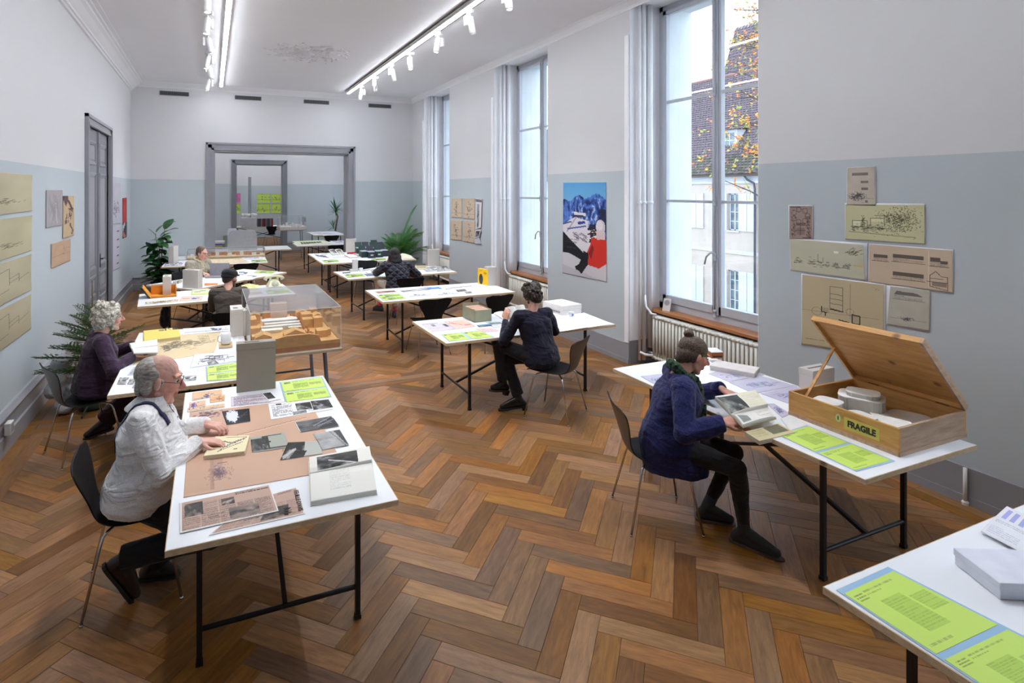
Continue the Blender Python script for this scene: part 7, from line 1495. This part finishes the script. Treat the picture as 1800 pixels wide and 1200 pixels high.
# small fir tree behind the grey-haired woman
fc=onZ(166,668,0); t=thing('fir_tree','small dark green fir tree by the left wall behind the grey-haired woman','plant',(-1.12,6.85,0))
firm=M('fir_needles',S(38,78,44),.6,var=.4,scale=6,rgb2=S(84,130,70)); twg=M('fir_twig',S(84,66,40),.8)
MB().tube([(0,0,.1),(0.01,0,.7),(0,.01,1.3)],[.022,.014,.004],8).build('trunk',M('fir_bark',S(96,84,56),.9,bump=.5),t,True)
MB().lathe([(.11,0),(.13,.02),(.13,.07),(.05,.12),(.045,.2),(.035,.2),(.03,.05)],16).build('tree_stand',M('stand_green',(.02,.04,.03),.4),t,True)
for k in range(3): a=2*PI*k/3+.4; MB().bar((0,0,.1),(.3*math.cos(a),.3*math.sin(a),.012),.014,.02).build('stand_foot',M('stand_green',(.02,.04,.03),.4),t)
def fir_branch(L,seed):
    r=random.Random(seed); mb=MB(); tw=[]
    def twig(a,d,l,w_):
        d=Vector(d).normalized(); pts=[a+d*l*u+Vector((0,0,-.05*l*u*u)) for u in (0,.5,1)]; tw.append((pts,w_)); n=int(l*270)
        for i in range(n):
            u=r.uniform(.03,1); p=pts[0].lerp(pts[2],u); sd=d.cross(Vector((0,0,1))).normalized(); ang=r.uniform(-2.9,2.9); nd=(d*.55+sd*math.sin(ang)+Vector((0,0,1))*max(-.25,math.cos(ang)*.7)).normalized(); q=p+nd*r.uniform(.018,.026); wv=d.cross(nd).normalized()*.0036; mb.add([p-wv,p+wv,q],[(0,1,2)])
    O_=Vector((0,0,0)); twig(O_,(1,0,.0),L,.005)
    for i in range(1,8):
        u=i/8; b=Vector((L*u,0,-.05*L*u*u))
        for s in (-1,1): twig(b,(.75,s*.7,.05),L*.42*(1-u*.55),.003)
    nv=len(mb.v)
    for pts,w_ in tw: mb.tube(pts,[w_,w_*.8,w_*.4],4)
    me=mb.mesh('branch'); me.materials.append(firm); me.materials.append(twg)
    for p_ in me.polygons: p_.material_index=1 if p_.vertices[0]>=nv else 0
    return me
fb=[fir_branch(.52,1),fir_branch(.46,2),fir_branch(.40,3)]
for k in range(46):
    u=k/46; z=.34+.62*u; a=k*2.4+pr.uniform(-.2,.2); o=link('branch',fb[k%3],None,t); s=(1.12-.72*u**1.3)*pr.uniform(.85,1.1); o.scale=(s,s,s); el=.12+.55*u; L__=(.52,.46,.40)[k%3]; s=min(s,.45/(L__*max(.05,-math.cos(a)))); o.scale=(s,s,s); ori(o,(math.cos(a),math.sin(a),math.tan(el)),pr.uniform(-.2,.2)); o.location=(0,0,z)
for k in range(6): a=k*1.05; o=link('branch',fb[2],None,t); o.scale=(.3,.3,.3); ori(o,(math.cos(a),math.sin(a),1.1)); o.location=(0,0,.98)
t=thing('plastic_sack','crumpled pale plastic sack against the left baseboard behind the fir','bag',(-1.36,6.9,0)); b=MB(); 
for k in range(9): b.ball((pr.uniform(-.1,.08),pr.uniform(-.18,.18),.08+.05*k),(.09,.13,.08),10,8)
blob('sack',b,.016,M('pale_plastic',S(176,180,186),.35,bump=.9,bscale=18,bdist=.02),t,1,(('CLOUDS',.06,.05),))
# ================================================================ outside: house opposite, tree, ground
og=struct('ground_outside',MB().box(XR+1.5,60,-30,60,-5.3,-5.0),M('courtyard_ground',S(150,148,144),.9,var=.15,scale=.6))
XB=24.0; fac=M('facade_render',S(172,162,154),.85,var=.05,scale=1.5); stonel=M('facade_stone',S(176,178,186),.8,var=.05); 
zg=onX(1213,310,XB).z; t=thing('opposite_house','cream house opposite with tiled roof and white shutters','building',(XB,20,-5.0)); bz=5.0
w1=[]; ctrs=[]
wsp=onX(1204,400,XB).y-onX(1289,400,XB).y
for k in range(-3,6): ctrs.append(onX(1289,400,XB).y-20+ k*wsp)
cols=MB(); segs=[]; ww=.62; rows=[(-3.1,-1.2),(.25,2.15),(-5,-4.2)]
rows=[(onX(1289,545,XB).z,onX(1289,475,XB).z),(onX(1289,405,XB).z,onX(1289,340,XB).z)]
y0,y1=-16,24
# wall built around its windows
zs=[-5.0,rows[0][0],rows[0][1],rows[1][0],rows[1][1],zg]
for i in range(5):
    if i in (1,3):
        y=y0
        for c in ctrs: cols.box(0,.5,y,c-ww/2,zs[i]+bz,zs[i+1]+bz); y=c+ww/2
        cols.box(0,.5,y,y1,zs[i]+bz,zs[i+1]+bz)
    else: cols.box(0,.5,y0,y1,zs[i]+bz,zs[i+1]+bz)
cols.build('facade_wall',fac,t); MB().box(-.08,.02,y0,y1,zg-.42+bz,zg-.30+bz).box(-.03,.0,y0,y1,zg-.30+bz,zg+bz).build('eaves_cornice',stonel,t)
wf=M('window_white',S(190,196,206),.5); wg=M('window_pane_dark',S(50,66,80),.1,var=.3,scale=2,rgb2=S(110,130,140)); shm=M('shutter_white',S(178,184,200),.6)
for c in ctrs:
    for (a,b) in rows:
        o=MB().box(.12,.16,c-ww/2,c-ww/2+.05,a+bz,b+bz).box(.12,.16,c+ww/2-.05,c+ww/2,a+bz,b+bz).box(.12,.16,c-.03,c+.03,a+bz,b+bz).box(.12,.16,c-ww/2,c+ww/2,a+bz,a+.06+bz).box(.12,.16,c-ww/2,c+ww/2,b-.06+bz,b+bz).build('window_frame',wf,t)
        h=(b-a)
        for q in range(1,4): MB().box(.125,.15,c-ww/2,c+ww/2,a+h*q/4-.015+bz,a+h*q/4+.015+bz).build('glazing_bar',wf,o)
        for s in (-1,1): MB().box(.14,.145,c+(s*ww/4)-ww/4+.02,c+(s*ww/4)+ww/4-.02,a+bz,b+bz).build('pane',wg,o)
        MB().box(-.06,.12,c-ww/2-.06,c+ww/2+.06,a-.08+bz,a+bz).build('sill',stonel,t)
        for s in (-1,1):
            for j in (0,1):
                x0_=c+s*(ww/2+.04+j*.50); x1_=x0_+s*.47; lo,hi=min(x0_,x1_),max(x0_,x1_); sh_=MB().box(-.06,-.02,lo,hi,a+bz,b+bz).build('shutter',shm,t)
                for zz_ in (a+.15,b-.2): MB().box(-.075,-.06,lo,hi,zz_+bz,zz_+.07+bz).build('shutter_batten',shm,sh_)
zb_=onX(1230,436,XB).z+bz; MB().box(-.05,.0,y0,y1,zb_-.08,zb_+.1).build('string_course',stonel,t)
gut=M('gutter_zinc',S(60,66,78),.4,.5); MB().tube([(-.22,y0,zg+bz),(-.22,y1,zg+bz)],.075,8).build('gutter',gut,t)
dy=onX(1324,400,XB-.2).y-20; MB().tube([(-.22,dy+.5,zg+bz-.05),(-.18,dy+.35,zg+bz-.25),(-.1,dy+.05,zg+bz-.42),(-.1,dy,zg+bz-.7),(-.1,dy,0.0)],.05,8).build('downpipe',gut,t)
# roof of overlapping tiles
tile=M('roof_tile',S(62,54,62),.8,var=.35,scale=9,rgb2=S(104,90,98)); mossy=M('roof_tile_moss',S(54,56,44),.85,var=.3,scale=6,rgb2=S(80,80,62))
def tiled(name,x0,z0,x1,z1,ya,yb,parent,tw=.2,tl=.19,mat=None,hipL=0.,hipR=0.):
    L=math.hypot(x1-x0,z1-z0); n=int(L/tl); ux,uz=(x1-x0)/L,(z1-z0)/L; nx,nz=-uz,ux; V=[];Fc=[]; r=random.Random(5)
    for i in range(n):
        u0=i*tl; u1=(i+1.25)*tl; ff=i/n; a=ya+hipL*ff; b=yb-hipR*ff; m=int((b-a)/tw)
        for j in range(m):
            y=a+(j+.5*(i%2)*1.0)*tw; o0=.035+r.uniform(0,.012); o1=.004; k=len(V); h=tw*.48
            for u,o_ in ((u0,o0),(u1,o1)):
                for yy_,e in ((y-h,-.012),(y,.012),(y+h,-.012)): V.append((x0+ux*u+nx*(o_+e),yy_,z0+uz*u+nz*(o_+e)))
            for yy_ in (y-h,y,y+h): V.append((x0+ux*u0+nx*(-.0),yy_,z0+uz*u0))
            Fc+=[(k,k+1,k+4,k+3),(k+1,k+2,k+5,k+4),(k+6,k+7,k+1,k),(k+7,k+8,k+2,k+1)]
    me=bpy.data.meshes.new(name); me.from_pydata(V,[],Fc); me.materials.append(mat or tile); me.materials.append(mossy)
    lim=z0+.9
    for p_ in me.polygons:
        if V[p_.vertices[0]][2]<lim and (p_.index//4*7)%5<3: p_.material_index=1
    o=link(name,me,None,parent); o['kind']='stuff'; return o
ze=zg+.05+bz; xr_=5.0; zr=onX(1213,148,XB+xr_).z+bz
tiled('roof_tiles',-.35,ze,xr_,zr,y0,y1,t); MB().hexa([(-.3,y0,ze-.12),(xr_,y0,zr-.12),(xr_,y1,zr-.12),(-.3,y1,ze-.12)],[(-.3,y0,ze-.02),(xr_,y0,zr-.02),(xr_,y1,zr-.02),(-.3,y1,ze-.02)]).build('roof_boarding',M('roof_board',(.08,.06,.05),.9),t); MB().tube([(xr_,y0,zr),(xr_,y1,zr)],.09,8).build('ridge_tiles',M('ridge_clay',S(130,92,84),.8),t)
# dormer
c=onX(1283,245,XB+1.0); dz=c.z+bz; dyy=c.y-20
dm=MB().box(1.0,2.6,dyy-.45,dyy+.45,dz-.62,dz+.5).build('dormer',stonel,t); MB().hexa([(.8,dyy-.6,dz+.5),(3.2,dyy-.6,dz+.75),(3.2,dyy+.6,dz+.75),(.8,dyy+.6,dz+.5)],[(.8,dyy-.5,dz+.62),(3.2,dyy-.5,dz+1.),(3.2,dyy+.5,dz+1.),(.8,dyy+.5,dz+.62)]).build('dormer_roof',tile,dm); MB().box(.985,1.0,dyy-.28,dyy+.28,dz-.45,dz+.35).build('dormer_window',wg,dm); MB().box(.97,.985,dyy-.02,dyy+.02,dz-.45,dz+.35).box(.97,.985,dyy-.28,dyy+.28,dz-.07,dz-.03).build('glazing_bar',wf,dm)
# taller roof behind
t2=thing('tall_roofed_house','taller building with a steep tiled roof behind the opposite house','building',(XB+8,20,-5.0)); x2=0.
pe=onX(1262,150,XB+8); ya=-16; zt=onX(1333,38,XB+13).z+bz; zb=pe.z+bz-3; yb=onX(1240,150,XB+8).y-20-1.5; hp_=yb+1.5-(onX(1290,60,XB+13).y-20)
tiled('roof_tiles',0,zb,5.0,zt,ya,yb+1.5,t2,.3,.3,hipR=hp_); MB().hexa([(0,ya,0),(8,ya,0),(8,yb+1.4,0),(0,yb+1.4,0)],[(.1,ya,zb-.1),(9,ya,zb-.1),(9,yb+1.3,zb-.1),(.1,yb+1.3,zb-.1)]).build('house_wall',fac,t2); MB().hexa([(0,ya,zb-.15),(9,ya,zb-.15),(9,yb+1.4,zb-.15),(0,yb+1.4,zb-.15)],[(5,ya,zt-.15),(5.3,ya,zt-.15),(5.3,yb+1.4-hp_,zt-.15),(5,yb+1.4-hp_,zt-.15)]).build('roof_boarding',M('roof_board',(.08,.06,.05),.9),t2)
# far wooded hill
h_=struct('hill',MB().add([(60,5,-5),(60,70,-5),(75,70,-5),(75,5,-5)]+[(64+rng.uniform(-.5,.5),5+i*3.4,onX(1225,150,60).z+rng.uniform(-.7,.7)-.05*abs(i-8)) for i in range(20)],[(0,1,23,4)] +[(0,4+i,5+i) for i in range(19)]),M('wooded_hill',S(140,140,160),.9,var=.3,scale=3)) if 0 else None
# tree with the last autumn leaves
tp=onX(1345,0,15.5); t=thing('autumn_tree','tree with sparse yellow and orange leaves outside the nearest window','tree',(15.5,tp.y-.7,-5.0)); tb=M('tree_bark',S(70,62,64),.9); r=random.Random(12); tips=[]
MB().tube([(0,0,0),(.1,0,4),(.0,.1,8),(.2,.2,14.5)],[.28,.2,.14,.05],10).build('trunk',tb,t,True)
for k in range(46):
    z=r.uniform(6.5,14); a=r.uniform(.6,2.6) if k<26 else r.uniform(0,6.28); L=r.uniform(1.0,2.6); P=[Vector((0,.1,z))]; d=Vector((math.cos(a),math.sin(a),r.uniform(-.1,.55))).normalized()
    for q in range(5): d=(d+Vector((r.uniform(-.25,.25),r.uniform(-.25,.25),r.uniform(-.12,.25)))).normalized(); P.append(P[-1]+d*L/5)
    MB().tube(P,[.035,.028,.02,.014,.009,.004],5).build('branch',tb,t,True)
    for p in P[1:]:
        for q in range(3):
            e=p+Vector((r.uniform(-.5,.5),r.uniform(-.5,.5),r.uniform(-.35,.45))); tips.append((p,e))
mb=MB(); [mb.tube([p,e],[.006,.003],3) for p,e in tips]; o=mb.build('twigs',tb,t); o['kind']='stuff'
lv=[M('leaf_yellow',S(214,168,60),.6,var=.25),M('leaf_orange',S(202,112,56),.6,var=.25),M('leaf_green',S(140,150,64),.6,var=.25)]
for k,m in enumerate(lv):
    mb=MB()
    for p,e in tips[k::3]:
        for q in range(7):
            c=p.lerp(e,r.random())+Vector((r.uniform(-.08,.08),)*3); s=r.uniform(.035,.06); u=Vector((r.uniform(-1,1),r.uniform(-1,1),r.uniform(-1,1))).normalized()*s; v=u.orthogonal().normalized()*s*.8; mb.add([c-u,c+v,c+u,c-v],[(0,1,2,3)])
    mb.build('leaves',m,t)['kind']='stuff'
# ================================================================ pictures and sheets on the walls
onW=lambda x,y,z: onX(x,y,z)
WLx=XL+.006; WRx=XR-.006
def wsheet(nm,c,f,bgc,lb,side,cat='drawing',wave=0.,off=0.,res=.7,white=True,mx=170):
    X=(WLx if side=='L' else WRx)+(off if side=='L' else -off)
    P=[onX(x,y,X) for x,y in c]; w_,h_=pxres(c,res,mx); im=Im(w_,h_,bgc); f(im); ctr=sum(P,Vector())/4
    if side=='L': pass
    me=sheet_mesh(nm,[p-ctr for p in P],im,.0015,wave); o=link(nm,me,None,None); o.location=ctr; return tag(o,lb,cat)
# right wall group
W3=lambda pts: pc(1360,270,3.3333,pts)
YL=(226,220,180)
def white_under(c,lb_of,side='R'):
    pass
def two(nm,c,cw,f,bgc,lb,side,mx=170,wave=0.):
    """sheet on a slightly larger white backing"""
    X=WLx if side=='L' else WRx; P=[onX(x,y,X) for x,y in cw]; ctr=sum(P,Vector())/4; t=thing(nm,lb,'drawing',ctr); sg=1 if side=='L' else -1
    im=Im(6,6,(236,238,242)); link('backing_sheet',sheet_mesh('backing_sheet',[p-ctr for p in P],im,.001),None,t)
    X2=X+sg*.004; Q=[onX(x,y,X2)-ctr for x,y in c]; w_,h_=pxres(c,1.0,210); im=Im(w_,h_,bgc); f(im); link('drawing_sheet',sheet_mesh('drawing_sheet',Q,im,.001,wave),None,t); return t
def p_el1(im): im.seed(3); im.age(.05); im.rect(.18,.14,.78,.22,(90,80,80),.6); im.rect(.5,.36,.78,.42,(90,80,80),.55); im.rect(.52,.53,.76,.60,(80,70,70),.6); p=p_sketch(3,(60,56,56),160,.38,.75,.14,.05); p(im); im.rect(.64,.86,.74,.93,(60,56,56),.5)
def p_orn(im):
    im.seed(3); im.age(.1); c=(70,56,56)
    for i in range(7): im.ell(.5+.32*math.cos(i*.9),.3+.2*math.sin(i*.9),.12,.09,c,.6,.25)
    im.rect(.3,.52,.72,.6,c,.5); im.rect(.34,.66,.68,.88,c,.25); im.line(.5,.6,.5,.9,c,1,.8); im.line(.3,.75,.72,.75,c,1,.8)
    for i in range(120): x=im.r.choice([im.r.uniform(.08,.28),im.r.uniform(.74,.93)]); y=im.r.uniform(.3,.95); im.line(x,y,x+.04,y+.03,c,1,.45)
    im.rect(.04,.03,.5,.06,c,.6); im.rect(.6,.95,.95,.98,c,.6)
def p_tree(im):
    im.seed(3); im.age(.04); c=(76,74,58)
    for i in range(520): x,y=im.r.normal(.70,.12),im.r.normal(.42,.17); im.line(x,y,x+im.r.uniform(-.02,.02),y+im.r.uniform(-.03,.03),c,1,.5)
    for a in ((.1,.45,.3,.45),(.34,.38,.52,.38),(.34,.38,.34,.58),(.1,.45,.1,.62),(.08,.62,.6,.66),(.05,.78,.9,.86),(.3,.45,.3,.62),(.52,.3,.52,.6),(.4,.3,.6,.3)): im.line(*a,c,1,.9)
    im.rect(.11,.47,.28,.60,(236,228,200),.7); im.rect(.35,.40,.5,.48,(236,228,200),.7)
    for i in range(90): x,y=im.r.uniform(.06,.5),im.r.normal(.66,.05); im.line(x,y,x+.03,y,c,1,.45)
    for i in range(60): x,y=im.r.normal(.24,.015),im.r.normal(.5,.1); im.line(x,y,x+.01,y+.01,c,1,.6)
def p_sec(im):
    im.seed(5); im.age(.06); c=(96,92,74)
    for x0_ in (.05,.25,.38,.58,.72):
        w_=.1 if x0_!=.38 else .17
        for i in range(22): x,y=im.r.uniform(x0_,x0_+w_),im.r.normal(.68,.05); im.line(x,y,x+im.r.uniform(0,.05),y,c,1,.6)
        im.line(x0_,.74,x0_+w_,.74,c,1,.6)
    im.line(.4,.4,.4,.65,c,1,.6); im.line(.47,.5,.47,.65,c,1,.6)
    for i in range(40): x,y=im.r.normal(.86,.04),im.r.normal(.25,.06); im.line(x,y,x+.03,y-.03,c,1,.6)
    im.rect(.87,.6,.98,.66,(206,176,90),.7); im.rect(.62,.25,.68,.33,(250,250,250),.8)
def p_elev(im):
    im.seed(5); im.age(.05); c=(60,52,52)
    for (a,b,e,d) in ((.06,.25,.24,.42),(.31,.2,.68,.4),(.76,.2,.87,.42),(.87,.27,.95,.42),(.31,.66,.68,.84)):
        im.rect(a,b,e,b+(d-b)*.5,c,.7); im.text(a,b+(d-b)*.5,e,d,4,c,.5); im.line(a-.02,d,e+.02,d,c,1,.7)
    im.line(.74,.05,.74,.95,(240,226,200),1,.6)
    for e in ((.75,.66,.82,.54),(.82,.54,.88,.66),(.75,.66,.75,.92),(.95,.66,.95,.98),(.72,.8,.95,.8),(.76,.92,.95,.98),(.88,.66,.95,.66),(.76,.72,.9,.72)): im.line(*e,c,1,.95)
    im.rect(.78,.8,.94,.9,c,.4)
def p_floor(im):
    im.seed(5); im.age(.06,2); c=(80,70,66)
    for e in ((.37,.12,.53,.12),(.37,.12,.37,.43),(.53,.12,.53,.46),(.37,.22,.53,.23),(.37,.29,.53,.3),(.37,.36,.53,.37),(.37,.43,.53,.46)): im.line(*e,c,1,.7)
    for e in ((.26,.42,.26,.49),(.26,.49,.32,.5),(.31,.5,.31,.54),(.37,.44,.53,.46),(.64,.48,.64,.6),(.64,.48,.73,.49),(.64,.6,.73,.61),(.73,.49,.73,.6),(.48,.58,.6,.6)): im.line(*e,(50,44,44),2,.9)
    im.line(0,.5,.95,.5,c,1,.25); im.line(.62,.05,.62,.55,c,1,.3); im.rect(.64,.5,.72,.59,c,.15); im.rect(.28,.43,.36,.5,c,.2)
    im.ell(.2,.5,.07,.06,c,.4,.12); im.ell(.62,.45,.05,.05,c,.4,.15); im.text(.05,.9,.3,.93,1,c,.4); im.ell(.93,.08,.02,.015,c,.5,.3)
def p_hall(im):
    im.seed(5); im.age(.06); c=(90,84,84); im.poly([(.18,.1),(.7,.12),(.86,.2),(.12,.2)],c,.75); im.text(.14,.21,.84,.3,3,c,.45); im.line(.1,.31,.9,.32,c,1,.6); p_sketch(3,(80,76,80),60,.5,.78,.08,.02)(im)
two('pinned_drawing',W3([(432,84),(588,76),(598,306),(430,300)]),W3([(430,80),(598,74),(600,314),(427,302)]),p_el1,(206,196,182),'upright cream drawing pinned highest on the right wall','R')
two('pinned_drawing',W3([(92,305),(224,308),(224,500),(92,494)]),W3([(86,300),(230,302),(230,502),(88,498)]),p_orn,(168,146,138),'small brownish ornamental drawing, leftmost on the right wall','R')
two('pinned_drawing',W3([(420,298),(884,300),(884,527),(422,498)]),W3([(418,288),(888,292),(888,530),(420,502)]),p_tree,(208,206,166),'yellow drawing of a house under large trees on the right wall','R')
two('pinned_drawing',W3([(98,498),(526,535),(534,738),(100,680)]),W3([(96,494),(550,524),(550,746),(98,684)]),p_sec,(206,203,180),'long pale yellow section drawing below the ornamental drawing','R')
two('pinned_drawing',W3([(560,530),(1046,568),(1048,812),(558,748)]),W3([(556,526),(1054,562),(1054,820),(554,752)]),p_elev,(210,190,166),'beige elevations drawing right of the section drawing on the right wall','R')
two('pinned_drawing',W3([(168,708),(644,770),(642,1180),(166,1112)]),W3([(162,702),(658,764),(656,1190),(162,1118)]),p_floor,(204,188,154),'large beige floor plan partly hidden by the crate\'s lid','R')
two('pinned_drawing',W3([(684,776),(912,800),(908,1036),(664,996)]),W3([(660,770),(916,796),(914,1046),(660,1000)]),p_hall,(204,200,186),'pale drawing of a hipped roof hall right of the floor plan','R',wave=.006)
# blue mountain poster
def p_mt(im):
    im.seed(3); f=im.fbm(7,4); X,Y=im.grid(); Z=np.array
    sky=np.stack([90+60*Y*2,160+40*Y*2,215+0*Y],2)/255.; im.a[:]=sky
    ridge=.16+.10*np.sin(X*5+.9)+.05*(im.fbm(9,3)-.5)*2-.05*X; ridge=.205-.07*np.exp(-((X-.38)/.13)**2)-.085*np.exp(-((X-.78)/.2)**2)+.05*(f-.5)+.035*(im.fbm(26,2)-.5)
    m=Y>ridge; rg=1-np.abs(2*im.fbm(13,4)-1); g=np.clip((rg-.55)*2.6+(f-.5)*.8,0,1)[...,None]; rock=np.array([14,34,96])/255.*(1-g)+np.array([84,128,206])/255.*g; im.a[m]=rock[m]
    m=(Y>ridge+.02)&(rg>.93)&(f>.52)&(Y<.5); im.a[m]=np.array([190,195,215])/255.
    im.mask((X>.62)&(Y>.27)&(Y<.5)&(f<.5),(12,16,36),.8)
    im.rect(0,.74,1,1,(200,196,204)); wht=(222,216,222); im.poly([(0,.46),(.3,.37),(.6,.40),(.6,.5),(.85,.48),(.85,.72),(.5,.76),(0,.53)],wht)
    im.poly([(.27,.315),(.55,.32),(.56,.35),(.28,.355)],(226,220,224)); im.rect(.28,.35,.5,.365,(60,50,60)); im.poly([(.36,.42),(.53,.405),(.55,.43),(.38,.45)],(40,60,140)); im.line(.1,.53,.32,.37,(170,165,180),2,.9)
    im.line(.12,.5,.55,.455,(60,80,160),2,.8); im.line(0,.45,.2,.42,(70,70,100),2,.8)
    for i in range(int(46)): x,y=im.r.uniform(.25,.55),im.r.uniform(.53,.62); im.line(x,y,x+.05,y+.01,(110,104,120),1,.6)
    for i in range(26): x,y=im.r.uniform(.6,.78),im.r.uniform(.48,.62); im.line(x,y,x+.05,y-.012,(30,28,36),2,.8)
    im.poly([(0,.54),(.55,.76),(.64,.84),(.4,.98),(.3,.95),(.2,.84),(0,.77)],(12,12,18)); im.text(.05,.60,.35,.72,4,(90,90,96),.5)
    im.poly([(0,.765),(.18,.77),(.3,.79),(.44,.82),(.4,.87),(.3,.90),(.36,.96),(0,.91)],(206,202,210)); im.poly([(.0,.9),(.9,.99),(1,1),(0,1)],(190,186,196)); im.poly([(.55,.94),(.7,.88),(1,.80),(1,1),(.6,.97)],(206,200,204))
    im.poly([(.68,.575),(.98,.57),(1,.60),(1,.82),(.84,.88),(.6,.86),(.57,.75),(.66,.64)],(206,46,32)); im.poly([(.62,.74),(.7,.64),(.74,.68),(.68,.8)],(120,20,24),.8)
    im.poly([(.78,.5),(.98,.5),(.98,.58),(.8,.585)],(214,190,186)); im.ell(.88,.455,.10,.075,(206,196,200)); im.ell(.86,.44,.07,.05,(224,216,218))
    im.poly([(.5,.72),(.62,.74),(.6,.86),(.46,.97),(.38,.93),(.46,.86)],(16,14,22))
wsheet('mountain_poster',[(990.3,321),(1065.3,320.3),(1066.3,495.6),(989,479.5)],p_mt,(100,160,210),'tall colour poster of blue mountains and a figure in red','R','poster',mx=150,res=1.1)
# drawings beside the far window
W8=lambda pts: pc(780,330,10,pts)
for c,k,lb in (([(135,178),(320,182),(318,528),(132,520)],3,'upper left'),([(345,182),(552,184),(545,552),(340,540)],4,'upper right'),([(122,560),(318,575),(315,925),(118,908)],5,'lower left'),([(340,572),(548,582),(560,980),(338,942)],6,'lower right')):
    wsheet('pinned_drawing',W8(c),p_sketch(k,(110,90,76),26,.5,.5,.1,.2,.4),(216,196,172),lb+' of four beige drawings left of the second window','R','drawing',off=.001*k)
mb=MB(); X=WRx
def p_strip(im): im.seed(3); im.text(.05,.02,.95,.12,4,(60,60,70),.5); im.photo(.25,.18,.68,.95,3,30,180)
wsheet('hanging_strip',W8([(555,180),(670,200),(655,700),(560,735)]),p_strip,(226,222,226),'narrow hanging paper strip of pictures, its upper straight part','R','paper',off=.012)
wsheet('hanging_strip',W8([(560,735),(655,735),(625,865),(530,900)]),p_photo(4,50,170,.15),(222,220,226),'narrow hanging paper strip, its folded lower part','R','paper',off=.02)
wsheet('hanging_strip',W8([(530,905),(622,865),(665,990),(545,985)]),p_none,(206,204,214),'narrow hanging paper strip, its curled end','R','paper',off=.014)
# left wall
def p_cr(k,tower=True):
    def f(im):
        im.seed(k); im.age(.14,2); c=(96,84,66)
        if tower:
            for e in ((.42,.25,.42,.62),(.58,.2,.58,.6),(.42,.25,.58,.2),(.2,.62,.42,.55),(.2,.62,.2,.8),(.2,.72,.42,.65),(.2,.8,.58,.7),(.58,.45,.75,.4),(.58,.55,.75,.5),(.75,.4,.75,.6),(.0,.85,.2,.78),(.75,.55,.95,.48)): im.line(*e,c,1,.6)
            for i in range(14): im.line(.2+.02*i*.3,.64+.012*i,.4,.58+.012*i,c,1,.4)
        else:
            for i in range(30): x,y=im.r.normal(.5,.12),im.r.normal(.7,.04); im.line(x,y,x+.05,y-.01,c,1,.4)
    return f
L1=lambda pts: pc(0,290,7.5,pts); L2=lambda pts: pc(0,430,6.3167,pts)
wsheet('pinned_drawing',L1([(-420,60),(428,130),(422,605),(-420,700)]),p_cr(3,False),(206,196,164),'topmost of four large yellowed drawings at the left picture edge','L',wave=.012)
wsheet('pinned_drawing',L1([(-420,770),(425,660),(418,1122),(-420,1400)]),p_cr(4,False),(204,196,160),'second from top of four large yellowed drawings at the left edge','L',wave=.012)
wsheet('pinned_drawing',L2([(-420,330),(350,100),(350,500),(-420,890)]),p_cr(5),(200,190,160),'third from top of four large yellowed drawings, with a tower sketch','L',wave=.012)
wsheet('pinned_drawing',L2([(-420,930),(348,545),(345,930),(-420,1480)]),p_cr(6),(198,186,156),'lowest of four large yellowed drawings at the left edge','L',wave=.012)
def p_fade(im): im.seed(3); im.age(.1); [im.line(im.r.uniform(.1,.9),im.r.uniform(.1,.5),im.r.uniform(.1,.9),im.r.uniform(.5,.95),(140,136,140),1,.2) for i in range(40)]; im.poly([(.52,.35),(.6,.35),(.68,.9),(.58,.9)],(210,208,210),.5)
wsheet('pinned_drawing',L1([(608,328),(822,330),(825,788),(608,832)]),p_fade,(178,172,176),'grey faded drawing on the left wall before the door','L')
def p_fig(im):
    im.seed(3); im.age(.06); c=(84,60,62); im.poly([(0,0),(.42,0),(.45,.1),(.25,.25),(.2,.24),(0,.08)],c); 
    f=im.fbm(9,3); X,Y=im.grid(); q=np.abs(X-(.55+.15*np.sin(Y*7)))<.25; im.mask(q&(Y>.3)&(Y<.68)&(f>.48),c,.9); im.mask((np.abs(X-.75+.1*np.sin(Y*20))<.07)&(Y>.66)&(Y<.95),c,.85); im.line(.4,.1,.75,.3,c,2,.9)
wsheet('pinned_drawing',L1([(833,405),(975,405),(975,928),(828,968)]),p_fig,(206,180,142),'tan print with a dark brown figure before the left door','L',off=.002)
wsheet('pinned_drawing',[(90.3,429),(124,418.5),(123.5,458),(90,472)],p_sketch(4,(140,100,80),10,.7,.3,.1,.2,.4),(204,170,140),'small orange-brown sheet below the figure print','L')
wsheet('pinned_drawing',L1([(1450,225),(1595,235),(1590,770),(1452,785)]),p_sketch(4,(110,110,120),60,.5,.6,.2,.1,.4),(200,196,208),'upper pale grey sheet between left door and corner','L')
def p_rows(im): im.seed(3); [im.rect(.6,.1+.19*i,.85,.13+.19*i,(60,60,70),.8) or im.rect(.3,.14+.19*i,.4,.17+.19*i,(80,80,90),.6) for i in range(5)]; im.rect(.05,.3,.12,.42,(30,40,50),.8); im.rect(.05,.85,.12,.93,(30,40,50),.8)
wsheet('pinned_drawing',[(193.5,402),(212,396),(211,470),(194,478)],p_rows,(196,192,206),'lower pale grey sheet with small dark sketches near the corner','L',off=.002)
def p_red(im): im.rect(0,0,1,.62,(180,46,44)); im.rect(0,.62,1,1,(30,40,44)); im.poly([(.1,.66),(.6,.6),(.5,.7),(.1,.8)],(200,200,205)); im.poly([(0,.78),(.8,.98),(.2,1),(0,.9)],(190,120,100))
wsheet('red_poster',[(215.3,348),(222.8,347),(222.8,416),(215.5,419.5)],p_red,(180,50,50),'narrow red poster near the far left corner','L','poster')
print('objects',len(bpy.data.objects),'tris',sum(len(m.polygons) for m in bpy.data.meshes))
